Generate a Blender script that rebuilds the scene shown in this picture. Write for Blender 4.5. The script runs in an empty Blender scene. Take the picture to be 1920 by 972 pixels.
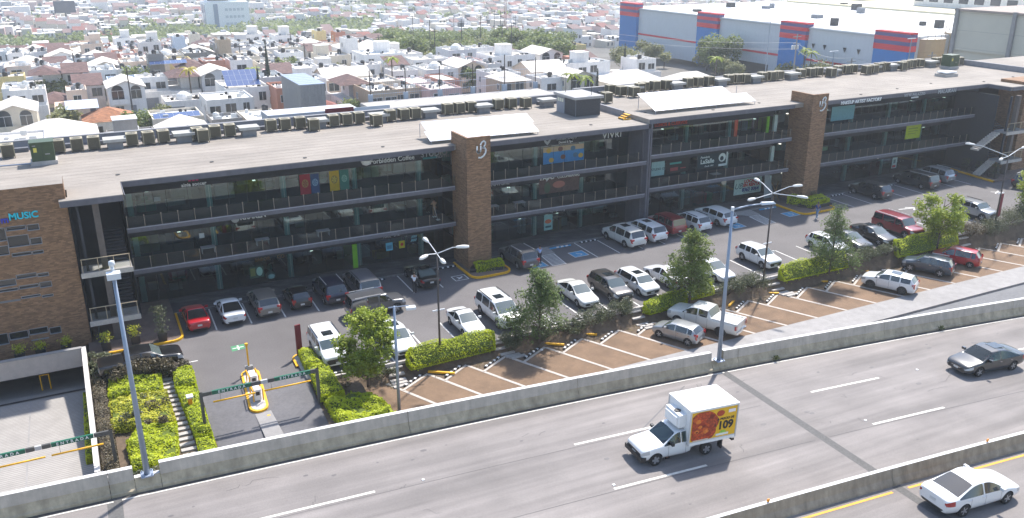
import bpy, bmesh, math, random
from math import sin, cos, pi, radians, sqrt, atan2, exp
from mathutils import Vector, Matrix, Quaternion, Euler

SC = bpy.context.scene
COL = SC.collection
CAMH = 27.5
cam_d = bpy.data.cameras.new('camera')
cam = bpy.data.objects.new('camera', cam_d)
COL.objects.link(cam)
cam.location = (0, 0, CAMH)
_yaw, _pitch = radians(63.0), radians(20.1)
_fwd = Vector((cos(_yaw) * cos(_pitch), sin(_yaw) * cos(_pitch), -sin(_pitch)))
cam.rotation_euler = _fwd.to_track_quat('-Z', 'Y').to_euler()
cam_d.sensor_width = 36.0
cam_d.lens = 36.0 * 1621 / 1920
cam_d.clip_start = 0.5
cam_d.clip_end = 6000
SC.camera = cam

world = bpy.data.worlds.new('World')
SC.world = world
world.use_nodes = True
wn = world.node_tree
wn.nodes.clear()
w_out = wn.nodes.new('ShaderNodeOutputWorld')
w_bg = wn.nodes.new('ShaderNodeBackground')
w_sky = wn.nodes.new('ShaderNodeTexSky')
w_sky.sky_type = 'NISHITA'
w_sky.sun_disc = False
w_sky.sun_elevation = radians(54)
w_sky.sun_rotation = radians(51.7)
w_sky.dust_density = 1.0
w_bg.inputs['Strength'].default_value = 0.15
wn.links.new(w_sky.outputs[0], w_bg.inputs[0])
wn.links.new(w_bg.outputs[0], w_out.inputs[0])

sun_d = bpy.data.lights.new('sun', 'SUN')
sun_d.energy = 3.9
sun_d.angle = radians(2.0)
sun_d.color = (1.0, 0.955, 0.89)
sun = bpy.data.objects.new('sun', sun_d)
COL.objects.link(sun)
sun.rotation_euler = Vector((-0.57, -0.45, -1.0)).to_track_quat('-Z', 'Y').to_euler()

vs = SC.view_settings
vs.view_transform = 'Standard'
vs.look = 'None'
vs.exposure = 0.9
vs.gamma = 1.0
vs.use_curve_mapping = False
SC.cycles.volume_bounces = 1
SC.cycles.max_bounces = 6
SC.cycles.diffuse_bounces = 2
SC.cycles.glossy_bounces = 3
SC.cycles.transparent_max_bounces = 12
SC.cycles.volume_step_rate = 4

R = random.Random(7)

def srgb(r, g, b):
    f = lambda c: (c / 12.92 if c <= 0.04045 else ((c + 0.055) / 1.055) ** 2.4)
    return (f(r / 255), f(g / 255), f(b / 255))

MATS = {}
def mat(name, col, rough=0.7, metal=0.0, var=0.0, scale=3.0, bump=0.0, bscale=40.0, coat=0.0, spec=None, emit=None, objcol=False, streak=0.0, var2=0.0, scale2=0.3):
    """procedural principled: colour varied by noise at up to two scales, fine bump"""
    if name in MATS:
        return MATS[name]
    m = bpy.data.materials.new(name)
    m.use_nodes = True
    nt = m.node_tree
    N, L = nt.nodes, nt.links
    b = N['Principled BSDF']
    b.inputs['Roughness'].default_value = rough
    b.inputs['Metallic'].default_value = metal
    if coat:
        b.inputs['Coat Weight'].default_value = coat
        b.inputs['Coat Roughness'].default_value = 0.05
    if spec is not None:
        b.inputs['Specular IOR Level'].default_value = spec
    c = (*col, 1)
    b.inputs['Base Color'].default_value = c
    m.diffuse_color = c
    last = None
    tc = N.new('ShaderNodeTexCoord')
    if objcol:
        oi = N.new('ShaderNodeObjectInfo')
        last = oi.outputs['Color']
    def vary(last, amt, sc, detail, stretch=None):
        nz = N.new('ShaderNodeTexNoise')
        nz.inputs['Scale'].default_value = sc
        nz.inputs['Detail'].default_value = detail
        nz.inputs['Roughness'].default_value = 0.65
        if stretch:
            mp = N.new('ShaderNodeMapping')
            mp.inputs['Scale'].default_value = stretch
            L.new(tc.outputs['Object'], mp.inputs[0])
            L.new(mp.outputs[0], nz.inputs['Vector'])
        else:
            L.new(tc.outputs['Object'], nz.inputs['Vector'])
        mr = N.new('ShaderNodeMapRange')
        mr.inputs['From Min'].default_value = 0.3
        mr.inputs['From Max'].default_value = 0.7
        mr.inputs['To Min'].default_value = 1 - amt
        mr.inputs['To Max'].default_value = 1 + amt
        L.new(nz.outputs['Fac'], mr.inputs['Value'])
        vm = N.new('ShaderNodeVectorMath')
        vm.operation = 'SCALE'
        if last is None:
            vm.inputs[0].default_value = col
        else:
            L.new(last, vm.inputs[0])
        L.new(mr.outputs[0], vm.inputs['Scale'])
        return vm.outputs[0]
    if var:
        last = vary(last, var, scale, 6)
    if var2:
        last = vary(last, var2, scale2, 3)
    if streak:
        last = vary(last, streak, 1.0, 4, (2.2, 2.2, 0.25))
    if last is not None:
        L.new(last, b.inputs['Base Color'])
    if bump:
        nz = N.new('ShaderNodeTexNoise')
        nz.inputs['Scale'].default_value = bscale
        nz.inputs['Detail'].default_value = 4
        L.new(tc.outputs['Object'], nz.inputs['Vector'])
        bp = N.new('ShaderNodeBump')
        bp.inputs['Strength'].default_value = bump
        bp.inputs['Distance'].default_value = 0.02
        L.new(nz.outputs['Fac'], bp.inputs['Height'])
        L.new(bp.outputs[0], b.inputs['Normal'])
    if emit:
        b.inputs['Emission Color'].default_value = (*emit, 1)
        b.inputs['Emission Strength'].default_value = 1
    MATS[name] = m
    return m

def bands_mat(name, col, col2, size, axis='Z', rough=0.8, duty=0.12, var=0.15, scale=4.0, bump=0.3, second=None):
    """base colour with thin recessed joint lines along one or two axes (fine relief)"""
    m = mat(name, col, rough, var=var, scale=scale)
    nt = m.node_tree; N, L = nt.nodes, nt.links
    b = N['Principled BSDF']
    src = b.inputs['Base Color'].links[0].from_socket
    tc = N.new('ShaderNodeTexCoord')
    sp = N.new('ShaderNodeSeparateXYZ')
    L.new(tc.outputs['Object'], sp.inputs[0])
    def line(ax, sz, off=None):
        d = N.new('ShaderNodeMath'); d.operation = 'DIVIDE'
        L.new(sp.outputs[ax], d.inputs[0]); d.inputs[1].default_value = sz
        if off:
            a = N.new('ShaderNodeMath'); a.operation = 'ADD'
            L.new(d.outputs[0], a.inputs[0]); L.new(off, a.inputs[1]); d = a
        f = N.new('ShaderNodeMath'); f.operation = 'FRACT'
        L.new(d.outputs[0], f.inputs[0])
        lt = N.new('ShaderNodeMath'); lt.operation = 'LESS_THAN'
        L.new(f.outputs[0], lt.inputs[0]); lt.inputs[1].default_value = duty
        return lt.outputs[0], d.outputs[0]
    l1, raw = line(axis, size)
    fac = l1
    if second:
        fl = N.new('ShaderNodeMath'); fl.operation = 'FLOOR'; L.new(raw, fl.inputs[0])
        hf = N.new('ShaderNodeMath'); hf.operation = 'MULTIPLY'; L.new(fl.outputs[0], hf.inputs[0]); hf.inputs[1].default_value = 0.37
        ax2 = N.new('ShaderNodeMath'); ax2.operation = 'ADD'
        L.new(sp.outputs['X'], ax2.inputs[0]); L.new(sp.outputs['Y'], ax2.inputs[1])
        d2 = N.new('ShaderNodeMath'); d2.operation = 'DIVIDE'; L.new(ax2.outputs[0], d2.inputs[0]); d2.inputs[1].default_value = second
        a2 = N.new('ShaderNodeMath'); a2.operation = 'ADD'; L.new(d2.outputs[0], a2.inputs[0]); L.new(hf.outputs[0], a2.inputs[1])
        f2 = N.new('ShaderNodeMath'); f2.operation = 'FLOOR'; L.new(a2.outputs[0], f2.inputs[0])
        cb = N.new('ShaderNodeCombineXYZ'); L.new(f2.outputs[0], cb.inputs[0]); L.new(fl.outputs[0], cb.inputs[1])
        wn_ = N.new('ShaderNodeTexWhiteNoise'); L.new(cb.outputs[0], wn_.inputs[0])
        mr = N.new('ShaderNodeMapRange'); mr.inputs['To Min'].default_value = 0.7; mr.inputs['To Max'].default_value = 1.3
        L.new(wn_.outputs[0], mr.inputs['Value'])
        vm = N.new('ShaderNodeVectorMath'); vm.operation = 'SCALE'; L.new(src, vm.inputs[0]); L.new(mr.outputs[0], vm.inputs['Scale'])
        src = vm.outputs[0]
    mx = N.new('ShaderNodeMix'); mx.data_type = 'RGBA'
    L.new(fac, mx.inputs[0]); L.new(src, mx.inputs[6]); mx.inputs[7].default_value = (*col2, 1)
    L.new(mx.outputs[2], b.inputs['Base Color'])
    if bump:
        bp = N.new('ShaderNodeBump'); bp.invert = True
        bp.inputs['Strength'].default_value = bump; bp.inputs['Distance'].default_value = 0.03
        L.new(fac, bp.inputs['Height']); L.new(bp.outputs[0], b.inputs['Normal'])
    return m

def glass_mat(name, tint, refl=1.0, rough=0.02, clear=0.6, ior=1.75):
    if name in MATS:
        return MATS[name]
    m = bpy.data.materials.new(name); m.use_nodes = True
    nt = m.node_tree; N, L = nt.nodes, nt.links
    N.clear()
    o = N.new('ShaderNodeOutputMaterial')
    tr = N.new('ShaderNodeBsdfTransparent'); tr.inputs[0].default_value = (*[c * clear for c in tint], 1)
    gl = N.new('ShaderNodeBsdfGlossy'); gl.inputs['Roughness'].default_value = rough
    gl.inputs['Color'].default_value = (refl * .88, refl, refl, 1)
    lw = N.new('ShaderNodeFresnel'); lw.inputs[0].default_value = ior
    mx = N.new('ShaderNodeMixShader')
    L.new(lw.outputs[0], mx.inputs[0]); L.new(tr.outputs[0], mx.inputs[1]); L.new(gl.outputs[0], mx.inputs[2])
    L.new(mx.outputs[0], o.inputs[0])
    MATS[name] = m
    return m

def leaf_mat(name, dark, light, scale=1.2, rough=0.55, trans=0.25, tint=None):
    if name in MATS:
        return MATS[name]
    m = bpy.data.materials.new(name); m.use_nodes = True
    nt = m.node_tree; N, L = nt.nodes, nt.links
    b = N['Principled BSDF']
    b.inputs['Roughness'].default_value = rough
    tc = N.new('ShaderNodeTexCoord')
    nz = N.new('ShaderNodeTexNoise'); nz.inputs['Scale'].default_value = scale; nz.inputs['Detail'].default_value = 5
    L.new(tc.outputs['Object'], nz.inputs['Vector'])
    n2 = N.new('ShaderNodeTexNoise'); n2.inputs['Scale'].default_value = scale * 14; n2.inputs['Detail'].default_value = 1
    L.new(tc.outputs['Object'], n2.inputs['Vector'])
    ad = N.new('ShaderNodeMath'); ad.operation = 'ADD'
    L.new(nz.outputs['Fac'], ad.inputs[0]); L.new(n2.outputs['Fac'], ad.inputs[1])
    rp = N.new('ShaderNodeValToRGB')
    rp.color_ramp.elements[0].position = 0.40; rp.color_ramp.elements[0].color = (*dark, 1)
    rp.color_ramp.elements[1].position = 0.60; rp.color_ramp.elements[1].color = (*light, 1)
    if tint:
        e = rp.color_ramp.elements.new(0.66); e.color = (*tint, 1)
    hf = N.new('ShaderNodeMath'); hf.operation = 'MULTIPLY'; hf.inputs[1].default_value = 0.5
    L.new(ad.outputs[0], hf.inputs[0]); L.new(hf.outputs[0], rp.inputs[0])
    L.new(rp.outputs[0], b.inputs['Base Color'])
    if trans:
        tl = N.new('ShaderNodeBsdfTranslucent'); L.new(rp.outputs[0], tl.inputs[0])
        mx = N.new('ShaderNodeMixShader'); mx.inputs[0].default_value = trans
        o = N['Material Output']
        L.new(b.outputs[0], mx.inputs[1]); L.new(tl.outputs[0], mx.inputs[2]); L.new(mx.outputs[0], o.inputs[0])
    MATS[name] = m
    return m

class MB:
    def __init__(s):
        s.v = []; s.f = []; s.m = []
    def add(s, vs, fs, mi=0):
        o = len(s.v); s.v.extend(vs)
        s.f.extend([tuple(i + o for i in f) for f in fs])
        s.m.extend([mi] * len(fs))
        return s
    def box(s, x0, x1, y0, y1, z0, z1, mi=0, z1b=None, rot=None, c=None):
        zt = z1
        v = [(x0, y0, z0), (x1, y0, z0), (x1, y1, z0), (x0, y1, z0), (x0, y0, zt), (x1, y0, zt), (x1, y1, zt), (x0, y1, zt)]
        if rot:
            cx, cy = c if c else ((x0 + x1) / 2, (y0 + y1) / 2)
            ca, sa = cos(rot), sin(rot)
            v = [(cx + (a - cx) * ca - (b - cy) * sa, cy + (a - cx) * sa + (b - cy) * ca, z) for a, b, z in v]
        return s.add(v, [(0, 3, 2, 1), (4, 5, 6, 7), (0, 1, 5, 4), (1, 2, 6, 5), (2, 3, 7, 6), (3, 0, 4, 7)], mi)
    def prism(s, pts, z0, z1, mi=0):
        """pts ccw; z0/z1 numbers or functions of x,y"""
        n = len(pts)
        f0 = z0 if callable(z0) else (lambda x, y: z0)
        f1 = z1 if callable(z1) else (lambda x, y: z1)
        v = [(x, y, f0(x, y)) for x, y in pts] + [(x, y, f1(x, y)) for x, y in pts]
        fs = [tuple(range(n - 1, -1, -1)), tuple(range(n, 2 * n))]
        fs += [(i, (i + 1) % n, n + (i + 1) % n, n + i) for i in range(n)]
        return s.add(v, fs, mi)
    def quad(s, a, b, c, d, mi=0):
        return s.add([a, b, c, d], [(0, 1, 2, 3)], mi)
    def tube(s, p0, p1, r0, r1=None, n=8, mi=0, caps=True):
        r1 = r0 if r1 is None else r1
        p0 = Vector(p0); p1 = Vector(p1); d = (p1 - p0)
        if d.length < 1e-6: return s
        q = d.to_track_quat('Z', 'Y')
        v = []
        for p, r in ((p0, r0), (p1, r1)):
            for i in range(n):
                a = 2 * pi * i / n
                v.append(tuple(p + q @ Vector((cos(a) * r, sin(a) * r, 0))))
        fs = [(i, (i + 1) % n, n + (i + 1) % n, n + i) for i in range(n)]
        if caps: fs += [tuple(range(n - 1, -1, -1)), tuple(range(n, 2 * n))]
        return s.add(v, fs, mi)
    def path(s, pts, rads, n=6, mi=0):
        for i in range(len(pts) - 1):
            s.tube(pts[i], pts[i + 1], rads[i], rads[i + 1], n, mi)
        return s
    def disc(s, c, r, z, n=16, mi=0, sx=1, sy=1):
        return s.add([(c[0] + cos(2 * pi * i / n) * r * sx, c[1] + sin(2 * pi * i / n) * r * sy, z) for i in range(n)], [tuple(range(n))], mi)
    def lathe(s, prof, n=12, c=(0, 0), mi=0, axis='Z'):
        v = []; fs = []
        for r, z in prof:
            for i in range(n):
                a = 2 * pi * i / n
                if axis == 'Z': v.append((c[0] + r * cos(a), c[1] + r * sin(a), z))
                else: v.append((c[0] + r * cos(a), z, c[1] + r * sin(a)))
        for k in range(len(prof) - 1):
            for i in range(n):
                j = (i + 1) % n
                fs.append((k * n + i, k * n + j, (k + 1) * n + j, (k + 1) * n + i))
        fs.append(tuple(range(n - 1, -1, -1))); fs.append(tuple(range((len(prof) - 1) * n, len(prof) * n)))
        return s.add(v, fs, mi)
    def xf(s, M):
        s.v = [tuple(M @ Vector(p)) for p in s.v]; return s
    def mesh(s, name, mats, smooth=False):
        me = bpy.data.meshes.new(name)
        me.from_pydata(s.v, [], s.f)
        if not isinstance(mats, (list, tuple)): mats = [mats]
        for mm in mats: me.materials.append(mm)
        if len(mats) > 1: me.polygons.foreach_set('material_index', s.m)
        if smooth: me.polygons.foreach_set('use_smooth', [True] * len(me.polygons))
        me.update()
        return me

def link(o, parent=None):
    COL.objects.link(o)
    if parent is not None: o.parent = parent
    return o
def tag(o, label, cat, group=None):
    o['label'] = label; o['category'] = cat
    if group: o['group'] = group
    return o
def thing(name, label, cat, loc=(0, 0, 0), rz=0, group=None):
    o = bpy.data.objects.new(name, None)
    o.empty_display_size = 0.3
    o.location = loc; o.rotation_euler = (0, 0, rz)
    link(o)
    return tag(o, label, cat, group)
def part(parent, name, mb, mats, label=None, smooth=False, loc=None, rz=None, kind=None):
    me = mb.mesh(name, mats, smooth) if isinstance(mb, MB) else mb
    o = bpy.data.objects.new(name, me)
    link(o, parent)
    if loc is not None: o.location = loc
    if rz is not None: o.rotation_euler = (0, 0, rz)
    if label: o['label'] = label
    if kind or name in ('stripe', 'edge_rail', 'roof_clutter', 'door_seam', 'door_handle', 'box_roof', 'hanger'): o['kind'] = kind or 'stuff'
    return o
def struct(name, mb, mats, smooth=False, kind='structure'):
    o = bpy.data.objects.new(name, mb.mesh(name, mats, smooth))
    link(o); o['kind'] = kind
    return o
def solo(name, mb, mats, label, cat, loc=(0, 0, 0), rz=0, group=None, smooth=False):
    o = bpy.data.objects.new(name, mb.mesh(name, mats, smooth) if isinstance(mb, MB) else mb)
    link(o); o.location = loc; o.rotation_euler = (0, 0, rz)
    return tag(o, label, cat, group)
KIDS = {}
def children(o):
    return KIDS.setdefault(o.name, [c for c in COL.objects if c.parent == o])
def copy_tree(o, loc=None, rz=None, label=None, group=None, parent=None, kids=None):
    c = o.copy(); COL.objects.link(c)
    if parent is not None:
        c.parent = parent
    if loc is not None: c.location = loc
    if rz is not None: c.rotation_euler = (0, 0, rz)
    if label: c['label'] = label
    if group: c['group'] = group
    for k in (kids if kids is not None else list(o.children)):
        copy_tree(k, parent=c)
    return c

def text_mb(s, size, font_bold=0.0, extrude=0.02, italic=False, spacing=1.0):
    """letters as a mesh: x right, y up, centred"""
    cu = bpy.data.curves.new('t', 'FONT')
    cu.body = s; cu.size = size; cu.extrude = extrude
    cu.offset = font_bold; cu.align_x = 'CENTER'; cu.align_y = 'CENTER'
    cu.space_character = spacing
    cu.resolution_u = 3
    if italic: cu.shear = 0.3
    o = bpy.data.objects.new('t', cu)
    me = bpy.data.meshes.new_from_object(o)
    mb = MB()
    mb.v = [tuple(v.co) for v in me.vertices]
    mb.f = [tuple(p.vertices) for p in me.polygons]
    mb.m = [0] * len(mb.f)
    bpy.data.objects.remove(o); bpy.data.curves.remove(cu); bpy.data.meshes.remove(me)
    return mb
UPF = Matrix(((1, 0, 0, 0), (0, 0, -1, 0), (0, 1, 0, 0), (0, 0, 0, 1)))

def zg(x, y=0):
    return max(0.0, 0.0115 * (x - 20))
def zh(x, y=0):
    return 4.0 - 0.03 * x
def yb(x):          # near foot of the far parapet of the elevated road
    return 37.35 - 0.012 * x - 0.0007 * x * x
ZF = -0.8           # street parking strip
M_asph = mat('lot_asphalt', (0.128, 0.118, 0.117), 0.85, var=0.16, scale=9, bump=0.3, bscale=60, var2=0.20, scale2=0.13)
M_line = mat('line_paint', (0.62, 0.61, 0.58), 0.7, var=0.2, scale=6)
M_conc = mat('concrete', (0.42, 0.39, 0.36), 0.85, var=0.12, scale=2.5, bump=0.2, bscale=30, var2=0.12, scale2=0.3)
M_concl = mat('pale_concrete', (0.29, 0.275, 0.265), 0.85, var=0.12, scale=1.5, bump=0.15, var2=0.10, scale2=0.2)
M_yel = mat('yellow_paint', srgb(232, 172, 20), 0.55, var=0.18, scale=5)
M_dirt = mat('garden_soil', (0.13, 0.092, 0.06), 0.95, var=0.35, scale=2.0, bump=0.5, bscale=12)
M_black = mat('black_rubber', (0.015, 0.015, 0.016), 0.6)
M_white = mat('white_paint', (0.78, 0.78, 0.77), 0.5, var=0.04)
M_galv = mat('galvanised_steel', srgb(150, 160, 176), 0.42, metal=0.3, var=0.10, scale=2)

def terr(r):
    if r < 215: return -4.0
    if r < 480:
        t = (r - 215) / 265.0
        return -4.0 - 17.0 * t * t * (3 - 2 * t) * 0.85 - 2.55 * t
    if r < 900: return -21.0 - 5.5 * (r - 480) / 420
    return -26.5 - 5 * min(1, (r - 900) / 900)
def tz(x, y):
    return terr(sqrt(x * x + y * y))
mb = MB()
xs = [-2600, -1500, -900, -600] + [-500 + 20 * i for i in range(56)] + [620, 700, 800, 1000, 1400, 2000, 3200]
ys = [84, 100, 120] + [140 + 20 * i for i in range(50)] + [1180, 1300, 1500, 1900, 2500, 3600]
for y in ys:
    for x in xs: mb.v.append((x, y, tz(x, y) - 0.02))
nx = len(xs)
for j in range(len(ys) - 1):
    for i in range(nx - 1):
        a = j * nx + i
        mb.f.append((a, a + 1, a + nx + 1, a + nx)); mb.m.append(0)
low = [(-2600, -2600), (3200, -2600), (3200, 84), (-2600, 84)]
mb.add([(-2600, -2600, -6.5), (3200, -2600, -6.5), (3200, 80, -6.5), (-2600, 80, -6.5)], [(0, 1, 2, 3)])
mb.add([(-2600, 80, -6.5), (3200, 80, -6.5), (3200, 84, -4.02), (-2600, 84, -4.02)], [(0, 1, 2, 3)])
M_ground = mat('town_ground', (0.13, 0.12, 0.105), 0.95, var=0.3, scale=0.05, var2=0.25, scale2=0.012)
struct('ground', mb, M_ground)

def strip(mb, x0, x1, y0, y1, off, n=1, mi=0, zf=zg):
    xs = sorted({x0, x1, *[q for q in (20.0,) if x0 < q < x1]})
    for a, b in zip(xs, xs[1:]):
        mb.quad((a, y0, zf(a) + off), (b, y0, zf(b) + off), (b, y1, zf(b) + off), (a, y1, zf(a) + off), mi)
lot = MB()
strip(lot, 12.4, 220, 51.9, 70.9, 0)
strip(lot, 4.3, 12.4, 53.5, 70.9, 0)
strip(lot, -1.6, 4.3, 57.2, 62.6, 0)
struct('parking_lot', lot, M_asph)
dr = MB()
prof = [(53.5, 0.0), (51.5, -0.10), (49.5, -0.35), (47.0, -0.75), (44.8, -0.95), (43.4, -0.98)]
edge = {53.5: (4.6, 11.25), 51.5: (4.55, 11.25), 49.5: (4.5, 11.2), 47.0: (4.3, 11.3), 44.8: (3.6, 12.3), 43.4: (2.2, 13.8)}
for (ya, za), (yb_, zb_) in zip(prof, prof[1:]):
    (xa0, xa1), (xb0, xb1) = edge[ya], edge[yb_]
    dr.quad((xb0, yb_, zb_ + .004), (xb1, yb_, zb_ + .004), (xa1, ya, za + .004), (xa0, ya, za + .004))
struct('entrance_drive', dr, mat('drive_asphalt', (0.13, 0.125, 0.13), 0.85, var=0.15, scale=5, bump=0.3, var2=0.15, scale2=0.3))

def zdr(y):
    for (ya, za), (yb_, zb_) in zip(prof, prof[1:]):
        if ya >= y >= yb_: return za + (zb_ - za) * (ya - y) / (ya - yb_)
    return 0.0 if y > 53.5 else -0.98
gd = MB()
for a, b in zip(range(12, 220, 8), range(20, 228, 8)):
    gd.quad((a, 50.85, ZF + .03), (b, 50.85, ZF + .03), (b, 51.9, zg(b) - .06), (a, 51.9, zg(a) - .06))
gd.quad((-1.75, 43.2, -.85), (4.6, 43.2, -.85), (4.6, 57.2, -.02), (-1.75, 57.2, -.02))
gd.quad((11.2, 43.2, -.95), (14.4, 43.2, -.95), (14.4, 52.0, -.05), (11.2, 54.8, -.02))
struct('garden_soil', gd, M_dirt)
kb = MB()
for a, b in zip([12.4] + list(range(20, 220, 8)), list(range(20, 228, 8))):
    kb.add([(a, 51.7, zg(a) - .1), (b, 51.7, zg(b) - .1), (b, 51.9, zg(b) - .1), (a, 51.9, zg(a) - .1), (a, 51.7, zg(a) + .1), (b, 51.7, zg(b) + .1), (b, 51.9, zg(b) + .1), (a, 51.9, zg(a) + .1)],
           [(4, 5, 6, 7), (0, 1, 5, 4), (2, 3, 7, 6)])
struct('garden_kerb', kb, M_conc)

fr = MB()
fr.quad((-260, 24, -.98), (330, 24, -.98), (330, 43.2, -.98), (-260, 43.2, -.98))
struct('frontage_road', fr, mat('street_asphalt', (0.16, 0.16, 0.165), 0.85, var=0.15, scale=4, var2=0.15, scale2=0.2, bump=0.2))
pv = MB(); pv.box(12.6, 330, 42.95, 45.55, -1.0, ZF); struct('pavement', pv, M_concl)
pv = MB(); pv.box(-260, -14, 44, 52, -1.0, ZF); struct('pavement', pv, M_concl)
apex = [16.2, 19.25, 22.2, 25.35, 28.6, 31.85, 35.2, 38.45, 41.7, 44.95, 48.2, 51.5, 54.85, 58.15, 61.4, 64.65, 67.9, 71.15, 74.4, 77.65, 80.9, 84.15, 87.4, 90.65, 93.9, 97.15, 100.4]
DX, DY = 0.43, -0.903
M_grav = mat('brown_aggregate', (0.19, 0.122, 0.075), 0.95, var=0.30, scale=28, bump=0.5, bscale=50, var2=0.20, scale2=0.6)
M_curb = mat('bay_concrete', (0.47, 0.42, 0.37), 0.85, var=0.15, scale=4, var2=0.1, scale2=0.7)
gv = MB()
gv.quad((12.6, 45.5, ZF - .005), (110, 45.5, ZF - .005), (110, 50.9, ZF - .005), (12.6, 50.9, ZF - .005))
struct('gravel_parking', gv, M_grav)
soilz = MB()   # soil wedges behind each wheel stop
bay = MB()
for k, ax in enumerate(apex):
    ay = 50.75
    L_ = (ay - 45.5) / .903
    nx_, ny_ = .903 * .11, .43 * .11
    p0 = (ax, ay); p1 = (ax + DX * L_, 45.5)
    pts = [(p0[0] - nx_, p0[1] - ny_), (p1[0] - nx_ * 1.1, p1[1]), (p1[0] + nx_ * 1.3, p1[1]), (p0[0] + nx_, p0[1] + ny_)]
    bay.prism(pts, ZF - .05, ZF + .012)
    if k + 1 < len(apex):
        v = (ax + DX * 1.62, ay + DY * 1.62); q = (apex[k + 1], ay)
        d = Vector((q[0] - v[0], q[1] - v[1])).normalized(); n = Vector((-d.y, d.x)) * .09
        bay.prism([(v[0] - n.x, v[1] - n.y), (q[0] - n.x, q[1] - n.y), (q[0] + n.x, q[1] + n.y), (v[0] + n.x, v[1] + n.y)], ZF - .05, ZF + .035)
        soilz.quad((ax, ay, ZF + .008), (v[0], v[1], ZF + .008), (q[0], q[1], ZF + .008), (q[0] - .1, ay + .2, ZF + .008))
struct('bay_strips', bay, M_curb)
soilz.quad((12.6, 50.6, ZF + .006), (110, 50.6, ZF + .006), (110, 51.0, ZF + .04), (12.6, 51.0, ZF + .04))
struct('garden_edge', soilz, M_dirt)
bar = MB(); bar.box(-1.0, 1.0, -.07, .07, 0, .12)
marks = MB()
for i in range(4): marks.box(-.86 + i * .5, -.68 + i * .5, -.075, .075, .03, .125)
ws = thing('wheel_stop', 'black and white wheel stop at the head of a gravel bay', 'wheel stop', (0, 0, 0))
part(ws, 'bar', bar, M_black); part(ws, 'stripe', marks, M_white)
first = True
for k in range(len(apex) - 1):
    ax = apex[k]; ay = 50.75
    v = (ax + DX * 1.62, ay + DY * 1.62); q = (apex[k + 1], ay)
    cx, cy = (v[0] + q[0]) / 2 - .10, (v[1] + q[1]) / 2 + .22
    a = atan2(q[1] - v[1], q[0] - v[0])
    o = ws if first else copy_tree(ws)
    first = False
    o.location = (cx, cy, ZF + .01); o.rotation_euler = (0, 0, a); o['group'] = 'wheel stops of the slanted gravel bays'
rowstops = [8.5, 11.1, 20.6, 27.3, 45.2, 47.8, 79.7, 87.6, 95.0, 14.0, 17.5, 32.5, 42.5, 75.7]
for i, x in enumerate([20.9, 27.6, 42.6, 75.6, 78.3, 83.5, 94.2, 72.5]):
    o = copy_tree(ws, (x, 67.3, zg(x) + .005), 0, 'black and white wheel stop at the kerb in front of the shops', 'wheel stops below the shopfront kerb')
for x in (13.4, 16.0, 32.9, 29.6, 43.0, 58):
    o = copy_tree(ws, (x, 52.15, zg(x) + .005), 0, 'black and white wheel stop along the garden kerb of the lot', 'wheel stops along the garden kerb')
bl = MB(); bl.box(-1.15, 1.15, -.07, .07, 0, .1)
bw = MB()
for i in (-.45, .05, .55): bw.box(i, i + .28, -.073, .073, .02, .104)
M_blue = mat('blue_marking', srgb(70, 150, 190), 0.6, var=0.12, scale=8)
for x, lb in ((34.7, 'blue and white wheel stop beside the silver SUV near the first brown tower'), (39.4, 'blue and white wheel stop right of the first hatched walkway'), (65.2, 'blue and white wheel stop beside the second brown tower'), (59.6, 'blue and white wheel stop left of the second hatched walkway')):
    t = thing('wheel_stop', lb, 'wheel stop', (x, 67.2, zg(x) + .005), 0, 'blue wheel stops of the accessible bays')
    part(t, 'bar', bl, M_blue); part(t, 'stripe', bw, M_white)
for (x, y, a, lb) in ((20.1, 50.3, -.62, 'yellow wheel stop lying right of the garden steps by the first light pole'), (29.2, 50.8, -.62, 'yellow wheel stop below the second garden tree'), (32.3, 51.15, -.55, 'yellow wheel stop under the dark shrubs left of the white sedan'), (46.6, 50.9, .55, 'yellow wheel stop behind the white pickup truck'), (50.6, 51.1, -.5, 'yellow wheel stop by the garden steps right of the pickup'), (56.4, 51.2, -.45, 'yellow wheel stop below the long lime hedge'), (61.6, 51.3, -.4, 'yellow wheel stop above the parked white crossover')):
    b_ = MB(); b_.box(-.95, .95, -.08, .08, 0, .13); solo('wheel_stop', b_, M_yel, lb, 'wheel stop', (x, y, ZF + .07), a, 'yellow wheel stops on the garden edge')

ln = MB()
def seg(mb, p0, p1, w, off, zf=zg, mi=0):
    d = Vector((p1[0] - p0[0], p1[1] - p0[1])).normalized(); n = Vector((-d.y, d.x)) * (w / 2)
    q = [(p0[0] - n.x, p0[1] - n.y), (p1[0] - n.x, p1[1] - n.y), (p1[0] + n.x, p1[1] + n.y), (p0[0] + n.x, p0[1] + n.y)]
    mb.quad(*[(a, b, zf(a) + off) for a, b in q], mi)
for x in (7.25, 9.85, 12.45, 15.1, 17.95, 20.55, 23.15, 25.75, 41.2, 43.6, 46.2, 48.8, 51.5, 54.1, 73.9, 76.5, 79.1, 81.8, 84.7, 87.4, 90.1, 92.8):
    seg(ln, (x, 68.0 if x < 70 else 67.4), (x - .1, 63.2), .11, .004)
for x in (14.78, 17.45, 20.05, 22.65, 25.2, 27.8, 30.4, 32.9, 35.5, 38.1, 40.7, 43.3, 46.0, 48.6, 51.2, 53.9, 56.6, 59.2, 61.9, 64.6, 67.2, 69.9, 72.5, 75.2, 77.9, 80.6, 83.2):
    seg(ln, (x, 56.8), (x - .1, 51.95), .11, .004)
for x0 in (36.7, 61.6):
    seg(ln, (x0, 66.0), (x0 - .35, 63.2), .12, .004); seg(ln, (x0 + 1.3, 66.0), (x0 + .95, 63.1), .12, .004)
    for i in range(10):
        y = 65.95 - i * .3
        seg(ln, (x0 - .02 - i * .035, y), (x0 + 1.28 - i * .035, y), .13, .006)
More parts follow.
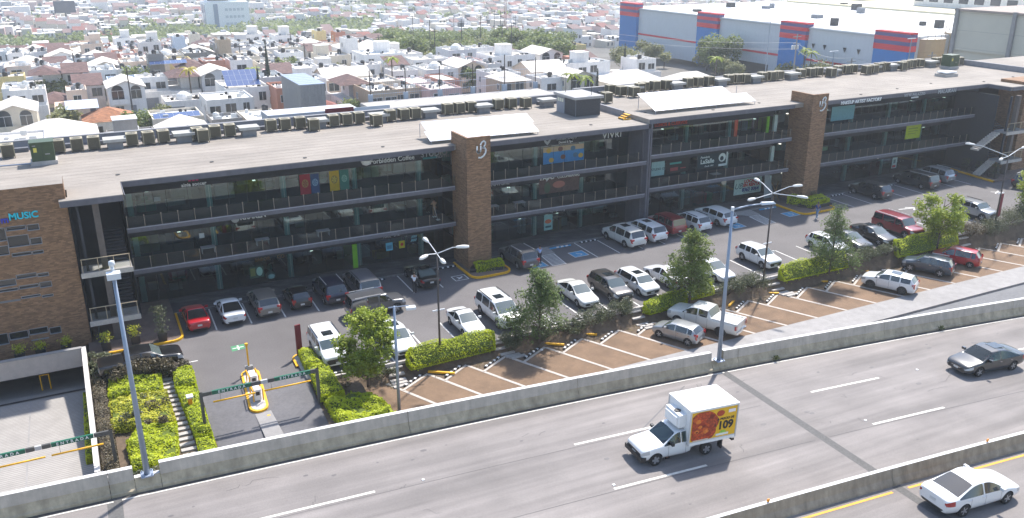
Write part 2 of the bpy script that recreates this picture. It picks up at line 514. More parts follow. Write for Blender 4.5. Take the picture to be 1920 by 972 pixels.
seg(ln, (24.9 + 2.3, 64.0), (28.4, 64.0), .09, .004); seg(ln, (27.2, 65.1), (28.4, 65.1), .09, .004); seg(ln, (27.2, 64.0), (27.2, 65.1), .09, .004); seg(ln, (28.4, 64.0), (28.4, 65.1), .09, .004)
seg(ln, (27.55, 64.3), (28.1, 64.75), .16, .004); seg(ln, (27.6, 64.8), (27.9, 64.4), .12, .006)
seg(ln, (77.2, 60.3), (79.2, 59.9), .16, .004); seg(ln, (79.2, 59.9), (78.4, 60.5), .16, .006); seg(ln, (79.2, 59.9), (78.5, 59.4), .16, .006)
seg(ln, (91.6, 59.3), (93.0, 59.9), .14, .004); seg(ln, (91.8, 60.0), (92.9, 59.2), .14, .006)
seg(ln, (4.25, 58.5), (5.1, 58.5), .12, .004)
struct('line_markings', ln, M_line)
bs = MB()
bsw = MB()
for x, y in ((34.6, 64.1), (39.3, 64.8), (57.7, 64.3), (65.3, 64.6)):
    seg(bs, (x, y), (x + 1.35, y), 1.25, .004)
    for a, b in (((x - .06, y - .62), (x - .06, y + .62)), ((x + 1.41, y - .62), (x + 1.41, y + .62)), ((x - .1, y - .66), (x + 1.45, y - .66)), ((x - .1, y + .66), (x + 1.45, y + .66))):
        seg(bsw, a, b, .09, .006)
    cx, cy = x + .67, y
    for i in range(9):
        a0 = -2.6 + i * .5; a1 = a0 + .5
        seg(bsw, (cx - .05 + .26 * cos(a0), cy - .12 + .26 * sin(a0)), (cx - .05 + .26 * cos(a1), cy - .12 + .26 * sin(a1)), .07, .009)
    seg(bsw, (cx - .08, cy + .34), (cx - .06, cy), .09, .011); seg(bsw, (cx - .06, cy), (cx + .24, cy - .02), .08, .013); seg(bsw, (cx + .24, cy), (cx + .34, cy - .34), .08, .015)
struct('accessible_bay_marking', bs, M_blue); struct('accessible_bay_symbol', bsw, M_line)
gs = MB(); gs.quad((7.5, 58.85, .004), (8.45, 59.0, .004), (8.5, 59.8, .004), (7.55, 59.75, .004))
struct('green_marking', gs, mat('green_marking', srgb(70, 135, 95), 0.7, var=0.1))
gw = MB(); zf0 = lambda x: 0
seg(gw, (7.6, 59.3), (8.4, 59.35), .12, .008); seg(gw, (8.0, 58.95), (8.02, 59.7), .12, .010)
struct('green_marking_arrow', gw, M_line)

M_pav = bands_mat('dark_pavers', (0.075, 0.072, 0.074), (0.03, 0.03, 0.03), 0.6, 'Y', 0.75, 0.06, 0.3, 1.2, 0.2, second=0.9)
sw = MB()
for a, b in ((4.62, 20), (20, 60), (60, 96.4), (96.4, 150)):
    sw.add([(a, 67.75, zg(a) - .05), (b, 67.75, zg(b) - .05), (b, 71.4, zg(b) - .05), (a, 71.4, zg(a) - .05), (a, 67.75, zg(a) + .12), (b, 67.75, zg(b) + .12), (b, 71.4, zg(b) + .12), (a, 71.4, zg(a) + .12)],
           [(4, 5, 6, 7), (0, 1, 5, 4), (1, 2, 6, 5), (3, 0, 4, 7)])
struct('shopfront_pavement', sw, M_pav)
kb = MB()
for a, b in ((4.62, 20), (20, 60), (60, 96.4)):
    kb.add([(a, 67.62, zg(a) - .05), (b, 67.62, zg(b) - .05), (b, 67.74, zg(b) - .05), (a, 67.74, zg(a) - .05), (a, 67.62, zg(a) + .125), (b, 67.62, zg(b) + .125), (b, 67.74, zg(b) + .125), (a, 67.74, zg(a) + .125)],
           [(4, 5, 6, 7), (0, 1, 5, 4), (1, 2, 6, 5), (3, 0, 4, 7)])
struct('shopfront_kerb', kb, mat('kerb_concrete', (0.2, 0.19, 0.185), 0.85, var=0.3, scale=3))
for x in (36.9, 61.9):
    rp = MB()
    z = zg(x)
    rp.add([(x - 1.3, 67.6, z + .13), (x + 1.2, 67.6, z + .13), (x + 1.3, 66.05, z + .012), (x - .2, 66.05, z + .012), (x - 1.5, 67.6, z + .0), (x + 1.5, 67.6, z)],
           [(3, 2, 1, 0), (4, 3, 0), (1, 2, 5)])
    struct('kerb_ramp', rp, mat('ramp_concrete', (0.30, 0.28, 0.26), 0.9, var=0.15))
def kerb_path(mb, pts, w, h, zf=zg, mi=0, closed=False):
    """raised kerb following a polyline"""
    P = [Vector(p) for p in pts]; n = len(P)
    L_, R_ = [], []
    for i, p in enumerate(P):
        if closed: a, b = P[i - 1], P[(i + 1) % n]
        else: a, b = P[max(0, i - 1)], P[min(n - 1, i + 1)]
        d = (b - a).normalized(); nn = Vector((-d.y, d.x)) * w / 2
        L_.append(p + nn); R_.append(p - nn)
    o = len(mb.v)
    for a, b in zip(L_, R_):
        z = zf(a.x)
        mb.v += [(a.x, a.y, z - .05), (a.x, a.y, z + h), (b.x, b.y, z + h), (b.x, b.y, z - .05)]
    rng = range(n if closed else n - 1)
    for i in rng:
        j = (i + 1) % n
        for k in range(3):
            mb.f.append((o + 4 * i + k, o + 4 * j + k, o + 4 * j + k + 1, o + 4 * i + k + 1)); mb.m.append(mi)
def arc(cx, cy, r, a0, a1, n=6):
    return [(cx + r * cos(radians(a0 + (a1 - a0) * i / n)), cy + r * sin(radians(a0 + (a1 - a0) * i / n))) for i in range(n + 1)]
M_red_pav = mat('reddish_paving', (0.16, 0.115, 0.095), 0.85, var=0.2, scale=2, bump=0.3, bscale=20)
isl = MB()
isl.prism([(-1.6, 62.5)] + [(3.9, 62.5)] + arc(3.9, 63.2, .7, -90, 0)[1:] + [(4.6, 71.4), (-1.6, 71.4)], -.05, .12)
struct('corner_pavement', isl, M_red_pav)
yk = MB(); kerb_path(yk, [(-.4, 62.4), (3.9, 62.4)] + arc(3.9, 63.2, .8, -90, 0)[1:] + [(4.75, 67.6)], .16, .16)
solo('yellow_kerb', yk, M_yel, 'yellow painted kerb curving round the brown corner left of the red sedan', 'kerb', group='yellow painted kerbs')
for nm, x0, x1, y0 in (('first', 28.75, 32.4, 63.6), ('second', 66.9, 71.6, 63.6)):
    isl = MB(); pts = arc(x0 + .8, y0 + .8, .8, 180, 270) + arc(x1 - .8, y0 + .8, .8, -90, 0) + [(x1, 66.2), (x0, 68.2)] if nm == 'first' else arc(x0 + .8, y0 + .8, .8, 180, 270) + arc(x1 - .8, y0 + .8, .8, -90, 0) + [(x1, 66.2), (x0, 68.2)]
    isl.prism(pts, zg(x0) - .1, zg(x1) + .11)
    struct('tower_island', isl, M_red_pav)
    yk = MB(); kp = [(x0 - .05, 68.0)] + arc(x0 + .75, y0 + .75, .8, 180, 270) + arc(x1 - .75, y0 + .75, .8, -90, 0) + [(x1 + .05, 65.6), (x1 - .4, 66.2)]
    kerb_path(yk, kp, .17, .17)
    solo('yellow_kerb', yk, M_yel, 'yellow painted kerb round the island at the %s brown tower' % nm, 'kerb', group='yellow painted kerbs')
yk = MB(); kerb_path(yk, [(96.5, 68.8), (95.7, 62.4)], .22, .2); solo('yellow_kerb', yk, M_yel, 'straight yellow kerb by the planters at the right stair', 'kerb', group='yellow painted kerbs')
isl = MB(); isl.prism([(95.8, 62.4), (112, 62.4), (112, 71.4), (96.6, 71.4)], .7, 1.0); struct('corner_pavement', isl, M_red_pav)
isl = MB(); isl.prism(arc(11.75, 55.4, .62, 20, 200) + [(11.2, 52.2), (12.5, 51.9)], -.1, .12); struct('hedge_island', isl, mat('island_concrete', (0.42, 0.40, 0.36), 0.85, var=0.2))
yk = MB(); kerb_path(yk, arc(11.75, 55.4, .68, 20, 190) + [(11.05, 54.2)], .14, .15); solo('yellow_kerb', yk, M_yel, 'short yellow kerb round the tip of the hedge island at the entrance', 'kerb', group='yellow painted kerbs')

M_rampc = bands_mat('grooved_ramp_concrete', (0.35, 0.325, 0.30), (0.25, 0.235, 0.22), 0.22, 'Y', 0.9, 0.35, 0.14, 0.9, 0.35)
rm = MB()
pr_ = [(41.5, -.97), (48.4, -.95), (52, -1.08), (56, -1.28), (60.5, -1.55), (66, -2.4), (76, -3.9)]
for (ya, za), (yb_, zb_) in zip(pr_, pr_[1:]):
    w = -1.7 if ya > 46 else 1.5
    rm.quad((-14, ya, za), (-2.02 if ya > 44 else 1.0, ya, za), (-2.02, yb_, zb_), (-14, yb_, zb_))
struct('garage_ramp', rm, M_rampc)
jt = MB()
for (ya, za), (yb_, zb_) in zip(pr_[:-2], pr_[1:-1]):
    jt.quad((-5.62, ya, za + .006), (-5.52, ya, za + .006), (-5.36 + .15, yb_, zb_ + .006), (-5.46 + .15, yb_, zb_ + .006)) if False else jt.quad((-5.60, ya, za + .006), (-5.50, ya, za + .006), (-5.50, yb_, zb_ + .006), (-5.60, yb_, zb_ + .006))
struct('ramp_joint', jt, M_concl)
tr = MB(); tr.quad((-14, 60.75, -1.56), (-2.0, 60.75, -1.56), (-2.0, 61.05, -1.6), (-14, 61.05, -1.6)); tr.quad((-9, 48.0, -.935), (-2.0, 48.0, -.935), (-2.0, 48.3, -.935), (-9, 48.3, -.935))
struct('ramp_drain', tr, mat('drain_grate', (0.04, 0.035, 0.035), 0.6))
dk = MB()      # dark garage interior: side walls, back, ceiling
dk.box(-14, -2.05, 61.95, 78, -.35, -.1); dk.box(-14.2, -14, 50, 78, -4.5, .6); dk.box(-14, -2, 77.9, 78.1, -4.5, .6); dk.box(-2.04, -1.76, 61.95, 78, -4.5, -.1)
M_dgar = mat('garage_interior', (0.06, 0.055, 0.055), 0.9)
t = thing('garage_portal', 'beige concrete lintel and pale side wall of the underground garage ramp', 'garage entrance', (-2, 61.5, 0))
def loc(mb, x, y, z): return mb.xf(Matrix.Translation((-x, -y, -z)))
lb_ = MB(); lb_.box(-14, -2.0, 61.5, 61.75, -.12, 1.2)
M_beige = mat('beige_render', (0.43, 0.37, 0.32), 0.9, var=0.08, scale=3, bump=0.15, var2=0.08, scale2=0.5)
part(t, 'lintel', loc(lb_, -2, 61.5, 0), M_beige)
cp = MB(); cp.box(-14, -1.99, 61.45, 61.8, 1.203, 1.26); part(t, 'coping', loc(cp, -2, 61.5, 0), M_concl)
sw_ = MB()
for (ya, z1), (yc, z2) in zip([(46.6, .15), (52, .4), (61.8, 1.2)], [(52, .4), (61.8, 1.2)]):
    sw_.add([(-2.02, ya, -2.5), (-1.74, ya, -2.5), (-1.74, yc, -2.5), (-2.02, yc, -2.5), (-2.02, ya, z1), (-1.74, ya, z1), (-1.74, yc, z2), (-2.02, yc, z2)], [(4, 5, 6, 7), (0, 1, 5, 4), (1, 2, 6, 5), (3, 0, 4, 7), (2, 3, 7, 6)])
cr = arc(-.95, 46.6, .93, 180, 262, 8)
for a, b in zip(cr, cr[1:]):
    sw_.add([(a[0], a[1], -2.5), (b[0], b[1], -2.5), (b[0] + .2, b[1] + .2, -2.5), (a[0] + .28, a[1] + .05, -2.5), (a[0], a[1], .12), (b[0], b[1], .1), (b[0] + .2, b[1] + .2, .1), (a[0] + .28, a[1] + .05, .12)],
            [(4, 5, 6, 7), (0, 1, 5, 4), (1, 2, 6, 5), (3, 0, 4, 7), (2, 3, 7, 6)])
part(t, 'side_wall', loc(sw_, -2, 61.5, 0), mat('pale_wall_paint', (0.62, 0.58, 0.54), 0.85, var=0.1, scale=2, streak=0.1))
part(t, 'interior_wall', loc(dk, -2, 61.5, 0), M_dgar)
pk = MB()
for x in (-4.9, -4.35): pk.tube((x, 62.6, -1.9), (x, 62.6, -.7), .05)
pk.tube((-4.9, 62.6, -.72), (-4.35, 62.6, -.72), .05)
solo('yellow_guard_rail', pk, M_yel, 'small yellow guard rail standing in the dark garage opening', 'guard rail')
def stretch_vary(m, amt, vec, detail=4):
    nt = m.node_tree; N, L = nt.nodes, nt.links
    b = N['Principled BSDF']; src = b.inputs['Base Color'].links[0].from_socket
    tc = N.new('ShaderNodeTexCoord'); mp = N.new('ShaderNodeMapping'); mp.inputs['Scale'].default_value = vec
    nz = N.new('ShaderNodeTexNoise'); nz.inputs['Scale'].default_value = 1; nz.inputs['Detail'].default_value = detail
    mr = N.new('ShaderNodeMapRange'); mr.inputs['From Min'].default_value = .32; mr.inputs['From Max'].default_value = .68
    mr.inputs['To Min'].default_value = 1 - amt; mr.inputs['To Max'].default_value = 1 + amt
    vm = N.new('ShaderNodeVectorMath'); vm.operation = 'SCALE'
    L.new(tc.outputs['Object'], mp.inputs[0]); L.new(mp.outputs[0], nz.inputs['Vector']); L.new(nz.outputs['Fac'], mr.inputs['Value'])
    L.new(src, vm.inputs[0]); L.new(mr.outputs[0], vm.inputs['Scale']); L.new(vm.outputs[0], b.inputs['Base Color'])
    return m
M_road = mat('road_surface', (0.212, 0.190, 0.178), 0.85, var=0.10, scale=14, bump=0.35, bscale=70, var2=0.07, scale2=0.25)
stretch_vary(M_road, 0.17, (0.02, 0.85, 1)); stretch_vary(M_road, 0.10, (0.10, 2.6, 1)); stretch_vary(M_road, 0.10, (.35, .5, 1), 8)
XS = [-60 + 3 * i for i in range(71)]
def road_strip(mb, x0, x1, o0, o1, off, mi=0, step=3.0):
    n = max(1, int(math.ceil((x1 - x0) / step)))
    for i in range(n):
        a = x0 + (x1 - x0) * i / n; b = x0 + (x1 - x0) * (i + 1) / n
        mb.quad((a, yb(a) - o1, zh(a) + off), (b, yb(b) - o1, zh(b) + off), (b, yb(b) - o0, zh(b) + off), (a, yb(a) - o0, zh(a) + off), mi)
rd = MB(); road_strip(rd, -60, 150, -.05, 27.2, 0)
struct('elevated_road', rd, M_road)
dk = MB()
for a, b in zip(XS, XS[1:]):
    for (o, s) in ((-.55, 1), (27.3, -1)):
        dk.quad((a, yb(a) - o, zh(a) - 3.4 if s > 0 else -6.5), (b, yb(b) - o, zh(b) - 3.4 if s > 0 else -6.5), (b, yb(b) - o, zh(b) + .1), (a, yb(a) - o, zh(a) + .1))
    dk.quad((a, yb(a) + .55, zh(a) - 6), (b, yb(b) + .55, zh(b) - 6), (b, yb(b) + .55, zh(b) - 3.4), (a, yb(a) + .55, zh(a) - 3.4))
struct('road_retaining_wall', dk, M_conc)
gt = MB(); road_strip(gt, -60, 150, 0.0, .17, .004)
struct('road_gutter', gt, mat('gutter_grime', (0.085, 0.078, 0.07), 0.9, var=0.3, scale=3))
jm = mat('joint_concrete', (0.115, 0.11, 0.105), 0.9, var=0.22, scale=10)
pj = MB()
def cross(mb, xa, xb, o0, o1, w, off, mi=0):
    """band across the carriageway from offset o0 at xa to o1 at xb"""
    mb.quad((xa - w / 2, yb(xa) - o0, zh(xa) + off), (xb - w / 2, yb(xb) - o1, zh(xb) + off), (xb + w / 2, yb(xb) - o1, zh(xb) + off), (xa + w / 2, yb(xa) - o0, zh(xa) + off), mi)
cross(pj, 32.7, 32.35, .1, 12.5, .62, .006)
cross(pj, 32.3, 32.2, 13.25, 26.9, .62, .006)
cross(pj, -1.15, -1.3, .1, 12.5, .85, .006)
struct('expansion_joint', pj, jm)
pj = MB(); cross(pj, 29.4, 22.4, .9, 5.4, .16, .005); struct('road_crack_seal', pj, mat('crack_seal', (0.14, 0.135, 0.135), 0.8, var=0.1))
lm = MB()
for s in (-42.5, -26.8, -11.1, 4.5, 20.2, 35.75, 51.4, 67.0, 82.6):
    road_strip(lm, s, s + 5.2, 4.12, 4.27, .008)
for s in (-44.2, -28.2, -12.1, 3.9, 19.9, 36.1, 52.2, 68.3):
    road_strip(lm, s, s + 5.3, 8.27, 8.42, .008)
for s in (-12.1, 3.9, 19.9, 52.2): road_strip(lm, s, s + 5.3, 17.6, 17.75, .008)
road_strip(lm, -60, 150, .24, .33, .008)
struct('lane_markings', lm, mat('lane_paint', (0.66, 0.62, 0.55), 0.7, var=0.2, scale=5))
lm = MB()
road_strip(lm, -60, 31.8, 13.50, 13.63, .008); road_strip(lm, 32.8, 150, 13.50, 13.63, .008)
struct('yellow_edge_line', lm, mat('lane_yellow', srgb(225, 160, 50), 0.7, var=0.15))
b = MB(); road_strip(b, -60, 31.9, 8.50, 8.53, .005); road_strip(b, 32.9, 150, 8.50, 8.53, .005); road_strip(b, -60, 31.9, 4.42, 4.445, .005)
for i in range(26):
    x0 = R.uniform(-2, 60); o0 = R.uniform(.8, 12); dx = R.uniform(-.5, .5)
    for k in range(R.randint(4, 9)):
        x1, o1 = x0 + R.uniform(.1, .6) * (1 if dx > 0 else -.3), o0 + R.uniform(-.25, .45); w = .018
        b.quad((x0, yb(x0) - o0, zh(x0) + .006), (x1, yb(x1) - o1, zh(x1) + .006), (x1 + w, yb(x1) - o1 - w, zh(x1) + .006), (x0 + w, yb(x0) - o0 - w, zh(x0) + .006)); x0, o0 = x1, o1
struct('road_cracks', b, mat('crack_dark', (0.10, 0.095, 0.092), .9), kind='stuff')
b = MB()
for i in range(90):
    x0 = R.uniform(-5, 62); o0 = R.choice((2.1, 6.2, 10.6, 15.4, 19.5)) + R.gauss(0, .35); r_ = R.uniform(.03, .13)
    b.add([(x0 + r_ * 1.8 * cos(k) * R.uniform(.7, 1.2), yb(x0) - o0 + r_ * sin(k), zh(x0 + r_ * 1.8 * cos(k)) + .0055) for k in (0, .9, 1.8, 2.7, 3.6, 4.5, 5.4)], [tuple(range(7))])
struct('oil_spots', b, mat('oil_spot', (0.11, 0.10, 0.098), .6), kind='stuff')
ce = MB()
for s in range(-40, 80, 4):
    if s % 16 == 12:
        ce.box(s, s + .12, yb(s) - 4.25, yb(s) - 4.12, zh(s), zh(s) + .03)
        ce.box(s + 8, s + 8.12, yb(s) - 8.4, yb(s) - 8.27, zh(s + 8), zh(s + 8) + .03)
struct('road_studs', ce, M_white, kind='stuff')

M_barr = mat('barrier_concrete', (0.41, 0.34, 0.235), 0.9, var=0.16, scale=2.2, bump=0.3, bscale=25, streak=0.22, var2=0.12, scale2=0.5)
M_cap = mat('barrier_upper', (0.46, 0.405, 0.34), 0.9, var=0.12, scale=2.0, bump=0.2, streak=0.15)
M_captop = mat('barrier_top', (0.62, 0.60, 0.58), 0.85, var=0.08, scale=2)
def barrier(x0, x1, prof, mi_of, o_base, flip=False, caps=True):
    """prof: list of (inset away from the road, height); swept along the road"""
    mb = MB(); n = max(1, int(round((x1 - x0) / 3)))
    K = len(prof)
    for i in range(n + 1):
        x = x0 + (x1 - x0) * i / n
        for (o, h) in prof:
            mb.v.append((x, yb(x) - o_base + o, zh(x) + h))
    for i in range(n):
        for k in range(K - 1):
            a = i * K + k
            mb.f.append((a, a + K, a + K + 1, a + 1) if not flip else (a, a + 1, a + K + 1, a + K)); mb.m.append(mi_of(k))
    if caps:
        mb.f.append(tuple(range(K))); mb.m.append(0)
        mb.f.append(tuple(range(n * K + K - 1, n * K - 1, -1))); mb.m.append(0)
    return mb
P_far = [(0, -.05), (0, .14), (.10, .20), (.24, .50), (.26, .56), (.255, .60), (.30, 1.15), (.55, 1.15), (.56, -.6)]
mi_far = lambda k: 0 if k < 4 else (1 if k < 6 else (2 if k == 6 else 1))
par = thing('concrete_parapet', 'long pale concrete safety barrier along the far edge of the elevated road', 'concrete barrier', (0, 0, 0))
cuts = [-60, -48, -36, -24, -12, -1.15, -.1, 1.0, 13, 23, 32.2, 33.05, 34.15, 46, 58, 70, 82, 94, 106, 118, 130, 142, 150]
P_low = [(0, -.05), (0, .14), (.10, .20), (.22, .46), (.30, .62), (.55, .62), (.56, -.6)]
for a, b in zip(cuts, cuts[1:]):
    if (a, b) in ((-.1, 1.0), (33.05, 34.15)) or (a, b) == (32.2, 33.05):
        if (a, b) == (-.1, 1.0) or (a, b) == (32.2, 33.05):
            part(par, 'barrier_segment', barrier(a + .01, b - .01, P_low, lambda k: 0 if k < 4 else 2, 0), [M_barr, M_cap, M_captop])
            continue
    part(par, 'barrier_segment', barrier(a + .012, b - .012, P_far, mi_far, 0), [M_barr, M_cap, M_captop])
P_med = [(0, 0), (0.02, .12), (.16, .36), (.24, .85), (.44, .85), (.52, .36), (.66, .12), (.68, 0)]
med = thing('median_barrier', 'concrete median barrier between the two carriageways at the lower right', 'concrete barrier', (0, 0, 0))
mc = [-60, -40, -20, 0, 10, 20, 32.25, 45, 58, 71, 84, 97, 110, 130, 150]
M_medf = mat('median_concrete', (0.33, 0.275, 0.20), 0.9, var=0.16, scale=1.8, bump=0.2, streak=0.25)
for a, b in zip(mc, mc[1:]):
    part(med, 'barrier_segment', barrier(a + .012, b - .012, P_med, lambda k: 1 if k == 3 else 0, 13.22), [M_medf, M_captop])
near = thing('near_parapet', 'concrete barrier on the near edge of the elevated road, out of frame', 'concrete barrier', (0, 0, 0))
part(near, 'barrier_segment', barrier(-60, 150, [(0, 0), (0, 1.1), (-.3, 1.1), (-.3, -.5)], lambda k: 0, 27.0), [M_barr])
rf = MB(); rf.box(-.05, .05, -.02, .02, 0, .16); rf.box(-.07, .07, -.025, .025, .05, .13)
M_org = mat('orange_reflector', srgb(235, 150, 20), 0.5)
for i, x in enumerate((24.9, 38.8, 52)):
    solo('reflector_marker', rf, M_org, ('orange reflector on top of the median barrier at the bottom edge of the picture', 'orange reflector on top of the median barrier above the white sedan', 'orange reflector on the far end of the median barrier')[i], 'reflector', (x, yb(x) - 13.22 + .34, zh(x) + .85), 0, 'reflectors on the median barrier')
M_weed = leaf_mat('weed_leaves', (0.05, 0.07, 0.02), (0.16, 0.19, 0.05))
for i, (x, lb) in enumerate(((36.8, 'small dry weed in the gutter left of the second tall pole'), (50.8, 'green weed growing at the foot of the barrier above the dark sedan'))):
    w = MB()
    for k in range(60):
        a = R.uniform(0, 2 * pi); r = R.uniform(0, .28); h = R.uniform(.05, .3)
        c = Vector((cos(a) * r, sin(a) * r * .5, h)); d = Vector((R.uniform(-.1, .1), R.uniform(-.1, .1), R.uniform(.02, .12))); e = Vector((R.uniform(-.04, .04), R.uniform(-.04, .04), 0))
        w.add([tuple(c - e), tuple(c + e), tuple(c + e + d), tuple(c - e + d)], [(0, 1, 2, 3)])
    solo('weed', w, M_weed, lb, 'weed', (x, yb(x) - .12, zh(x)), 0)

M_pole = mat('pole_steel', srgb(140, 152, 168), 0.45, metal=0.35, var=0.08, scale=1.5)
M_lum = mat('luminaire_grey', srgb(205, 208, 210), 0.45)
def tall_pole(x, y, zb, h, label, head):
    t = thing('street_lamp', label, 'street lamp', (x, y, zb), 0, 'tall lamp posts beside the elevated road')
    b = MB(); b.tube((0, 0, 0), (0, 0, h), .135, .075, 10); part(t, 'pole', b, M_pole, smooth=True)
    b = MB(); b.box(-.27, .27, -.27, .27, -.02, .04)
    for i in (-1, 1):
        for j in (-1, 1): b.tube((i * .2, j * .2, .04), (i * .2, j * .2, .12), .03, .03, 6)
    part(t, 'base_plate', b, M_galv)
    if head == 'box':
        b = MB(); b.box(-.27, .27, -.45, -.02, h - .18, h + .08); part(t, 'lamp_head', b, M_lum)
        b = MB(); b.tube((0, 0, h), (0, 0, h + .3), .07, .07, 8); b.lathe([(.10, h + .3), (.13, h + .36), (.12, h + .5), (.03, h + .54)], 10); part(t, 'photocell', b, M_lum, smooth=True)
    elif head == 'arm':
        b = MB(); b.path([(0, 0, h - .05), (1.0, -.15, h + .10), (1.9, -.3, h + .12)], [.06, .045, .04], 8); part(t, 'arm', b, M_pole, smooth=True)
        b = MB(); b.add([(1.8, -.42, h + .08), (2.7, -.62, h + .10), (2.75, -.36, h + .10), (1.85, -.14, h + .08), (1.85, -.36, h + .22), (2.6, -.54, h + .20), (2.63, -.40, h + .20), (1.9, -.20, h + .22)], [(3, 2, 1, 0), (4, 5, 6, 7), (0, 1, 5, 4), (1, 2, 6, 5), (2, 3, 7, 6), (3, 0, 4, 7)]); part(t, 'lamp_head', b, M_lum)
        b = MB(); b.tube((0, 0, h - .1), (0, 0, h + .12), .1, .1, 8); part(t, 'cap', b, M_lum)
    return t
tall_pole(.46, 37.75, zh(.46) + .62, 9.9, 'grey steel lamp post in the barrier gap at the lower left with a square head', 'box')
tall_pole(32.68, 36.42, zh(32.68) + .62, 9.6, 'tall grey lamp post with one arm on the barrier in front of the white pickup', 'arm')
t = thing('street_lamp', 'short grey lamp post with a flat angled head behind the barrier near the first tree', 'street lamp', (15.75, 46.9, ZF), 0)
b = MB(); b.tube((0, 0, 0), (0, 0, 7.3), .11, .08, 8); part(t, 'pole', b, M_pole, smooth=True)
b = MB(); b.tube((-.35, .05, 7.25), (.9, -.1, 7.2), .035, .035, 6); part(t, 'arm', b, M_pole)
b = MB(); b.box(.75, 1.35, -.28, .12, 6.95, 7.1, rot=-.2); part(t, 'lamp_head', b, M_lum)
M_dpole = mat('dark_pole', srgb(70, 62, 58), 0.6)
def lot_lamp(x, y, h, label, arms, banner=None):
    t = thing('parking_lamp', label, 'lamp post', (x, y, zg(x) - .1), 0, 'four headed lamp posts of the lot')
    b = MB(); b.tube((0, 0, 0), (0, 0, h), .085, .06, 8); part(t, 'pole', b, M_dpole, smooth=True)
    for (a, ln_, rise) in arms:
        a = radians(a); dx, dy = cos(a), sin(a)
        b = MB(); b.path([(0, 0, h - .05), (dx * ln_ * .8, dy * ln_ * .8, h + rise), (dx * ln_, dy * ln_, h + rise)], [.035, .03, .03], 6)
        ar = part(t, 'arm', b, M_lum)
        q = MB(); c = Vector((dx * (ln_ + .35), dy * (ln_ + .35), h + rise)); u = Vector((dx, dy, 0)); v = Vector((-dy, dx, 0))
        ring = [(-.42, .05, 0), (-.3, .12, .03), (.1, .17, .06), (.38, .15, .04), (.5, .07, 0)]
        vs_ = [];
        for (s, w, z) in ring:
            for (k, zz) in ((-1, -.04), (-.5, .07 + z), (.5, .07 + z), (1, -.04)):
                p = c + u * s + v * w * k; vs_.append((p.x, p.y, p.z + zz))
        fs_ = []
        for i in range(4):
            for k in range(4):
                k2 = (k + 1) % 4
                fs_.append((i * 4 + k, i * 4 + k2, (i + 1) * 4 + k2, (i + 1) * 4 + k))
        fs_ += [(3, 2, 1, 0), (16, 17, 18, 19)]
        q.add(vs_, fs_); part(ar, 'lamp_head', q, mat('lamp_white', (0.72, 0.71, 0.68), 0.5), smooth=True)
    b = MB(); b.box(-.45, .45, -.04, .04, 3.6, 3.68); part(t, 'cross_bar', b, M_lum)
    if banner:
        b = MB(); b.box(.12, .5, -.02, .02, 1.2, 3.5); part(t, 'banner', b, mat('maroon', srgb(110, 25, 38), 0.6))
    return t
lot_lamp(20.5, 51.45, 7.85, 'dark lamp post with four white heads standing in the first lime hedge', [(-20, 1.35, .35), (88, 1.8, .25), (215, 1.2, .2), (-95, .9, -.15)])
lot_lamp(50.1, 51.25, 8.0, 'dark lamp post with four white heads by the lone white crossover in mid lot', [(-10, 1.9, .4), (75, 2.4, .35), (190, 2.3, -.1), (-60, 2.0, 0.0)])
lot_lamp(80.6, 51.6, 7.4, 'dark lamp post with white heads and a maroon banner near the silver boxy crossover', [(10, 2.6, .4), (110, 3.2, .6), (200, 2.2, .1)], banner=1)
b = MB(); b.box(-.2, .2, -.06, .06, 0, 2.35); solo('maroon_totem', b, mat('maroon', srgb(110, 25, 38), 0.6), 'narrow maroon totem sign standing by the hedge island at the entrance', 'sign', (11.65, 55.9, .1), .2)
M_roof = mat('roof_membrane', (0.285, 0.25, 0.215), 0.9, var=0.07, scale=4, bump=0.1, var2=0.08, scale2=0.25)
stretch_vary(M_roof, 0.07, (0.06, 1.6, 1)); stretch_vary(M_roof, 0.05, (.02, 5, 1))
def roof_dirt(m):
    stretch_vary(m, 0.12, (0.22, 0.3, 1), 7)
roof_dirt(M_roof)
M_char = mat('charcoal_render', (0.03, 0.031, 0.037), 0.75, var=0.1, scale=3)
M_fascia = mat('fascia_grey', (0.115, 0.112, 0.13), 0.6, var=0.10, scale=2.5, streak=0.1)
M_slabt = mat('slab_edge_trim', (0.33, 0.32, 0.34), 0.6, var=0.1)
M_deck = mat('balcony_tiles', (0.055, 0.054, 0.056), 0.6, var=0.2, scale=3)
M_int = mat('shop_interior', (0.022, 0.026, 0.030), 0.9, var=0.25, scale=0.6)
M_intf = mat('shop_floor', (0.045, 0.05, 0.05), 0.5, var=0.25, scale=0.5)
M_col = mat('pale_green_column', (0.66, 0.78, 0.70), 0.6, var=0.1, scale=2)
M_glass = glass_mat('shop_glass', (0.62, 0.92, 0.95), 0.95, 0.012, 0.6, ior=2.3)
M_rglass = glass_mat('railing_glass', (0.92, 0.97, 0.94), 0.3, 0.02, 0.93)
M_steel = mat('rail_steel', (0.30, 0.25, 0.20), 0.45, metal=0.4)
M_mull = mat('mullion_dark', (0.03, 0.035, 0.035), 0.5)
plaza = thing('plaza_building', 'long three-storey glass fronted shopping plaza with grey balconies and a wide pale flat roof', 'building', (0, 0, 0))
SEC = [(2.25, 29.0, 0, 4.05, 7.37, 11.0), (31.5, 49.45, 0, 4.05, 7.37, 11.0), (49.9, 68.3, .45, 4.5, 7.87, 11.45), (70.6, 99.3, .7, 4.5, 7.87, 11.45)]
rb = MB(); rb.prism([(-30, 67.35), (-1.25, 67.35), (-1.25, 65.15), (-1.8, 65.15), (-1.8, 64.2), (2.25, 64.2), (2.3, 68.0), (49.55, 68.0), (49.55, 83.4), (-30, 83.4)], 10.58, 11.0)
rr = part(plaza, 'roof', rb, M_roof, 'pale flat roof over the left half')
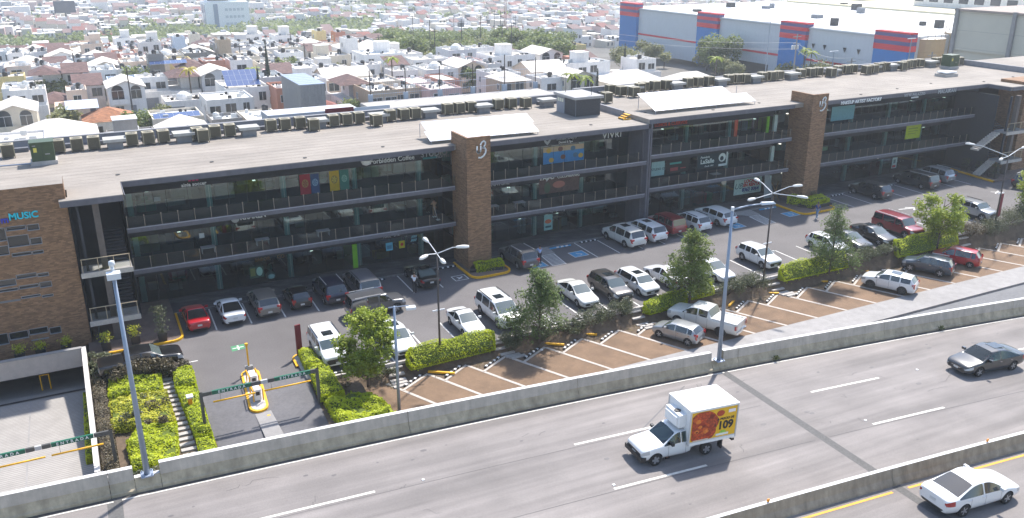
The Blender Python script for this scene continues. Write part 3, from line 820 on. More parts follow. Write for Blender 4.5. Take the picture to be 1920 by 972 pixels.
rb = MB(); rb.prism([(49.55, 68.0), (99.5, 68.0), (99.5, 64.9), (150, 64.9), (150, 83.4), (50.0, 83.4), (50.0, 80), (49.55, 80)], 11.02, 11.45)
part(plaza, 'roof', rb, M_roof, 'pale flat roof over the higher right half')
fb = MB()
def fbox(x0, x1, y0, y1, z0, z1, mi=0): fb.box(x0, x1, y0, y1, z0, z1, mi)
fbox(2.31, 29.0, 67.94, 67.995, 10.55, 10.96); fbox(31.5, 49.5, 67.94, 67.995, 10.55, 10.96)
fbox(49.6, 68.3, 67.94, 67.995, 10.99, 11.41); fbox(70.4, 99.4, 67.94, 67.995, 10.99, 11.41)
fbox(-1.75, 2.2, 64.14, 64.195, 10.55, 10.96); fbox(99.6, 150, 64.84, 64.895, 10.99, 11.41)
fbox(2.31, 2.36, 64.2, 67.93, 10.55, 10.96); fbox(99.40, 99.49, 64.9, 67.9, 10.99, 11.41)
part(plaza, 'fascia', fb, M_fascia)
b = MB()
for k in range(14):
    b.box(-29, 49.2, 68.6 + k * 1.03, 68.63 + k * 1.03, 11.0, 11.006); b.box(50.2, 111, 68.6 + k * 1.03, 68.63 + k * 1.03, 11.45, 11.456)
part(plaza, 'membrane_seam', b, mat('seam_grey', (0.27, 0.235, 0.20), .9), kind='stuff')
b = MB()
for x in range(-20, 110, 7):
    z = 11.0 if x < 49 else 11.45; b.tube((x + 1.3, 69.2 + (x % 3), z), (x + 1.3, 69.2 + (x % 3), z + .05), .16, .16, 8)
part(plaza, 'roof_drain', b, mat('drain_dark', (0.05, 0.05, 0.05), .8), kind='stuff')
pb = MB()
pb.box(-30, 49.5, 83.0, 83.4, 11.003, 11.75); pb.box(50.05, 111.9, 83.0, 83.4, 11.453, 12.2); pb.box(111.95, 112.3, 66, 83.0, 11.453, 12.15)
pb.box(49.30, 49.54, 72.3, 82.9, 11.003, 11.62)
part(plaza, 'roof_parapet', pb, mat('parapet_grey', (0.24, 0.24, 0.26), 0.8, var=0.1, streak=0.1))
pt = MB(); pt.box(-30, 49.5, 82.95, 83.45, 11.753, 11.80); pt.box(50.05, 111.9, 82.95, 83.45, 12.203, 12.25)
part(plaza, 'parapet_coping', pt, mat('coping_grey', (0.22, 0.22, 0.23), .8))
wb = MB(); wb.box(-30, 49.5, 82.9, 83.35, -6.5, 10.57); wb.box(50, 112, 82.9, 83.35, -6.5, 11.0); wb.box(111.9, 112.2, 68, 82.8, -.5, 11.0); wb.box(-30, -29.7, 67.4, 82.8, -6.5, 10.5)
part(plaza, 'rear_wall', wb, M_fascia)
def zsec(x): return 0 if x < 49.7 else 1
NB = 0
for si, (x0, x1, g, f1, f2, rf_) in enumerate(SEC):
    for fi, f in enumerate((f1, f2)):
        b = MB(); b.box(x0, x1, 68.0, 82.8, f - .36, f - .004, 0); part(plaza, 'floor_slab', b, M_deck)
        b = MB(); b.box(x0, x1, 67.93, 67.995, f - .38, f - .06, 0); part(plaza, 'slab_edge', b, M_fascia)
        b = MB(); b.box(x0, x1, 67.92, 68.02, f - .057, f + .012, 0); part(plaza, 'slab_trim', b, M_slabt)
    b = MB()
    for f in (f1 - .37, f2 - .37, rf_ - .45):
        b.box(x0, x1, 70.95, 71.12, f - 1.29, f)
    part(plaza, 'header_band', b, M_char)
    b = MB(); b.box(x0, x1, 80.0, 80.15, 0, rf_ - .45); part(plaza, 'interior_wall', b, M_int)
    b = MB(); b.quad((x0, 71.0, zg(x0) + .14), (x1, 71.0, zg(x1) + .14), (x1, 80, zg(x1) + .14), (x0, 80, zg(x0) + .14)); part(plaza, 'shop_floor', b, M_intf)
cols = [2.85, 8.78, 14.75, 20.9, 26.85, 32.9, 38.75, 44.0, 50.6, 56.7, 62.4, 68.9, 74.7, 80.6, 86.7, 92.8, 98.9]
LV = {0: [(0.0, 2.39), (4.05, 5.72), (7.37, 9.27)], 1: [(0.45, 2.85), (4.5, 6.22), (7.87, 9.72)]}
def occupied(x): return 29.0 < x < 31.5 or 68.2 < x < 70.6
cm = MB(); cm.box(-.21, .21, 0, .34, 0, 1)
cme = cm.mesh('column', M_col)
for x in cols:
    for li, (zb_, zt_) in enumerate(LV[zsec(x)]):
        if li == 0: zb_ = zg(x) + .12
        o = part(plaza, 'column', cme, M_col, loc=(x, 71.13, zb_)); o.scale = (1, 1, zt_ - zb_)
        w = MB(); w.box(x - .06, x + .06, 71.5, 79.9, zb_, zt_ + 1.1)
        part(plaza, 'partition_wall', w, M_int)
pm = {}
def pane_mesh(w, h):
    k = (round(w, 2), round(h, 2))
    if k not in pm:
        q = MB(); q.quad((0, 0, 0), (w, 0, 0), (w, 0, h), (0, 0, h)); pm[k] = q.mesh('pane', M_glass)
    return pm[k]
ends = [2.3] + cols[1:] + [99.3]
spans = []
for a, b in zip(ends, ends[1:]):
    for (s0, s1, *_r) in SEC:
        lo, hi = max(a, s0), min(b, s1)
        if hi - lo > .8: spans.append((lo, hi))
mu = MB()
for lo, hi in spans:
    n = max(1, round((hi - lo) / 1.5)); w = (hi - lo) / n
    for li, (zb_, zt_) in enumerate(LV[zsec((lo + hi) / 2)]):
        if li == 0: zb_ = max(zg(lo), zg(hi)) + .16
        for i in range(n):
            part(plaza, 'pane', pane_mesh(w - .03, zt_ - zb_), None, loc=(lo + i * w + .015, 71.0, zb_))
        mu.box(lo, hi, 70.98, 71.05, zb_ - .06, zb_)
        for i in range(1, n): mu.box(lo + i * w - .014, lo + i * w + .014, 71.01, 71.06, zb_, zt_)
part(plaza, 'glazing_bars', mu, M_mull)
def item(x0, x1, y0, y1, z0, z1, m, name='counter', label=None):
    b = MB(); b.box(x0, x1, y0, y1, z0, z1); return part(plaza, name, b, m, label)
def im(n, c, v=0.1): return mat(n, c, 0.6, var=v)
item(20.22, 20.66, 70.9, 76, .14, 2.36, im('lime_green_wall', srgb(120, 185, 30)), 'partition_wall', 'lime green wall beside the nail salon')
item(2.4, 4.6, 71.6, 74, 4.1, 5.6, im('olive_counter', srgb(86, 100, 20)), 'counter')
item(3.3, 4.75, 71.5, 72.3, 7.5, 8.25, im('teal_counter', srgb(22, 120, 90)), 'counter')
item(5.2, 8.0, 73, 73.4, 4.1, 6.4, im('blue_grey_panel', srgb(62, 70, 92)), 'display_panel')
item(9.0, 12.5, 74, 77, 4.1, 5.2, im('dark_counter', (0.05, 0.05, 0.05)), 'counter')
item(41.0, 41.95, 71.4, 72, .3, 1.7, im('mustard_box', srgb(120, 110, 40)), 'display_box')
item(22.6, 24.0, 72.0, 72.8, .2, .85, im('tan_seat', srgb(165, 140, 60)), 'counter')
item(26.0, 27.0, 71.9, 72.7, .2, .9, im('tan_seat', srgb(165, 140, 60)), 'counter')
item(59.2, 60.4, 71.6, 72.4, .7, 1.8, im('orange_counter', srgb(190, 70, 35)), 'counter')
item(60.9, 61.7, 72.2, 72.9, .7, 1.5, im('green_counter', srgb(60, 140, 60)), 'counter')
item(72.0, 75.9, 75, 75.3, .9, 3.6, im('grey_shutter', (0.28, 0.30, 0.30)), 'shutter')
item(51.0, 56.2, 76, 76.3, .6, 3.6, im('grey_shutter', (0.28, 0.30, 0.30)), 'shutter')
item(71.0, 77.0, 77, 77.3, 7.9, 10, im('white_partition', (0.4, 0.42, 0.40)), 'display_panel')
item(81.5, 84.0, 73, 73.3, 8.0, 10, im('cream_partition', (0.42, 0.42, 0.3)), 'display_panel')
item(79.0, 81, 73.8, 74.5, 8.0, 8.9, im('dark_counter', (0.05, 0.05, 0.05)), 'counter')
item(93.5, 97.5, 71.5, 72.2, 8.0, 8.9, im('tan_stock', srgb(150, 130, 100), .3), 'counter')
item(88.6, 91.5, 74, 74.4, 8.0, 10, im('mint_partition', (0.30, 0.45, 0.38)), 'display_panel')
item(84.77, 86.25, 71.02, 71.12, .95, 2.7, im('wine_door', srgb(120, 28, 36)), 'shop_door', 'wine red shop door')
item(62.9, 63.3, 70.92, 73, 7.9, 9.7, im('orange_wall', srgb(190, 80, 45)), 'partition_wall', 'orange wall end in the top floor')
item(65.2, 67.4, 73.4, 73.7, 7.9, 10, im('lime_green_wall', srgb(120, 185, 30)), 'partition_wall', 'lime green wall in the top floor')
item(67.4, 67.75, 70.92, 73.4, 7.9, 9.7, im('lime_green_wall', srgb(120, 185, 30)), 'partition_wall')
item(44.6, 48.9, 74.5, 74.8, .4, 3.0, im('mint_partition', (0.30, 0.45, 0.38)), 'display_panel')
item(44.8, 48.9, 74.9, 75.2, 7.5, 9.9, im('pale_green_room', (0.40, 0.52, 0.36)), 'display_panel')
item(45.4, 48.8, 79, 79.3, 4.1, 6.6, im('mint_partition', (0.30, 0.45, 0.38)), 'display_panel')
shelf = MB()
for i in range(3):
    for j in range(3):
        shelf.box(32.6 + i * .75, 33.25 + i * .75, 72.2, 72.5, .3 + j * .65, .85 + j * .65)
part(plaza, 'shelf_unit', shelf, im('shelf_goods', srgb(90, 110, 80), .5))
cl = MB()
rr_ = random.Random(3)
for lo, hi in spans:
    for li in range(3):
        f = LV[zsec(lo)][li][1]
        for k in range(2):
            x = rr_.uniform(lo + .6, hi - .6); y = rr_.uniform(72, 74.5)
            cl.box(x - .12, x + .12, y - .12, y + .12, f - .42, f - .38)
part(plaza, 'ceiling_lamp', cl, mat('lamp_glow', (0.8, 0.8, 0.8), 0.5, emit=(1.2, 1.15, 1.0)), kind='stuff')
fu = MB()
for lo, hi in spans:
    for li in range(3):
        zb_ = LV[zsec(lo)][li][0] + (.15 if li else zg(lo) - (0 if lo < 49 else .3) + .1)
        for k in range(rr_.randint(3, 7)):
            x = rr_.uniform(lo + .5, hi - .5); y = rr_.uniform(72.3, 78); s = rr_.uniform(.25, .8); h = rr_.uniform(.4, 1.7)
            fu.box(x - s, x + s, y - .3, y + .3, zb_, zb_ + h, rr_.randint(0, 3))
part(plaza, 'shop_furniture', fu, [im('furn_a', (0.38, 0.33, 0.27)), im('furn_b', (0.04, 0.045, 0.05)), im('furn_c', (0.16, 0.30, 0.26)), im('furn_d', (0.42, 0.42, 0.43))], kind='stuff')  # all but the dark furniture tone painted brighter, as if lit
ps = MB(); ps.box(-.02, .02, -.02, .02, 0, .93); ps.tube((0, -.035, .86), (0, .035, .86), .05, .05, 6); psm = ps.mesh('railing_post', M_steel)
gp = MB(); gp.quad((.05, 0, .10), (1.16, 0, .10), (1.16, 0, .90), (.05, 0, .90)); gpm = gp.mesh('railing_panel', M_rglass)
for (x0, x1, g, f1, f2, rf_) in SEC:
    for f in (f1, f2):
        n = int((x1 - x0) / 1.21)
        for i in range(n + 1):
            x = x0 + .1 + i * 1.21
            part(plaza, 'railing_post', psm, None, loc=(x, 68.08, f))
            if i < n: part(plaza, 'railing_panel', gpm, None, loc=(x, 68.08, f))
b = MB(); b.box(49.45, 49.62, 67.8, 68.5, 0.2, 10.57); b.box(49.72, 49.88, 67.8, 68.5, .3, 11.0); b.box(49.3, 50.0, 68.5, 80, .2, 10.5)
part(plaza, 'joint_column', b, M_fascia)
tb = MB()
for x in (8, 12.3, 17.4, 33.4, 36.2, 59.6):
    tb.box(x - .55, x + .55, 69.2, 69.9, 4.5, 4.55); tb.box(x - .5, x - .45, 69.3, 69.8, 4.06, 4.5); tb.box(x + .45, x + .5, 69.3, 69.8, 4.06, 4.5)
part(plaza, 'bench', tb, im('bench_grey', (0.33, 0.33, 0.33)), kind='stuff')

def stair_end(x0, x1, yfr, zs, label, mirror=False):
    t = thing('stair_tower', label, 'staircase', (x0, yfr, 0))
    L_ = x1 - x0
    for zz in zs:
        zz_, gg = zz
        b = MB(); b.box(.1, L_ - .1, .3, 1.95, zz_ - .22, zz_); part(t, 'landing', b, M_concl)
        b = MB(); b.box(.05, L_ - .05, .24, .298, zz_ - .36, zz_ + .01); part(t, 'landing_edge', b, M_curb)
        b = MB(); b.tube((.15, .35, zz_ + 1.0), (L_ - .15, .35, zz_ + 1.0), .03, .03, 6)
        for k in range(4):
            xx = .2 + (L_ - .4) * k / 3; b.tube((xx, .35, zz_), (xx, .35, zz_ + 1.0), .022, .022, 6)
        part(t, 'handrail', b, mat('rail_beige', srgb(190, 170, 140), .5))
        b = MB(); b.quad((.2, .35, zz_ + .1), (L_ - .2, .35, zz_ + .1), (L_ - .2, .35, zz_ + .9), (.2, .35, zz_ + .9)); part(t, 'railing_panel', b, M_rglass)
        for (sx, up) in ((.35, -1), (L_ * .52, 1)):
            if mirror: sx = L_ - sx - L_ * .4
            for k in range(10):
                z = zz_ + up * (k + 1) * .17
                b = MB(); b.box(sx, sx + L_ * .4, 2.0 + k * .28, 2.32 + k * .28, z - .07, z)
                part(t, 'step', b, M_char)
    b = MB(); b.box(L_ * .42, L_ * .42 + .42, .6, 1.1, 0, 10.55); part(t, 'pillar', b, mat('brown_render', (0.13, 0.105, 0.09), 0.85, var=0.15, streak=0.1))
    b = MB(); b.box(.45, .62, .7, .9, 0, 10.55); part(t, 'pillar', b, M_char)
    b = MB(); b.box(0, L_, 7.5, 7.7, 0, 10.5); b.box(-.06, .02, 2, 7.5, 0, 10.5); part(t, 'back_wall', b, M_char)
    return t
stair_end(-1.3, 2.2, 63.9, [(1.95, 0), (5.65, 0)], 'dark recessed staircase with two railed landings beside the brown brick building on the left')
t = stair_end(98.0, 102.0, 63.3, [(2.9, 0), (6.4, 0)], 'dark recessed staircase with railed landings at the right end of the plaza', True)
for (xa, za, xb, zb_) in ((94.3, 4.55, 97.9, 6.3), (95.6, 1.4, 98.0, 2.8)):
    b = MB(); n = 11
    for k in range(n):
        x = xa + (xb - xa) * k / n; z = za + (zb_ - za) * k / n
        b.box(x - 98.0, x + (xb - xa) / n + .05 - 98.0, 1.0, 1.9, z - .12, z + .1)
    part(t, 'stair_flight', b, M_curb)
b = MB(); b.box(2.28, 2.34, 68.1, 71.0, 0, 10.5)
part(plaza, 'end_wall', b, M_char)

M_brick = bands_mat('brown_strip_brick', (0.26, 0.145, 0.076), (0.15, 0.085, 0.05), 0.09, 'Z', 0.85, 0.18, 0.15, 2.0, 0.4, second=0.3)
M_brkin = mat('tower_inside', (0.2, 0.2, 0.24), 0.8)
M_signw = mat('sign_white', (0.88, 0.88, 0.86), 0.5)
def emblem(parent_loc, x, z, y, s, lbl):
    """rounded U joined to a 3-like flourish"""
    b = MB()
    def stroke(pts, w):
        for p, q in zip(pts, pts[1:]):
            d = Vector((q[0] - p[0], q[1] - p[1]));
            if d.length < 1e-5: continue
            d.normalize(); n = Vector((-d.y, d.x)) * w / 2
            e = d * w * .25
            P = [(p[0] - n.x - e.x, p[1] - n.y - e.y), (q[0] - n.x + e.x, q[1] - n.y + e.y), (q[0] + n.x + e.x, q[1] + n.y + e.y), (p[0] + n.x - e.x, p[1] + n.y - e.y)]
            b.add([(a, -.05, c) for a, c in P] + [(a, 0, c) for a, c in P], [(0, 1, 2, 3), (0, 4, 5, 1), (1, 5, 6, 2), (2, 6, 7, 3), (3, 7, 4, 0)])
    U = [(-.42, .30), (-.44, -.05)] + [(-.27 + .17 * cos(radians(a)), -.08 + .20 * sin(radians(a))) for a in range(190, 350, 20)] + [(-.09, -.05), (-.08, .30)]
    stroke([(a * s, c * s) for a, c in U], .12 * s)
    B1 = [(-.10, .42), (.02, .62), (.22, .72), (.36, .60), (.34, .40), (.20, .22), (.10, .14)]
    B2 = [(.10, .14), (.30, .12), (.40, -.06), (.36, -.32), (.18, -.56), (-.08, -.70), (-.28, -.68)]
    stroke([(a * s, c * s) for a, c in B1], .12 * s); stroke([(a * s, c * s) for a, c in B2], .13 * s)
    return solo('emblem_sign', b, M_signw, lbl, 'sign', (x, y, z))
for (x0, x1, y0, y1, zb_, zt_, lb) in ((29.17, 31.42, 65.7, 69.0, 0.05, 12.05, 'first'), (69.9, 72.15, 66.5, 69.9, .5, 12.42, 'second')):
    pass
TW = [(29.17, 31.42, 65.72, 69.0, 0.05, 12.05, 'tall brown brick tower with white emblem standing left of the middle of the plaza'), (69.55, 71.75, 66.75, 69.95, .5, 12.5, 'tall brown brick tower with white emblem near the right part of the plaza')]
for (x0, x1, y0, y1, zb_, zt_, lb) in TW:
    t = thing('brick_tower', lb, 'tower', (x0, y0, zb_))
    b = MB()
    w = .22; X, Y, Z = x1 - x0, y1 - y0, zt_ - zb_
    b.box(0, X, 0, w, 0, Z); b.box(0, w, w, Y, 0, Z)
    part(t, 'wall', b, M_brick)
    b = MB(); b.box(X - w, X, w + .002, 1.5, 0, Z - .25); b.box(w, X - w, Y - .9, Y - .7, 0, Z - 1.0); part(t, 'inner_wall', b, M_brkin)
    b = MB(); b.box(w, X - w, w, Y - .9, Z - 1.2, Z - 1.05); part(t, 'cap', b, M_conc)
emblem(None, 30.55, 10.95, 65.68, 1.0, 'white metal emblem near the top of the left brown tower')
emblem(None, 70.95, 11.45, 66.71, 1.0, 'white metal emblem near the top of the right brown tower')

bb = thing('brown_building', 'brown strip-clad building with small staggered windows at the left edge', 'building', (-1.36, 64.83, 0))
b = MB()
X0, Y0 = -1.36, 64.83
WIN = [(-5.24, -4.04, 9.2, 9.52), (-4.0, -3.25, 9.04, 9.5), (-7.9, -5.28, 8.55, 9.5), (-5.3, -4.0, 8.02, 8.85), (-3.97, -3.25, 8.02, 8.53), (-5.22, -4.01, 7.36, 7.63), (-3.98, -3.28, 7.34, 7.61), (-7.6, -5.3, 7.55, 8.25),
       (-5.24, -3.98, 5.72, 6.06), (-3.95, -3.23, 5.66, 5.95), (-6.9, -5.28, 5.32, 5.84), (-5.2, -3.98, 4.97, 5.24), (-3.94, -3.17, 4.84, 5.28), (-6.9, -5.24, 4.95, 5.17), (-6.5, -5.24, 4.18, 4.30), (-5.2, -3.98, 4.26, 4.45), (-3.94, -3.2, 4.12, 4.31),
       (-6.4, -5.2, 1.33, 1.92), (-5.16, -3.95, 1.46, 1.95), (-3.9, -3.14, 1.27, 1.80), (-8.2, -6.45, 1.1, 1.95), (-5.12, -4.0, 1.02, 1.12)]
xs_ = sorted({-30, -1.36, *[w[0] for w in WIN], *[w[1] for w in WIN]})
for a, c in zip(xs_, xs_[1:]):
    if c - a < 1e-4: continue
    mid = (a + c) / 2
    op = sorted([(w[2], w[3]) for w in WIN if w[0] < mid < w[1]])
    z = 0.0
    for (o0, o1) in op + [(12.08, 12.08)]:
        if o0 > z: b.quad((a - X0, 0, z), (c - X0, 0, z), (c - X0, 0, o0), (a - X0, 0, o0))
        z = max(z, o1)
b.quad((0, 0, 0), (0, 2.6, 0), (0, 2.6, 12.08), (0, 0, 12.08)); b.box(-28.7, 0, 0.003, 2.55, 12.0, 12.07, 1)
part(bb, 'wall', b, [M_brick, M_roof])
M_wframe = mat('window_frame_grey', (0.25, 0.25, 0.26), 0.5)
M_wglass = mat('dark_window_glass', (0.015, 0.02, 0.024), 0.06, spec=0.9)
for i, (a, c, z0, z1) in enumerate(WIN):
    f = MB(); d = .16
    for q in ((a, a + .04, z0, z1), (c - .04, c, z0, z1), (a, c, z0, z0 + .04), (a, c, z1 - .04, z1)):
        f.box(q[0] - X0, q[1] - X0, -.02, d, q[2], q[3])
    w = part(bb, 'window', f, M_wframe)
    g = MB(); g.quad((a - X0, .12, z0), (c - X0, .12, z0), (c - X0, .12, z1), (a - X0, .12, z1)); part(w, 'pane', g, M_wglass)
b = text_mb('MUSiC', .62, .018, .04).xf(UPF); solo('shop_sign', b, mat('sign_turquoise', srgb(30, 190, 205), .5), 'turquoise letters MUSiC on the brown building', 'sign', (-4.05, 64.76, 10.17))
b = text_mb('m', .62, .018, .04).xf(UPF); solo('shop_sign', b, mat('sign_blue', srgb(45, 60, 170), .5), 'cut-off end of a blue word on the brown building at the left edge', 'sign', (-5.2, 64.76, 10.02))
b = MB(); b.box(0, 20, 0, 3.5, 0, 11.0); bb2 = solo('brown_building', b, M_brick, 'brown strip-clad block at the right edge beyond the stair', 'building', (102.4, 64.95, .8))

def sign(s, x, z, size, m, label, y=70.9, bold=.0, italic=False, spacing=1.0, ex=.03):
    b = text_mb(s, size, bold, ex, italic, spacing).xf(UPF)
    return solo('shop_sign', b, m, label, 'sign', (x, y, z))
M_sgrey = mat('sign_grey', (0.42, 0.43, 0.44), .5)
sign('ainia soccer', 7.7, 9.44, .40, M_signw, 'small white letters ainia soccer high on the left end of the plaza', bold=.006)
b = MB(); b.box(-.1, .1, 0, .03, -.12, .12); b.box(-.38, -.18, 0, .03, -.12, .1); b.box(.18, .38, 0, .03, -.12, .1)
solo('shop_sign', b, mat('sign_magenta', srgb(190, 20, 90), .5), 'small magenta logo above the ainia soccer letters', 'sign', (7.7, 70.88, 9.83))
sign('Forbidden Coffee', 24.35, 9.62, .58, M_signw, 'white letters Forbidden Coffee under the roof left of the first tower', bold=.004)
b = MB(); b.lathe([(.10, 0), (.34, .10), (.46, .32), (.48, .5)], 14); b.tube((.45, 0, .3), (.62, 0, .32), .05, .05, 6)
solo('shop_sign', b, M_signw, 'white cup logo left of the Forbidden Coffee letters', 'sign', (21.9, 70.7, 9.42))
sign('STUDIO', 28.3, 9.75, .72, M_sgrey, 'grey letters STUDIO partly hidden by the first brown tower', bold=.004)
sign('PILATES', 29.1, 9.40, .3, M_sgrey, 'small grey letters PILATES below the STUDIO sign', spacing=1.3)
b = MB(); b.box(-.7, .7, 0, .03, -.09, .09); solo('shop_sign', b, mat('sign_teal', srgb(30, 120, 125), .5), 'dark teal bar under the STUDIO sign', 'sign', (27.9, 70.9, 9.40))
sign('KRAKEN', 12.0, 6.16, .55, M_signw, 'white letters KRAKEN above the middle floor on the left', bold=.012)
b = MB(); b.lathe([(.02, 0), (.34, .01), (.34, .04), (.02, .05)], 14, axis='Y'); solo('shop_sign', b, M_sgrey, 'round grey logo left of the KRAKEN letters', 'sign', (10.55, 70.86, 6.16))
sign('NAIL  SPA', 23.9, 2.62, .30, M_sgrey, 'small letters NAIL SPA above the ground floor left of the first tower', spacing=1.2)
sign('Sunlit Days', 42.0, 9.85, .5, M_sgrey, 'thin grey script lettering between the first tower and VIVRI', italic=True)
sign('Dental & Spa', 41.95, 9.45, .30, M_signw, 'small white letters Dental & Spa below the script sign')
b = MB(); b.add([(0, 0, .25), (-.45, 0, .6), (-.3, 0, .2), (0, 0, -.1), (.3, 0, .2), (.45, 0, .6)], [(0, 1, 2, 3), (0, 3, 4, 5)]); solo('shop_sign', b, M_sgrey, 'leaf shaped logo left of the Dental & Spa letters', 'sign', (39.9, 70.88, 9.42))
sign('VIVRI', 47.25, 9.60, .86, M_signw, 'large white letters VIVRI under the roof right of the first tower', spacing=1.15)
sign('FAJAS', 39.95, 6.12, .62, M_signw, 'white letters FAJAS above the middle floor right of the first tower', bold=.01)
sign('COLOMBIANAS', 42.35, 6.03, .36, M_signw, 'small white letters COLOMBIANAS right of FAJAS')
sign('NATURE', 34.9, 6.15, .5, M_sgrey, 'grey letters at the left of FAJAS just right of the first tower')
sign('Symphony', 41.2, 2.72, .42, M_sgrey, 'grey letters above the ground floor right of the first tower')
sign('LOMOS & CUERVOS', 54.4, 10.08, .46, mat('sign_red', srgb(180, 45, 25), .5), 'red letters under the roof just right of the joint between the two halves', bold=.01)
sign('LA SALLE', 60.9, 3.35, .32, M_sgrey, 'small grey letters above the ground floor below the La Salle window')
sign('MAKEUP ARTIST FACTORY', 78.0, 11.02, .52, M_signw, 'white letters MAKEUP ARTIST FACTORY right of the second tower', bold=.004, y=67.86)
sign('VITTE PALAZZO', 86.5, 11.10, .44, M_sgrey, 'thin grey letters right of the MAKEUP ARTIST FACTORY sign', spacing=1.1, y=67.86)
sign('BOUTIQUE', 86.6, 10.78, .24, M_signw, 'small white letters below the thin grey letters on the right', y=67.86)
sign('MALAIKAH', 92.0, 11.1, .62, M_sgrey, 'tall thin grey letters MALAIKAH near the right end of the roof', spacing=1.05, y=67.86)
sign('NUTRICION', 86.6, 6.75, .42, M_sgrey, 'grey letters above the middle floor in the right part')
sign('ESTUDIO', 88.0, 3.45, .42, M_sgrey, 'grey letters above the red door on the ground floor')
b = MB(); b.lathe([(.02, 0), (.33, .01), (.33, .04), (.02, .05)], 14, axis='Y')
solo('shop_sign', b, mat('sign_cream', (0.6, 0.55, 0.45), .6), 'round cream logo hanging above the ground floor right of the joint column', 'sign', (61.8, 70.6, 3.1))
solo('shop_sign', b, mat('sign_cream', (0.6, 0.55, 0.45), .6), 'round cream logo above the red door on the ground floor', 'sign', (85.3, 70.6, 3.45))
def poster(x0, x1, z0, z1, col, label, y=70.96, var=.12, nm=None, extra=None):
    b = MB(); b.box(0, x1 - x0, -.012, 0, 0, z1 - z0)
    t = solo('poster', b, mat('poster_%d' % int(x0 * 100 + z0 * 7), col, .6, var=var, scale=3), label, 'poster', (x0, y, z0))
    return t
def on(t, mb, col, name='print'):
    key = 'print_%d_%d_%d' % tuple(int(c * 255) for c in col)
    return part(t, name, mb, mat(key, col, .6))
def rects(lst, y=-.016):
    b = MB()
    for (a, c, d, e) in lst: b.quad((a, y, d), (c, y, d), (c, y, e), (a, y, e))
    return b
def ell(cx, cz, rx, rz, y=-.018, n=14):
    b = MB(); b.add([(cx + rx * cos(2 * pi * i / n), y, cz + rz * sin(2 * pi * i / n)) for i in range(n)], [tuple(range(n))]); return b
def crest(t, cx, cz, s, c1, c2):
    on(t, ell(cx, cz, .28 * s, .36 * s), c1); b = MB()
    for k in range(6):
        a = k * 1.05; b.add([(cx, -.021, cz), (cx + .2 * s * cos(a), -.021, cz + .28 * s * sin(a)), (cx + .2 * s * cos(a + .5), -.021, cz + .28 * s * sin(a + .5))], [(0, 1, 2)])
    on(t, b, c2)
p = poster(16.1, 17.0, 7.45, 9.2, srgb(150, 25, 40), 'red banner with a pale crest in the coffee shop window, leftmost of the four'); crest(p, .45, .95, 1, srgb(150, 110, 60), srgb(120, 30, 30))
p = poster(17.05, 17.75, 7.45, 9.15, srgb(40, 70, 110), 'dark blue banner with a crest, second of the four coffee shop banners'); crest(p, .35, .95, .9, srgb(120, 150, 170), srgb(50, 80, 120))
p = poster(18.65, 19.5, 7.45, 9.2, srgb(185, 150, 20), 'yellow banner with a crest, third of the four coffee shop banners'); crest(p, .42, 1.0, 1, srgb(130, 110, 50), srgb(200, 180, 60))
p = poster(19.55, 20.35, 7.45, 9.2, srgb(50, 110, 95), 'green banner with a crest, rightmost of the four coffee shop banners'); crest(p, .4, 1.0, .9, srgb(120, 160, 140), srgb(60, 120, 100))
b = MB(); b.lathe([(.1, 0), (.3, .08), (.42, .3), (.43, .42)], 12); solo('shop_sign', b, M_signw, 'white cup picture in the window between the coffee shop banners', 'sign', (18.2, 71.5, 8.15))
p = poster(39.5, 44.05, 7.45, 9.1, srgb(60, 130, 180), 'wide blue window poster with yellow figures below the Dental & Spa sign')
on(p, rects([(0, 4.55, 1.15, 1.65)]), srgb(190, 165, 130))
for i, (cx, cz) in enumerate(((.6, 1.3), (1.9, 1.35), (3.3, 1.3), (.9, .35), (2.2, .55), (3.6, .6), (4.2, .5))): on(p, ell(cx, cz, .28, .24), (srgb(200, 160, 60), srgb(120, 80, 60), srgb(70, 110, 130))[i % 3])
on(p, rects([(1.12, 1.16, 0, 1.65), (2.35, 2.39, 0, 1.65)]), srgb(40, 60, 80))
p = poster(52.3, 53.95, 4.75, 6.25, srgb(150, 185, 185), 'pale window film with the letters STUDIO 12 right of the joint column')
on(p, text_mb('STUDIO 12', .34, .008, .001).xf(UPF).xf(Matrix.Translation((.82, -.02, .7))), srgb(50, 60, 60), 'lettering')
p = poster(54.1, 57.2, 4.8, 6.3, srgb(28, 22, 25), 'dark window poster with red and teal marks left of the La Salle window')
on(p, rects([(.5, 2.0, .95, 1.15)]), srgb(60, 150, 140)); on(p, rects([(.6, 1.6, .25, .6), (1.9, 2.6, .4, .5)]), srgb(150, 60, 60))
p = poster(58.2, 62.3, 4.85, 6.35, srgb(22, 48, 55), 'dark teal window sign with white letters La Salle and a chef face')
W_ = srgb(215, 225, 220)
on(p, text_mb('Pasteleria', .32, .006, .001, True).xf(UPF).xf(Matrix.Translation((1.0, -.02, 1.2))), W_, 'lettering')
on(p, text_mb('LaSalle', .68, .02, .001).xf(UPF).xf(Matrix.Translation((1.35, -.02, .72))), W_, 'lettering')
on(p, text_mb('Desde 1952', .24, .004, .001, True).xf(UPF).xf(Matrix.Translation((1.6, -.02, .2))), W_, 'lettering')
on(p, ell(3.35, .95, .5, .48), W_); on(p, rects([(3.9, 4.1, 0, 1.5), (2.9, 3.9, 0, .25)]), W_); on(p, ell(3.3, .85, .25, .25, -.02), srgb(22, 48, 55))
p = poster(63.6, 67.5, 1.25, 3.0, srgb(165, 190, 180), 'white and green banner with LOCALES EN RENTA 8363 0064 left of the second tower')
on(p, text_mb('LOCALES', .52, .03, .001).xf(UPF).xf(Matrix.Translation((2.45, -.02, 1.42))), srgb(170, 30, 35), 'lettering')
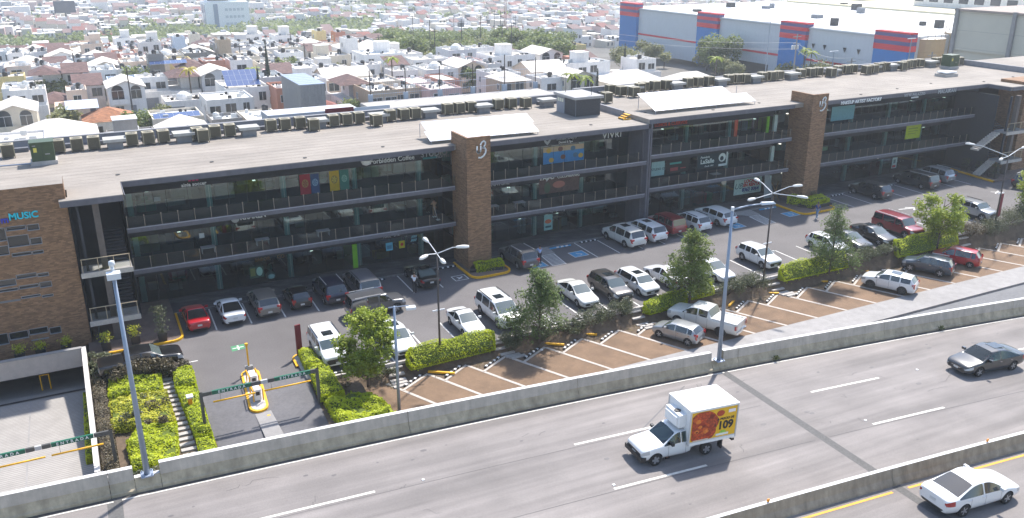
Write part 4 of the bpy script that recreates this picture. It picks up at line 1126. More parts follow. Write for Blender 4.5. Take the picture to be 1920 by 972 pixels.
on(p, text_mb('EN RENTA', .50, .03, .001).xf(UPF).xf(Matrix.Translation((2.45, -.02, .98))), srgb(170, 30, 35), 'lettering')
on(p, text_mb('8363 0064', .56, .03, .001).xf(UPF).xf(Matrix.Translation((2.35, -.02, .48))), srgb(25, 45, 110), 'lettering')
on(p, rects([(1.35, 3.6, .18, .22)]), srgb(30, 40, 70)); on(p, text_mb('UB', .9, .0, .001, True).xf(UPF).xf(Matrix.Translation((.6, -.02, .95))), srgb(30, 60, 70), 'lettering')
p = poster(23.35, 24.0, 1.25, 2.0, srgb(90, 180, 205), 'light blue poster on the nail spa window'); on(p, rects([(.1, .55, .15, .5)]), srgb(60, 130, 160))
p = poster(24.6, 25.15, 1.3, 2.0, srgb(190, 180, 20), 'yellow poster with a red blot on the nail spa window'); on(p, ell(.28, .36, .15, .15), srgb(190, 40, 30))
b = MB()
for k in range(5):
    for m_ in range(2): b.add([(k * .11 + m_ * .05, 0, m_ * .33 - .05 + .03 * (k % 2)), (k * .11 + .06 + m_ * .05, 0, m_ * .33 - .05 + .03 * (k % 2)), (k * .11 + .16 + m_ * .05, 0, .2 + m_ * .33), (k * .11 + .10 + m_ * .05, 0, .2 + m_ * .33)], [(0, 1, 2, 3)])
solo('shop_sign', b, mat('pale_cyan', srgb(150, 210, 220), .6), 'round logo of slanted pale stripes right of the nail spa posters', 'sign', (25.75, 70.97, 1.8))
p = poster(11.2, 12.4, .7, 1.75, srgb(45, 75, 55), 'dark green poster with a pale figure on the ground floor window above the silver SUV'); on(p, ell(.85, .55, .26, .4), srgb(150, 190, 170)); on(p, rects([(.1, .5, .2, .9)]), srgb(110, 120, 60))
b = MB(); b.lathe([(.1, 0), (.38, .12), (.42, .4), (.22, .62), (.12, .75), (.25, .95), (.16, 1.25), (.05, 1.35)], 12); solo('window_figure', b, mat('pale_aqua', srgb(120, 165, 160), .6), 'pale aqua vase shaped figure in the ground floor window', 'figure', (13.0, 71.3, .3))
sign('SABOR', 12.4, 2.28, .42, mat('sign_brass', srgb(120, 95, 50), .5), 'brass letters SABOR in the ground floor window above the silver SUV', y=70.95)
sign('CO', 13.95, 2.28, .42, mat('sign_brass', srgb(120, 95, 50), .5), 'brass letters CO right of SABOR', y=70.95)
p = poster(39.7, 40.65, .75, 2.35, srgb(130, 175, 170), 'tall pale green poster with orange dish, ground floor right of the first tower'); on(p, ell(.45, .9, .38, .22), srgb(190, 100, 60)); on(p, rects([(.15, .8, .25, .45)]), srgb(40, 80, 80))
p = poster(39.1, 43.6, 4.5, 6.0, srgb(88, 66, 60), 'brown pictorial window film below the FAJAS sign', var=.45); on(p, ell(2.2, .8, .7, .35), srgb(170, 110, 95)); on(p, ell(.9, .6, .35, .55), srgb(70, 85, 65))
p = poster(89.9, 92.5, 4.95, 6.6, srgb(180, 195, 30), 'bright yellow green poster in the middle floor window of the right part'); on(p, rects([(.4, 2.1, 1.2, 1.3), (.4, 2.1, .9, .96), (.4, 1.8, .6, .66)]), srgb(110, 130, 20))
p = poster(88.3, 89.15, 1.5, 2.85, srgb(170, 190, 185), 'white poster with red print on the ground floor window right of the red door'); on(p, rects([(.1, .7, .1, .4)]), srgb(170, 60, 50)); on(p, rects([(.2, .6, .6, 1.1)]), srgb(90, 110, 110))
p = poster(77.0, 80.6, 8.3, 9.95, srgb(110, 160, 165), 'pale blue curtain film behind the window under MAKEUP ARTIST FACTORY')
p = poster(76.0, 77.1, 4.95, 5.4, srgb(60, 100, 60), 'small green notice in the middle floor window right of the second tower')
p = poster(4.6, 5.1, 8.4, 8.75, srgb(150, 155, 150), 'small white notice in the top floor window at the left end')
p = poster(7.6, 8.0, 4.9, 5.3, srgb(190, 195, 195), 'small white notice in the middle floor window at the left end')
b = MB(); b.add([(0, 0, 2.1), (1.3, 0, 2.1), (1.3, 2.2, 2.1), (0, 2.2, 2.1), (.65, 1.1, 2.95)], [(0, 1, 4), (1, 2, 4), (2, 3, 4), (3, 0, 4), (3, 2, 1, 0)])
tt = solo('canopy', b, M_white, 'small white pointed canopy beside the right side of the first tower', 'canopy', (31.2, 68.3, .25))
for dx, dy in ((.05, .05), (1.25, .05), (1.25, 2.15)):
    l = MB(); l.tube((dx, dy, -.1), (dx, dy, 2.1), .03, .03, 6); part(tt, 'leg', l, M_lum)
b = MB(); b.add([(0, 0, 0), (1.5, 0, 0), (.4, 0, 2.9), (-.2, 0, 2.9)], [(0, 1, 2, 3)]);
solo('folded_awning', b, mat('awning_grey', (0.22, 0.25, 0.25), .7), 'grey slanting awning leaning left of the second brown tower', 'awning', (66.4, 69.2, 1.0))
b = MB()
for (p0, p1) in (((0, 0, 0), (.9, .4, 2.1)), ((.9, 0, 0), (0, .4, 2.1))): b.tube(p0, p1, .035, .035, 6)
solo('trestle', b, mat('timber', srgb(150, 115, 70), .7), 'crossed wooden trestle leaning left of the second brown tower', 'trestle', (67.2, 68.6, .68))

M_ac = mat('condenser_olive', srgb(92, 86, 70), .6, var=.1, scale=4)
M_acl = mat('condenser_frame', srgb(165, 155, 130), .6, var=.08)
M_fan = mat('fan_dark', (0.03, 0.03, 0.03), .6)
ac = thing('air_conditioner', 'x', 'air conditioner', (0, 0, 0))
s, h = .44, 1.13
b = MB(); b.box(-s, s, -s, s, .16, h - .04)
for k in range(14):
    z = .22 + k * .053; b.box(-s - .012, s + .012, -s - .012, s + .012, z, z + .02)
part(ac, 'coil_body', b, M_ac)
b = MB()
for i in (-1, 1):
    for j in (-1, 1): b.box(i * (s + .01) - .03, i * (s + .01) + .03, j * (s + .01) - .03, j * (s + .01) + .03, .1, h)
b.box(-s - .03, s + .03, -s - .03, s + .03, h - .05, h)
part(ac, 'frame', b, M_acl)
b = MB(); b.disc((0, 0), .34, h + .006, 14); part(ac, 'fan', b, M_fan)
b = MB();
for r_ in (.35, .23, .11):
    for i in range(14):
        a, c = 2 * pi * i / 14, 2 * pi * (i + 1) / 14
        b.add([(r_ * cos(a), r_ * sin(a), h + .03), (r_ * cos(c), r_ * sin(c), h + .03), ((r_ + .035) * cos(c), (r_ + .035) * sin(c), h + .03), ((r_ + .035) * cos(a), (r_ + .035) * sin(a), h + .03)], [(0, 1, 2, 3)])
part(ac, 'fan_guard', b, M_acl)
b = MB()
for i in (-1, 1):
    for j in (-1, 1): b.box(i * s - .03, i * s + .03, j * s - .03, j * s + .03, 0, .16)
part(ac, 'foot', b, mat('rusty_iron', srgb(110, 80, 60), .8))
AC = [(-5.2, 80.3), (-1.5, 80.3), (-.1, 80.4), (1.2, 80.4), (4.2, 80.4), (5.5, 80.4), (6.75, 80.5), (9.9, 79.3), (9.55, 80.3), (11.1, 80.5), (12.4, 80.6), (16.2, 81.1), (17.5, 81.1), (18.9, 81.1), (19.8, 79.6), (22.0, 80.7), (23.3, 80.8), (24.6, 80.9), (25.7, 79.0), (27.7, 80.7), (29.1, 80.7), (30.3, 80.7), (34.1, 81.4), (35.4, 81.4), (36.7, 81.4), (39.9, 81.5), (41.4, 81.5), (42.9, 81.0),
      (50.9, 77.7), (54.1, 81.9), (54.6, 80.5), (55.6, 79.4), (57.7, 81.3), (58.6, 81.9), (60.2, 81.9), (61.8, 81.9), (65.0, 82.0), (66.5, 82.0), (68.1, 82.0), (71.1, 82.0), (72.3, 81.9), (73.3, 81.6), (76.2, 81.8), (77.6, 81.8), (78.8, 81.8), (82.5, 81.8), (84.2, 81.9), (85.5, 81.9), (86.6, 80.7), (88.9, 81.8), (90.4, 81.9), (91.6, 81.9), (92.4, 80.3), (93.9, 80.5), (95.9, 81.4), (97.3, 81.6), (99.6, 80.8), (101.2, 81.6), (102.8, 81.9), (104.3, 81.9), (107.6, 81.9), (109.0, 81.8), (111.0, 80.9)]
nb = {0: 'before the first roof vent', 1: '', }
VX = [2.8, 8.4, 14.0, 20.6, 26.6, 31.9, 37.8, 45.4, 57.0, 62.9, 69.4, 74.7, 80.7, 87.6, 94.9, 98.4, 106.0]
def vlabel(x):
    k = sum(1 for v in VX if v < x)
    words = ['first', 'second', 'third', 'fourth', 'fifth', 'sixth', 'seventh', 'eighth', 'ninth', 'tenth', 'eleventh', 'twelfth', 'thirteenth', 'fourteenth', 'fifteenth', 'sixteenth', 'seventeenth']
    return k, words
cnt = {}
grp = {}
for (x, y) in AC:
    k, wd = vlabel(x); grp.setdefault(k, []).append((x, y))
kk = list(ac.children)
firstac = True
onames = ['leftmost', 'second', 'third', 'fourth', 'fifth', 'sixth']
for k in sorted(grp):
    for i, (x, y) in enumerate(sorted(grp[k])):
        if k == 0: lb = 'olive rooftop air conditioner, %s left of the first concrete roof vent' % onames[i]
        elif k < len(VX): lb = 'olive air conditioner, %s of those between the %s and %s roof vents from the left' % (onames[i], wd[k - 1], wd[k])
        else: lb = 'olive rooftop air conditioner, %s beyond the last roof vent on the right' % onames[i]
        o = ac if firstac else copy_tree(ac, kids=kk)
        firstac = False
        o.location = (x, y, 11.0 if x < 49.5 else 11.45); o.rotation_euler = (0, 0, R.uniform(-.06, .06)); o['label'] = lb; o['group'] = 'air conditioners along the back edge of the plaza roof'
vt = thing('roof_vent', 'x', 'roof vent', (0, 0, 0))
b = MB(); b.box(-.62, .62, -.5, .5, 0, .62); part(vt, 'shaft', b, mat('vent_grey', (0.22, 0.22, 0.225), .85, var=.1))
b = MB(); b.box(-.9, .9, -.75, .75, .62, .86); part(vt, 'cap', b, mat('vent_cap', (0.40, 0.39, 0.36), .85, var=.12))
for i, x in enumerate(VX):
    y = 80.3 if x < 20 else (80.9 if x < 50 else 81.5)
    o = vt if i == 0 else copy_tree(vt)
    o.location = (x, y, 11.0 if x < 49.5 else 11.45)
    o['label'] = 'concrete roof vent with flat cap, %s from the left along the roof back' % wd[i]; o['group'] = 'concrete vents along the back edge of the roof'
b = MB()
for x in range(-5, 49, 2): b.box(x, x + 1.2, 82.0, 82.5, 11.0, 11.35)
for x in range(51, 110, 2): b.box(x, x + 1.3, 82.5, 82.9, 11.45, 11.8)
part(plaza, 'duct_run', b, mat('duct_grey', (0.13, 0.135, 0.15), .7, var=.2), kind='stuff')
def transformer(x, y, z, lb):
    t = thing('transformer', lb, 'transformer', (x, y, z))
    b = MB(); b.box(-.95, .95, -.8, .8, 0, .32); part(t, 'plinth', b, M_conc)
    b = MB(); b.box(-.82, .82, -.7, .7, .32, 1.75); b.box(-.88, .88, -.76, .76, 1.75, 1.83); part(t, 'cabinet', b, mat('transformer_green', srgb(62, 78, 52), .5, var=.12, scale=3))
    b = MB(); b.box(-.01, .01, -.715, -.7, .4, 1.7); part(t, 'door_seam', b, M_fan)
    b = MB(); b.box(-.62, -.38, -.712, -.70, 1.05, 1.4); part(t, 'warning_label', b, mat('label_yellow', srgb(215, 200, 90), .6))
    b = MB(); b.box(-.66, -.42, -.712, -.70, 1.52, 1.6); b.box(.15, .5, -.712, -.70, .82, .9); part(t, 'name_plate', b, M_concl)
transformer(-2.6, 76.9, 11.0, 'green transformer cabinet on a concrete plinth near the left end of the roof')
transformer(107.2, 79.4, 11.45, 'green transformer cabinet on a concrete plinth near the right end of the roof')
t = thing('roof_hatch', 'low white roof hatch beside the right transformer', 'roof hatch', (100.3, 74.5, 11.45))
b = MB(); b.box(-1.2, 1.2, -.8, .8, 0, .35); part(t, 'kerb', b, M_conc)
b = MB(); b.box(-1.0, 1.0, -.7, .7, .45, .62); part(t, 'lid', b, M_white)
b = MB(); b.tube((-9, 76.6, 11.2), (-3.2, 76.3, 11.2), .06, .06, 6); solo('roof_pipe', b, M_galv, 'pale pipe lying on the roof left of the left transformer', 'pipe')
t = thing('roof_penthouse', 'dark louvred machine room with pale slab roof in the middle of the plaza roof', 'machine room', (44.9, 74.2, 11.0))
b = MB(); b.box(0.1, 3.0, 0.05, 3.9, 0, 1.75); part(t, 'wall', b, mat('penthouse_grey', (0.26, 0.27, 0.30), .8, var=.06))
b = MB()
for k in range(22):
    z = .05 + k * .077; b.box(0.12, 2.98, 0.0, .045, z, z + .055); b.box(.055, .1, .1, 2.2, z, z + .055)
part(t, 'louvre', b, mat('louvre_charcoal', (0.045, 0.045, 0.052), .6))
b = MB(); b.box(-.15, 3.25, -.2, 4.1, 1.75, 2.0); part(t, 'roof_slab', b, mat('penthouse_slab', (0.36, 0.35, 0.34), .85, var=.1))
b = MB()
for k in range(3): b.box(.05, .098, 2.5 + k * .42, 2.78 + k * .42, 1.15, 1.5)
part(t, 'window', b, mat('lit_cream', (0.7, 0.68, 0.55), .6))
b = MB(); b.tube((2.2, .5, 2.0), (2.2, .5, 3.3), .03, .02, 6); b.box(2.12, 2.28, .42, .58, 2.9, 3.15); part(t, 'antenna', b, M_dpole)
b = MB(); b.tube((.8, 3.3, 2.0), (.8, 3.3, 5.2), .03, .015, 6); part(t, 'antenna', b, M_dpole)
t = thing('roof_steps', 'small yellow metal steps over the kerb between the roof halves', 'steps', (49.0, 71.2, 11.0))
for k in range(3):
    b = MB(); b.box(-.6 + k * .28, -.3 + k * .28, -.45, .45, .12 + k * .15, .18 + k * .15); part(t, 'tread', b, M_yel)
b = MB(); b.box(-.6, .3, -.47, -.43, 0, .12); b.box(-.6, .3, .43, .47, 0, .12); part(t, 'stringer', b, M_yel)
M_pv = mat('sky_toned_solar_cells', (0.60, 0.64, 0.72), .12, metal=.0, coat=1.0, var=.03, scale=1)  # base colour painted pale, standing in for sky and sun reflected in the panels
M_pv2 = mat('blue_solar_cells', (0.05, 0.09, 0.22), .15, coat=1.0)
M_alu = mat('aluminium_frame', (0.6, 0.6, 0.6), .4, metal=.5)
def solar(loc, rz, cols_, rows_, pw, ph, tilt, label, m, leg=.3, shift=None, grp_=None):
    t = thing('solar_array', label, 'solar panels', loc, rz, grp_)
    ct, st = cos(tilt), sin(tilt)
    pm_ = MB(); pm_.add([(0, 0, 0), (pw - .03, 0, 0), (pw - .03, (ph - .03) * ct, (ph - .03) * st), (0, (ph - .03) * ct, (ph - .03) * st)], [(0, 1, 2, 3)]); me = pm_.mesh('panel', m)
    fr_ = MB(); fr_.box(-.012, pw - .018, -.012, ph - .018, -.05, -.004); fr_.xf(Matrix.Rotation(tilt, 4, 'X')); fme = fr_.mesh('frame', M_alu)
    for r_ in range(rows_):
        s0 = shift[r_] if shift else 0
        for c in range(cols_[r_] if isinstance(cols_, list) else cols_):
            o = part(t, 'panel', me, None, loc=(c * pw + s0, r_ * ph * ct, leg + r_ * ph * st)); part(o, 'frame', fme, None)
    W_ = (max(cols_) if isinstance(cols_, list) else cols_) * pw
    b = MB(); n = max(2, int(W_ / 2.2))
    for i in range(n + 1):
        x = .1 + (W_ - .2) * i / n
        b.box(x - .02, x + .02, .05, .09, 0, leg + .0); b.box(x - .02, x + .02, rows_ * ph * ct - .2, rows_ * ph * ct - .16, 0, leg + rows_ * ph * st - .12)
    part(t, 'support', b, M_galv)
    return t
solar((27.3, 69.2, 11.0), -.05, [10, 10], 2, 1.05, 1.75, radians(18), 'pale tilted solar array on the left half of the roof behind the first tower', mat('bluish_solar_cells', (0.33, 0.40, 0.54), .35, var=.04), .3, [0, .25])
solar((51.6, 69.9, 11.45), 0.0, [13, 11], 2, 1.0, 1.75, radians(21), 'pale tilted solar array on the right half of the roof', M_pv, .35, [0, 0])
t = thing('rear_annex', 'long low pale roofed annex behind the plaza roof', 'annex', (16.6, 84.2, 0))
b = MB(); b.box(0, 9, 0, 3, -5, 11.9); b.box(11.5, 33, 0, 6.5, -5, 10.8); part(t, 'wall', b, mat('annex_grey', (0.45, 0.46, 0.48), .85, var=.08))
b = MB(); b.box(11.3, 33.2, 2.5, 6.8, 10.83, 11.2); part(t, 'roof', b, mat('annex_roof', (0.40, 0.37, 0.33), .85, var=.1))
b = MB(); b.box(5.6, 8.5, -.06, -.004, 10.9, 12.1); part(t, 'sign_panel', b, mat('maroon', srgb(110, 25, 38), 0.6))
b = MB(); b.box(8.6, 12.3, -.06, -.004, 10.9, 12.0); part(t, 'sign_panel', b, mat('panel_pale', (0.6, 0.62, 0.65), 0.6))
M_cglass = mat('car_glass', (0.018, 0.022, 0.024), 0.04, spec=1.0, coat=0.5)
M_wscr = mat('windscreen_glass', (0.10, 0.125, 0.12), 0.05, spec=1.0, coat=0.6)
M_tyre = mat('tyre', (0.018, 0.018, 0.018), 0.8)
M_rim = mat('alloy_rim', (0.35, 0.35, 0.36), 0.35, metal=0.5)
M_rimd = mat('dark_rim', (0.06, 0.06, 0.06), 0.4, metal=0.4)
M_trim = mat('black_trim', (0.02, 0.02, 0.021), 0.5)
M_chrome = mat('chrome', (0.6, 0.6, 0.6), 0.15, metal=1.0)
M_tail = mat('tail_lamp_red', (0.35, 0.012, 0.012), 0.15, coat=0.8)
M_head = mat('head_lamp_clear', (0.42, 0.42, 0.42), 0.1, coat=1.0)
M_amber = mat('indicator_amber', (0.5, 0.16, 0.02), 0.2)
M_plate = mat('number_plate', (0.55, 0.55, 0.53), 0.5)
M_clear = glass_mat('clear_car_glass', (0.8, 1, 0.95), 1, .01, .75)
def paint(name, c, metal=0.0):
    return mat('paint_' + name, c, 0.28, metal=metal, coat=1.0)
PT = {'white': paint('white', (0.72, 0.72, 0.71)), 'pearl': paint('pearl', (0.64, 0.63, 0.58)), 'silver': paint('silver', (0.36, 0.37, 0.38), .5), 'grey': paint('grey', (0.11, 0.11, 0.118), .4),
      'dgrey': paint('dark_grey', (0.035, 0.037, 0.04), .3), 'black': paint('black', (0.006, 0.006, 0.007)), 'navy': paint('navy', (0.010, 0.014, 0.035)), 'red': paint('red', (0.42, 0.008, 0.016)), 'wine': paint('wine', (0.22, 0.008, 0.018), .2),
      'slate': paint('slate_blue', (0.035, 0.055, 0.085), .3), 'champagne': paint('champagne', (0.23, 0.215, 0.195), .5), 'bronze': paint('bronze_grey', (0.06, 0.055, 0.05), .4), 'lgrey': paint('light_grey', (0.24, 0.24, 0.26), .5)}
def spec(kind, L, W, H):
    h = L / 2; w = W / 2; s = {}
    s['L'], s['W'], s['H'], s['kind'] = L, W, H, kind
    if kind == 'sedan':
        s.update(wb=L * .575, fo=L * .205, wr=.33, belt=.93, st=[
            (h, .72, .30, .60), (h - .10, .90, .24, .70), (h - .45, .97, .2, .79), (h - .95, 1., .2, .86), (h - 1.28, 1., .2, .92)],
            cab=[(h - 2.05, H - .06, .62), (h - 2.6, H, .64), (h - 2.68, H, .64), (-h + 1.62, H - .06, .60)],
            rear=[(-h + .66, 1., .22, 1.01), (-h + .4, .98, .24, 1.02), (-h + .12, .93, .28, .98), (-h, .82, .34, .92)])
    elif kind == 'coupe':
        s.update(wb=L * .57, fo=L * .205, wr=.34, belt=.90, st=[
            (h, .72, .30, .58), (h - .10, .90, .24, .68), (h - .45, .97, .2, .77), (h - .95, 1., .2, .84), (h - 1.3, 1., .2, .90)],
            cab=[(h - 2.1, H - .06, .58), (h - 2.5, H, .60), (h - 2.62, H, .60), (-h + 1.9, H - .06, .57)],
            rear=[(-h + .8, 1., .22, 1.0), (-h + .4, .98, .24, 1.0), (-h + .1, .93, .28, .97), (-h, .82, .34, .9)])
    elif kind == 'suv':
        s.update(wb=L * .585, fo=L * .195, wr=.37, belt=1.08, st=[
            (h, .76, .34, .80), (h - .08, .92, .28, .92), (h - .40, .98, .25, 1.0), (h - .8, 1., .25, 1.05), (h - 1.12, 1., .25, 1.09)],
            cab=[(h - 1.75, H - .06, .68), (h - 2.35, H, .70), (h - 2.45, H, .70), (-h + 1.3, H - .03, .68), (-h + 1.2, H - .03, .68), (-h + .42, H - .09, .66)],
            rear=[(-h + .12, .96, .3, 1.10), (-h + .06, .94, .32, 1.0), (-h, .88, .38, .86)])
    elif kind == 'boxy':
        s.update(wb=L * .59, fo=L * .18, wr=.40, belt=1.16, st=[
            (h, .84, .40, .92), (h - .06, .95, .34, 1.02), (h - .35, .99, .30, 1.08), (h - .8, 1., .30, 1.11), (h - 1.15, 1., .3, 1.14)],
            cab=[(h - 1.6, H - .05, .76), (h - 2.2, H, .78), (h - 2.3, H, .78), (-h + 1.35, H, .78), (-h + 1.25, H, .78), (-h + .22, H - .04, .76)],
            rear=[(-h + .08, .97, .32, 1.16), (-h + .04, .95, .34, 1.0), (-h, .92, .40, .86)])
    elif kind == 'van':
        s.update(wb=L * .595, fo=L * .185, wr=.36, belt=1.06, st=[
            (h, .74, .30, .74), (h - .10, .91, .24, .88), (h - .35, .97, .2, .98), (h - .62, 1., .2, 1.04), (h - .85, 1., .2, 1.10)],
            cab=[(h - 1.75, H - .05, .70), (h - 2.35, H, .74), (h - 2.45, H, .74), (-h + 1.45, H, .74), (-h + 1.35, H, .74), (-h + .30, H - .06, .72)],
            rear=[(-h + .10, .97, .26, 1.12), (-h + .05, .95, .28, 1.0), (-h, .90, .34, .84)])
    elif kind == 'hatch':
        s.update(wb=L * .63, fo=L * .185, wr=.31, belt=.94, st=[
            (h, .72, .28, .66), (h - .08, .90, .22, .76), (h - .32, .97, .2, .86), (h - .65, 1., .2, .92), (h - .9, 1., .2, .97)],
            cab=[(h - 1.5, H - .05, .64), (h - 1.95, H, .66), (h - 2.03, H, .66), (-h + .85, H - .03, .64), (-h + .78, H - .03, .64), (-h + .45, H - .08, .62)],
            rear=[(-h + .12, .96, .26, 1.0), (-h + .05, .94, .28, .86), (-h, .86, .34, .74)])
    elif kind == 'pickup':
        s.update(wb=3.57, fo=1.0, wr=.41, belt=1.30, st=[
            (h, .86, .48, 1.0), (h - .08, .95, .42, 1.14), (h - .4, .99, .38, 1.22), (h - .95, 1., .36, 1.26), (h - 1.35, 1., .36, 1.30)],
            cab=[(h - 1.95, H - .06, .72), (h - 2.6, H, .74), (h - 2.7, H, .74), (h - 3.45, H - .03, .73)],
            rear=[(h - 3.72, 1., .38, 1.31), (h - 3.76, 1., .38, 1.31), (-h + .1, .99, .42, 1.31), (-h, .97, .48, 1.28)])
    elif kind == 'np':
        s.update(wb=2.95, fo=.78, wr=.34, belt=1.04, st=[
            (h, .80, .36, .78), (h - .08, .93, .32, .90), (h - .4, .98, .30, .96), (h - .85, 1., .30, 1.00), (h - 1.22, 1., .30, 1.04)],
            cab=[(h - 1.85, H - .05, .66), (h - 2.15, H, .67), (h - 2.2, H, .67), (h - 2.62, H - .03, .66)],
            rear=[(h - 2.74, .98, .34, 1.04), (h - 2.76, .98, .34, .62), (h - 3.0, .5, .4, .60), (-h, .48, .42, .58)])
    return s

MI = {'paint': 0, 'windscreen': 1, 'rear_window': 2, 'side_window': 3, 'grille': 4, 'headlight': 5, 'taillight': 6, 'bumper_trim': 7, 'arch': 8}
def car_shell(s, subd=1):
    w = s['W'] / 2
    rings = []; tags = []
    for (x, ws, zb, zd) in s['st']: rings.append(('h', x, ws * w, zb, zd))
    for (x, zr, wr) in s['cab']: rings.append(('c', x, w, .2 if s['kind'] in ('sedan', 'coupe', 'van', 'hatch') else s['st'][-1][2], s['belt'], zr, wr * w * 1.14))
    for (x, ws, zb, zd) in s['rear']: rings.append(('h', x, ws * w, zb, zd))
    nF = len(s['st']); nC = len(s['cab'])
    belt = s['belt']
    vs_ = []
    for i, r in enumerate(rings):
        if r[0] == 'h':
            _, x, ww, zb, zd = r
            zm = zb + (zd - zb) * .62
            half = [(0, zb), (ww * .80, zb), (ww * .97, zb + (zd - zb) * .18), (ww, zm), (ww * .95, zd - .05), (ww * .90, zd - .012), (ww * .80, zd + .01), (ww * .45, zd + .035), (0, zd + .045)]
        else:
            _, x, ww, zb, zd, zr, wr = r
            zm = zb + (zd - zb) * .62
            half = [(0, zb), (ww * .82, zb), (ww * .98, zb + (zd - zb) * .18), (ww, zm), (ww * .955, zd), (ww * .955 + (wr - ww * .955) * .93, zd + (zr - zd) * .89), (wr * .97, zr - .03), (wr * .55, zr - .005), (0, zr)]
        ring = half + [(-a, b) for a, b in half[-2:0:-1]]
        vs_.append([(x, a, b) for a, b in ring])
    K = 16
    V = [p for r in vs_ for p in r]; F = []; M = []
    for i in range(len(rings) - 1):
        for k in range(K):
            k2 = (k + 1) % K
            kk = k if k < 8 else 15 - k      # half segment index 0..7
            mi = 0
            ina = i
            if ina == nF - 1:                      # windscreen interval
                if kk in (6, 7): mi = 1
                elif kk == 4: mi = 3
            elif nF <= ina < nF + nC - 1:
                gap = abs(rings[i][1] - rings[i + 1][1])
                if kk == 4 and gap > .2: mi = 3
            elif ina == nF + nC - 1:
                if kk in (6, 7): mi = 2
                elif kk == 4 and s['kind'] in ('sedan', 'coupe'): mi = 3
            if ina == 1 and kk == 3: mi = 5
            if ina == 0 and kk == 3: mi = 5
            if s['kind'] in ('sedan', 'coupe'):
                if ina == len(rings) - 2 and kk in (3,): mi = 6
                if ina == len(rings) - 3 and kk in (3,): mi = 6
            elif s['kind'] in ('pickup', 'np'): pass
            else:
                if ina >= len(rings) - 3 and kk in (3,): mi = 6
                if ina == len(rings) - 4 and False: mi = 6
            if kk in (0,): mi = 7
            if s['kind'] == 'boxy' and kk == 1: mi = 7
            F.append((i * K + k, i * K + k2, (i + 1) * K + k2, (i + 1) * K + k)); M.append(mi)
    for (base, front) in ((0, True), ((len(rings) - 1) * K, False)):
        for k in range(0, 8):
            a, b = base + k, base + k + 1
            c, d = base + (K - k - 1) % K, base + (K - k) % K
            q = (a, b, c, d) if k > 0 else (a, b, base + K - 1)
            if k == 7: q = (a, b, d)
            mi = 0
            if front: mi = {0: 7, 1: 0, 2: 4, 3: 4}.get(k, 0)
            else: mi = {0: 7, 1: 7}.get(k, 0)
            F.append(q if not front else tuple(reversed(q))); M.append(mi)
    me = bpy.data.meshes.new('shell'); me.from_pydata(V, [], F)
    bm_ = bmesh.new(); bm_.from_mesh(me)
    bm_.faces.ensure_lookup_table()
    for f, m in zip(bm_.faces, M): f.material_index = m
    bmesh.ops.recalc_face_normals(bm_, faces=bm_.faces)
    cl_ = bm_.edges.layers.float.get('crease_edge') or bm_.edges.layers.float.new('crease_edge')
    for e in bm_.edges:
        mis = {f.material_index for f in e.link_faces}
        if len(mis) > 1: e[cl_] = 1.0
        if any(abs(e.verts[0].co.x - xx) < 1e-5 and abs(e.verts[1].co.x - xx) < 1e-5 for xx in (rings[0][1], rings[-1][1])): e[cl_] = .35
    vl_ = bm_.verts.layers.float.get('crease_vert') or bm_.verts.layers.float.new('crease_vert')
    for v in bm_.verts:
        ms = [f.material_index for f in v.link_faces]
        if any(ms.count(q) == 1 for q in (1, 2, 3, 5, 6)) and len(set(ms)) > 1: v[vl_] = .9
    bm_.to_mesh(me); bm_.free()
    for i in range(9): me.materials.append(None)
    o = bpy.data.objects.new('shell', me); COL.objects.link(o)
    sm = o.modifiers.new('s', 'SUBSURF'); sm.levels = subd; sm.render_levels = subd
    xf, xr = s['L'] / 2 - s['fo'], s['L'] / 2 - s['fo'] - s['wb']
    c = MB()
    for x in (xf, xr):
        for sg in (1, -1):
            y0, y1 = sorted((sg * (w - .26), sg * (w + .2)))
            c.tube((x, y0, s['wr']), (x, y1, s['wr']), s['wr'] * 1.17, None, 20)
    cme = bpy.data.meshes.new('cut'); cme.from_pydata(c.v, [], c.f)
    for i in range(9): cme.materials.append(None)
    for p in cme.polygons: p.material_index = 8
    co = bpy.data.objects.new('cut', cme); COL.objects.link(co)
    bo = o.modifiers.new('b', 'BOOLEAN'); bo.operation = 'DIFFERENCE'; bo.object = co; bo.solver = 'EXACT'
    dg = bpy.context.evaluated_depsgraph_get(); dg.update()
    ev = o.evaluated_get(dg); res = bpy.data.meshes.new_from_object(ev)
    out = {}
    co_ = [tuple(v.co) for v in res.vertices]
    for mi in range(9):
        polys = [p for p in res.polygons if p.material_index == mi]
        if not polys: continue
        mp = {}; V2 = []; F2 = []
        for p in polys:
            f = []
            for vi in p.vertices:
                if vi not in mp: mp[vi] = len(V2); V2.append(co_[vi])
                f.append(mp[vi])
            F2.append(f)
        out[mi] = (V2, F2)
    bpy.data.objects.remove(o); bpy.data.objects.remove(co); bpy.data.meshes.remove(res)
    return out

